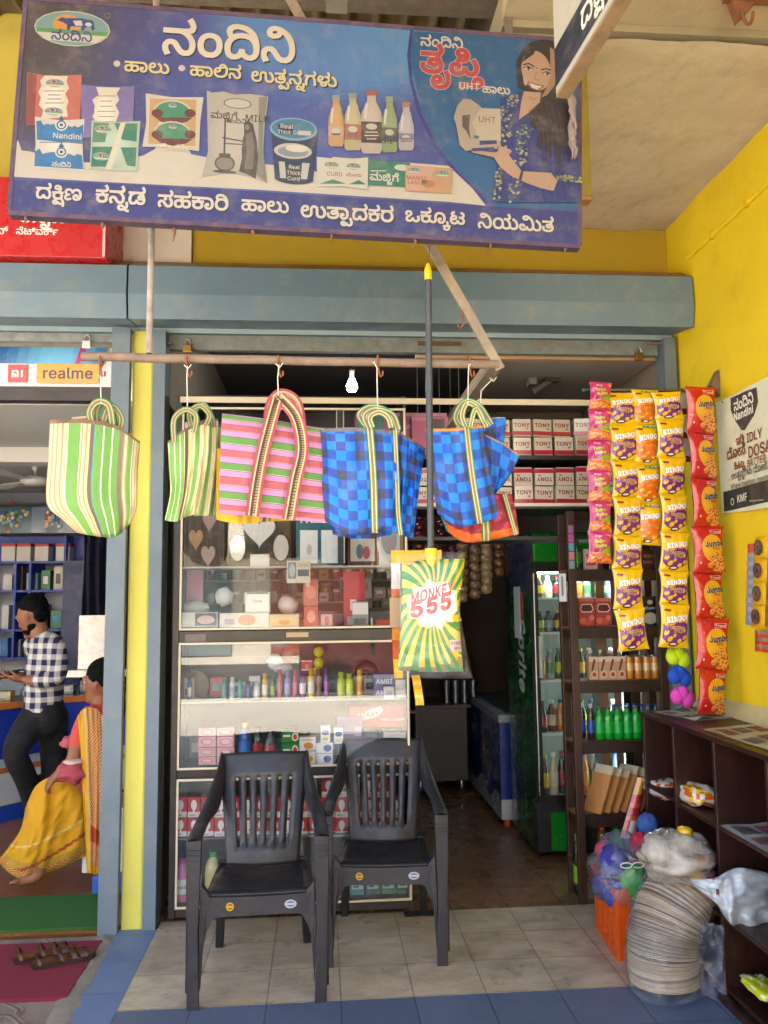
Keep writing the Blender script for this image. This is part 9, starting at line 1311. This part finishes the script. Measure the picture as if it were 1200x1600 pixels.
b = MB(); b.grid(lambda u, v: V((smoothpl(CP, u).x, smoothpl(CP, u).y+lerp(-.03, .6, v), .888)), 40, 1, '#8a8f94'); b.build('top', MAT['gloss'], ct); b = MB(); b.grid(lambda u, v: V((smoothpl(CP, u).x, smoothpl(CP, u).y+.03, lerp(.89, 1.1, v))), 40, 1, '#ffffff'); b.grid(lambda u, v: V((smoothpl(CP, u).x, smoothpl(CP, u).y+lerp(.03, .5, v), 1.1)), 40, 1, '#ffffff'); b.build('glass_top', MAT['glass'], ct)
for k in range(11): c = smoothpl(CP, .30+.065*k); b = MB(); cc = ['#b8501a', '#2a8a9a', '#1f5aa0', '#c8a02a', '#6a7478', '#4a5258', '#7a8488', '#3a4a44', '#1f7a54', '#c8b82a', '#5a6064'][k]; b.box(c.x-.05, c.x+.05, c.y+.15, c.y+.25, .891, .96+.03*(k % 3), cc); b.box(c.x-.03, c.x+.03, c.y+.147, c.y+.1495, .91, .95, '#c9c9c4'); tag(b.build('phone_cover', MAT['gloss']), 'small pack in the counter glass, %s from the left' % NTH[k], 'pack', 'packs in the phone counter')
MG, MR = M('green_turf_mat', .95, var=.3, vs=160, bump=.8, bs=300), MAT['mat']
b = MB(); b.box(-4.5, -1.12, 4.42, 4.90, .001, .012, '#2f6a24'); tag(b.build('green_mat', MG), 'green turf mat inside the phone shop threshold', 'mat'); b = MB(); b.box(-4.5, -1.07, 3.70, 4.27, -.011, .004, '#8a2236'); tag(b.build('red_mat', MR), 'dull red door mat under the pair of sandals', 'mat')
def sandal(px, py, an, label):
    c = aZ(px, py, .02); t = thing('sandal', c, label, 'sandal', 'brown leather sandals on the mat'); d = V((math.cos(an), math.sin(an), 0)); n_ = V((-d.y, d.x, 0)); b = MB()
    sole = [c+d*(l*.14)+n_*w_ for l, w_ in ((-1, .0), (-.95, .03), (-.5, .036), (0, .034), (.5, .046), (.85, .04), (1, .01), (1, -.01), (.85, -.04), (.5, -.046), (0, -.034), (-.5, -.036), (-.95, -.03))]; b.prism([p+V((0, 0, -.014)) for p in sole], (0, 0, .018), '#2f1c18'); b.prism([c+(p-c)*.94+V((0, 0, .005)) for p in sole], (0, 0, .003), '#5d3222'); b.build('sole', MAT['dark'], t)
    for l, h, w_ in ((.085, .03, .03), (.045, .036, .022), (-.01, .04, .014), (-.105, .04, .014)):
        b = MB(); b.ribbon([c+d*(l-.02*math.sin(k*.3927))+n_*(.046*math.cos(k*.3927))+V((0, 0, .006+h*math.sin(k*.3927))) for k in range(9)], d*w_, .004, [(1, '#4a2a20')]); b.build('strap', MAT['dark'], t)
sandal(72, 1490, .35, 'brown strappy sandal farther from the tiles'); sandal(100, 1497, .42, 'brown strappy sandal nearer the tiled floor')
# ---- people: each body is one joined surface
def solid(name, cc, **k): return M(name, fix=cc, **k)
def body(name, parent, mat, limbs, vox=.011, balls=(), rough=0):
    b = MB()
    for pts, rs in limbs:
        q = [V(p) for p in pts]; n = 4*(len(q)-1); b.tube([smoothpl(q, k/n) for k in range(n+1)], [lerp(rs[min(int(k/4), len(rs)-2)], rs[min(int(k/4), len(rs)-2)+1], k/4-min(int(k/4), len(rs)-2)) for k in range(n+1)], '#888888', 12)
        for p, r in ((q[0], rs[0]), (q[-1], rs[-1])): b.ball(p, r*.98, r*.98, r*.98, '#888888', 10, 7)
    for c, r in balls: b.ball(c, r[0], r[1], r[2], '#888888', 16, 12)
    o = b.build(name, mat, parent); m = o.modifiers.new('join', 'REMESH'); m.mode = 'VOXEL'; m.voxel_size = vox; m.use_smooth_shade = True; m = o.modifiers.new('soft', 'SMOOTH'); m.factor = .5; m.iterations = 4
    if rough:
        tx_ = bpy.data.textures.new('strands', 'CLOUDS'); tx_.noise_scale = .012; m = o.modifiers.new('tousle', 'DISPLACE'); m.texture = tx_; m.strength = .05*rough; m.mid_level = .5
    return o
def hand(w, d, n_, r=.0085):      # palm and five bent fingers: wrist, direction, palm normal
    w, d, n_ = V(w), V(d).normalized(), V(n_).normalized(); s = d.cross(n_).normalized(); L = []
    L += [([w, w+d*.05+s*o*.6, w+d*.085+s*o], [.022, .016, .011]) for o in (-.03, -.01, .01, .03)]
    for o, l in ((-.032, .065), (-.011, .078), (.011, .073), (.032, .055)): k = w+d*.085+s*o; L.append(([k, k+d*l*.5+n_*.008, k+d*l*.8+n_*l*.35, k+d*l*.85+n_*l*.7], [r*1.15, r, r*.9, r*.8]))
    L.append(([w+d*.025-s*.022, w+d*.05-s*.05+n_*.012, w+d*.08-s*.058+n_*.03], [.014, r*1.2, r])); return L
def headparts(c, f, s=1.):        # head centre and the level direction the face looks
    c, f = V(c), V(f).normalized(); u = V((0, 0, 1)); u = (u-f*u.dot(f)).normalized(); l = f.cross(u); P = lambda a, b_, d: c+f*a*s+l*b_*s+u*d*s
    L = [([P(.085, 0, .02), P(.108, 0, -.018), P(.098, 0, -.03)], [.011, .016, .013]), ([P(.05, 0, -.075), P(.085, 0, -.1)], [.045, .022]), ([P(.09, -.022, -.062), P(.094, 0, -.06), P(.09, .022, -.062)], [.008, .011, .008]), ([P(.085, -.045, .03), P(.098, 0, .036), P(.085, .045, .03)], [.013, .014, .013])]
    for y in (-.078, .078): L.append(([P(-.01, y, .02), P(-.022, y*1.13, 0), P(-.005, y, -.03)], [.008, .012, .008]))
    B_ = [(P(0, 0, .02), (.092*s, .09*s, .112*s)), (P(.03, 0, -.05), (.06*s, .058*s, .07*s))]; return L, B_, P
def eyes(P, parent):
    for y in (-.032, .032):
        b = MB(); b.ball(P(.083, y, .012), .011, .011, .009, '#d8d0c8', 10, 7); b.ball(P(.0915, y, .012), .005, .005, .005, '#1a1210', 8, 6); b.build('eye', MAT['gloss'], parent)
SKN = solid('brown_skin', '#8a5a40', rough=.5, var=.05, spec=.4); HAI = solid('black_hair', '#070607', rough=.75, var=.3, vs=60, bump=.4, bs=200, spec=.12)
MP_ = lambda px, py, dy=0.: aY(px, py, 5.5+dy)
man = thing('person', MP_(70, 1322), 'bearded man in a blue and white checked shirt standing at the counter', 'person')
L, B_, P = headparts(MP_(52, 964), (-.86, .3, -.36), 1.0)
L += [([MP_(57, 975), MP_(66, 1006), MP_(70, 1050), MP_(70, 1110)], [.058, .06, .09, .09]), ([MP_(72, 1010), MP_(90, 1016, -.08), MP_(91, 1040, -.12), MP_(84, 1058, -.1)], [.05, .045, .042, .04]), ([MP_(68, 1010), MP_(56, 1016, .15), MP_(60, 1040, .25), MP_(60, 1055, .25)], [.05, .045, .042, .04]), ([MP_(62, 1115), MP_(36, 1152, -.1), MP_(26, 1178, -.13), MP_(42, 1220, 0), MP_(64, 1290, .35)], [.07, .06, .05, .05, .045]), ([MP_(80, 1115), MP_(83, 1180, .1), MP_(80, 1290, .1)], [.07, .055, .045]), ([MP_(84, 1058, -.1), MP_(60, 1063, -.12), MP_(42, 1062, -.1)], [.045, .04, .03]), ([MP_(60, 1055, .25), MP_(38, 1058, .12), MP_(24, 1058, 0)], [.045, .038, .03])]+hand(MP_(40, 1061, -.1), (-1, .1, .1), (0, .3, .9))+hand(MP_(24, 1058, 0), (-1, 0, .05), (0, -.2, .9))
for f_, dy in ((64, .35), (80, .1)): L.append(([MP_(f_, 1290, dy), V((MP_(f_, 1290, dy).x, 5.5+dy, .05)), V((MP_(f_, 1290, dy).x-.16, 5.46+dy, .03))], [.045, .045, .035]))
body('body', man, SKN, L, .008, B_); eyes(P, man)
body('hair', man, HAI, [], .008, [(P(-.026, 0, .062), (.092, .092, .088)), (P(.05, .01, .112), (.05, .062, .032)), (P(-.058, 0, .0), (.05, .076, .06))], .3); body('beard', man, HAI, [([P(.104, -.028, -.046), P(.112, 0, -.04), P(.104, .028, -.046)], [.005, .007, .005])], .006, [(P(.044, 0, -.078), (.054, .055, .036)), (P(.01, 0, -.05), (.05, .07, .05))])
pm = bpy.data.materials.new('checked_cloth'); pm.use_nodes = True; n = pm.node_tree.nodes; l = pm.node_tree.links; tc = n.new('ShaderNodeTexCoord'); mul = None
for ax in ('X', 'Z'):
    wv = n.new('ShaderNodeTexWave'); wv.bands_direction = ax; wv.inputs['Scale'].default_value = 4.6; wv.inputs['Distortion'].default_value = 1.2; l.new(tc.outputs['Object'], wv.inputs[0]); mr = n.new('ShaderNodeMapRange'); l.new(wv.outputs['Fac'], mr.inputs[0]); mr.inputs[1].default_value = .45; mr.inputs[2].default_value = .62; mr.inputs[4].default_value = .5
    if mul: ad = n.new('ShaderNodeMath'); l.new(mul, ad.inputs[0]); l.new(mr.outputs[0], ad.inputs[1]); mul = ad.outputs[0]
    else: mul = mr.outputs[0]
mx = n.new('ShaderNodeMix'); mx.data_type = 'RGBA'; l.new(mul, mx.inputs[0]); mx.inputs[6].default_value = hx('#15193c'); mx.inputs[7].default_value = hx('#c9c4bc'); l.new(mx.outputs[2], n['Principled BSDF'].inputs['Base Color']); n['Principled BSDF'].inputs['Roughness'].default_value = .85
body('shirt', man, pm, [([MP_(70, 1006), MP_(70, 1045), MP_(69, 1085), MP_(67, 1110)], [.085, .125, .12, .125]), ([MP_(52, 1010, .1), MP_(70, 1006), MP_(86, 1010, -.05)], [.07, .09, .07]), ([MP_(86, 1012, -.08), MP_(92, 1040, -.12), MP_(86, 1058, -.13), MP_(62, 1063, -.13)], [.068, .06, .056, .05]), ([MP_(54, 1012, .15), MP_(60, 1040, .25), MP_(56, 1056, .24)], [.065, .056, .052])], .012)
body('trousers', man, solid('black_cloth', '#0c0d12', rough=.85), [([MP_(70, 1100), MP_(71, 1125)], [.12, .125]), ([MP_(58, 1118, -.02), MP_(36, 1150, -.1), MP_(24, 1178, -.14), MP_(42, 1220, 0), MP_(62, 1290, .3)], [.105, .092, .075, .07, .06]), ([MP_(82, 1120, .05), MP_(84, 1180, .1), MP_(82, 1235, .1), MP_(80, 1295, .1)], [.105, .085, .068, .06])], .012)
ph = MP_(12, 1056, -.02); b = MB(); b.obox(ph, (.05, 0, .01), (0, .07, .02), (0, 0, .006), '#1a1c20'); tag(b.build('mobile_phone', MAT['gloss']), 'dark phone in the hands of the standing man', 'phone')
WY = 4.95; WP = lambda px, py, dy=0.: aY(px, py, WY+dy); wo = thing('person', WP(140, 1375), 'seated woman in a yellow saree with her back to the blue post', 'person')
L, B_, P = headparts(WP(158, 1066), (-.95, .25, -.1), .96)
L += [([WP(160, 1080), WP(157, 1108), WP(155, 1160), WP(145, 1215), WP(100, 1235), WP(58, 1258), WP(58, 1340, -.03), WP(60, 1345, -.05)], [.05, .052, .09, .09, .07, .06, .045, .045]), ([WP(156, 1115), WP(140, 1118, -.06), WP(128, 1140, -.12)], [.05, .04, .042]), ([WP(128, 1140, -.12), WP(119, 1172, -.16), WP(112, 1190, -.17), WP(94, 1205, -.2)], [.045, .042, .038, .026])]+hand(WP(95, 1204, -.2), (-.7, 0, -.75), (.6, .3, -.2))
L += [([WP(60, 1340, -.05), WP(60, 1366, -.05), WP(40, 1375, -.06), WP(22, 1379, -.07)], [.04, .034, .028, .018])]+[([WP(26, 1377, -.12+.03*k), WP(15+1.5*k, 1380, -.13+.03*k)], [.013, .009]) for k in range(5)]
body('body', wo, SKN, L, .008, B_); eyes(P, wo); body('hair', wo, HAI, [([P(-.07, 0, -.02), P(-.1, 0, -.09), P(-.11, 0, -.2)], [.05, .045, .03])], .008, [(P(-.022, 0, .045), (.1, .094, .1)), (P(-.09, 0, -.02), (.05, .055, .055))], .2)
body('blouse', wo, solid('coral_cloth', '#c04a3a', rough=.8), [([WP(157, 1112), WP(156, 1150), WP(148, 1205)], [.075, .125, .13]), ([WP(140, 1118, -.08), WP(128, 1140, -.12), WP(121, 1168, -.15)], [.06, .055, .05])], .012)
def sar(u, v):
    if v > .9: return hx('#b8923a') if v > .96 else hx('#a8401c' if (int(u*44)+int(v*60)) % 2 else '#c8a050')
    if abs(v-(.55+.16*(1-u))) < .012: return hx('#d0b060')
    if abs(v-(.92-.3*max(0, u-.25))) < .02 and u > .2: return hx('#a04a22')
    return hx('#c8920e') if v < .82 else hx('#b08a2a')
b = MB(); panel(b, coons('40,1262 58,1226 98,1206 132,1198', '-4,1346 28,1372 72,1366 134,1338', '40,1262 30,1300 -4,1346', '132,1198 136,1270 134,1338'), WY, sar, nu=54, nv=60, bulge=.14, fold=.035, fr=3.5, th=.2); b.build('saree_skirt', MAT['cotton'], wo)
def pal(u, v): return hx('#c8920e') if u < .22 or v > .93 else hx('#c2a05a') if u < .36 or u > .86 else (hx('#a83a1c') if .72 < v < .8 else hx('#a8401c' if (int(u*26)+int(v*90)) % 2 else '#c8a86a'))
b = MB(); panel(b, coons('121,1118 135,1106 152,1108 162,1122', '136,1364 142,1365 148,1366 154,1366', '121,1118 126,1180 131,1270 136,1364', '162,1122 163,1200 160,1290 154,1366'), WY-.2, pal, nu=26, nv=90, bulge=.02, fold=.012, th=.015); b.build('saree_end', MAT['cotton'], wo)
b = MB(); b.ball(WP(112, 1206, -.18), .09, .06, .055, '#a84452', 26, 18, .55, 2.2, 2); b.ball(WP(116, 1190, -.2), .06, .05, .016, '#c9a8a4', 12, 8, .3, 4); tag(b.build('cloth_bag', MAT['cotton']), 'pink cloth bag on the knees of the seated woman', 'bag'); b = MB(); b.ball(WP(114, 1160, -.08), .062, .045, .04, '#a8505a', 26, 18, .5, 2.5, 5); tag(b.build('pink_scarf', MAT['cotton']), 'pink cloth bundle held at the seated woman\'s elbow', 'cloth')
st = thing('stool', WP(150, 1372, .1), 'white block stool with a blue foot under the seated woman', 'stool'); p = WP(130, 1250, .02); b = MB(); b.box(p.x, p.x+.34, WY+.02, WY+.42, .1, .46, '#d8d8d4'); b.build('seat_block', MAT['plastic'], st, bev=.01); b = MB(); b.box(p.x+.08, p.x+.3, WY-.05, WY+.4, .001, .099, '#2a5ab0'); b.build('foot', MAT['plastic'], st, bev=.006)
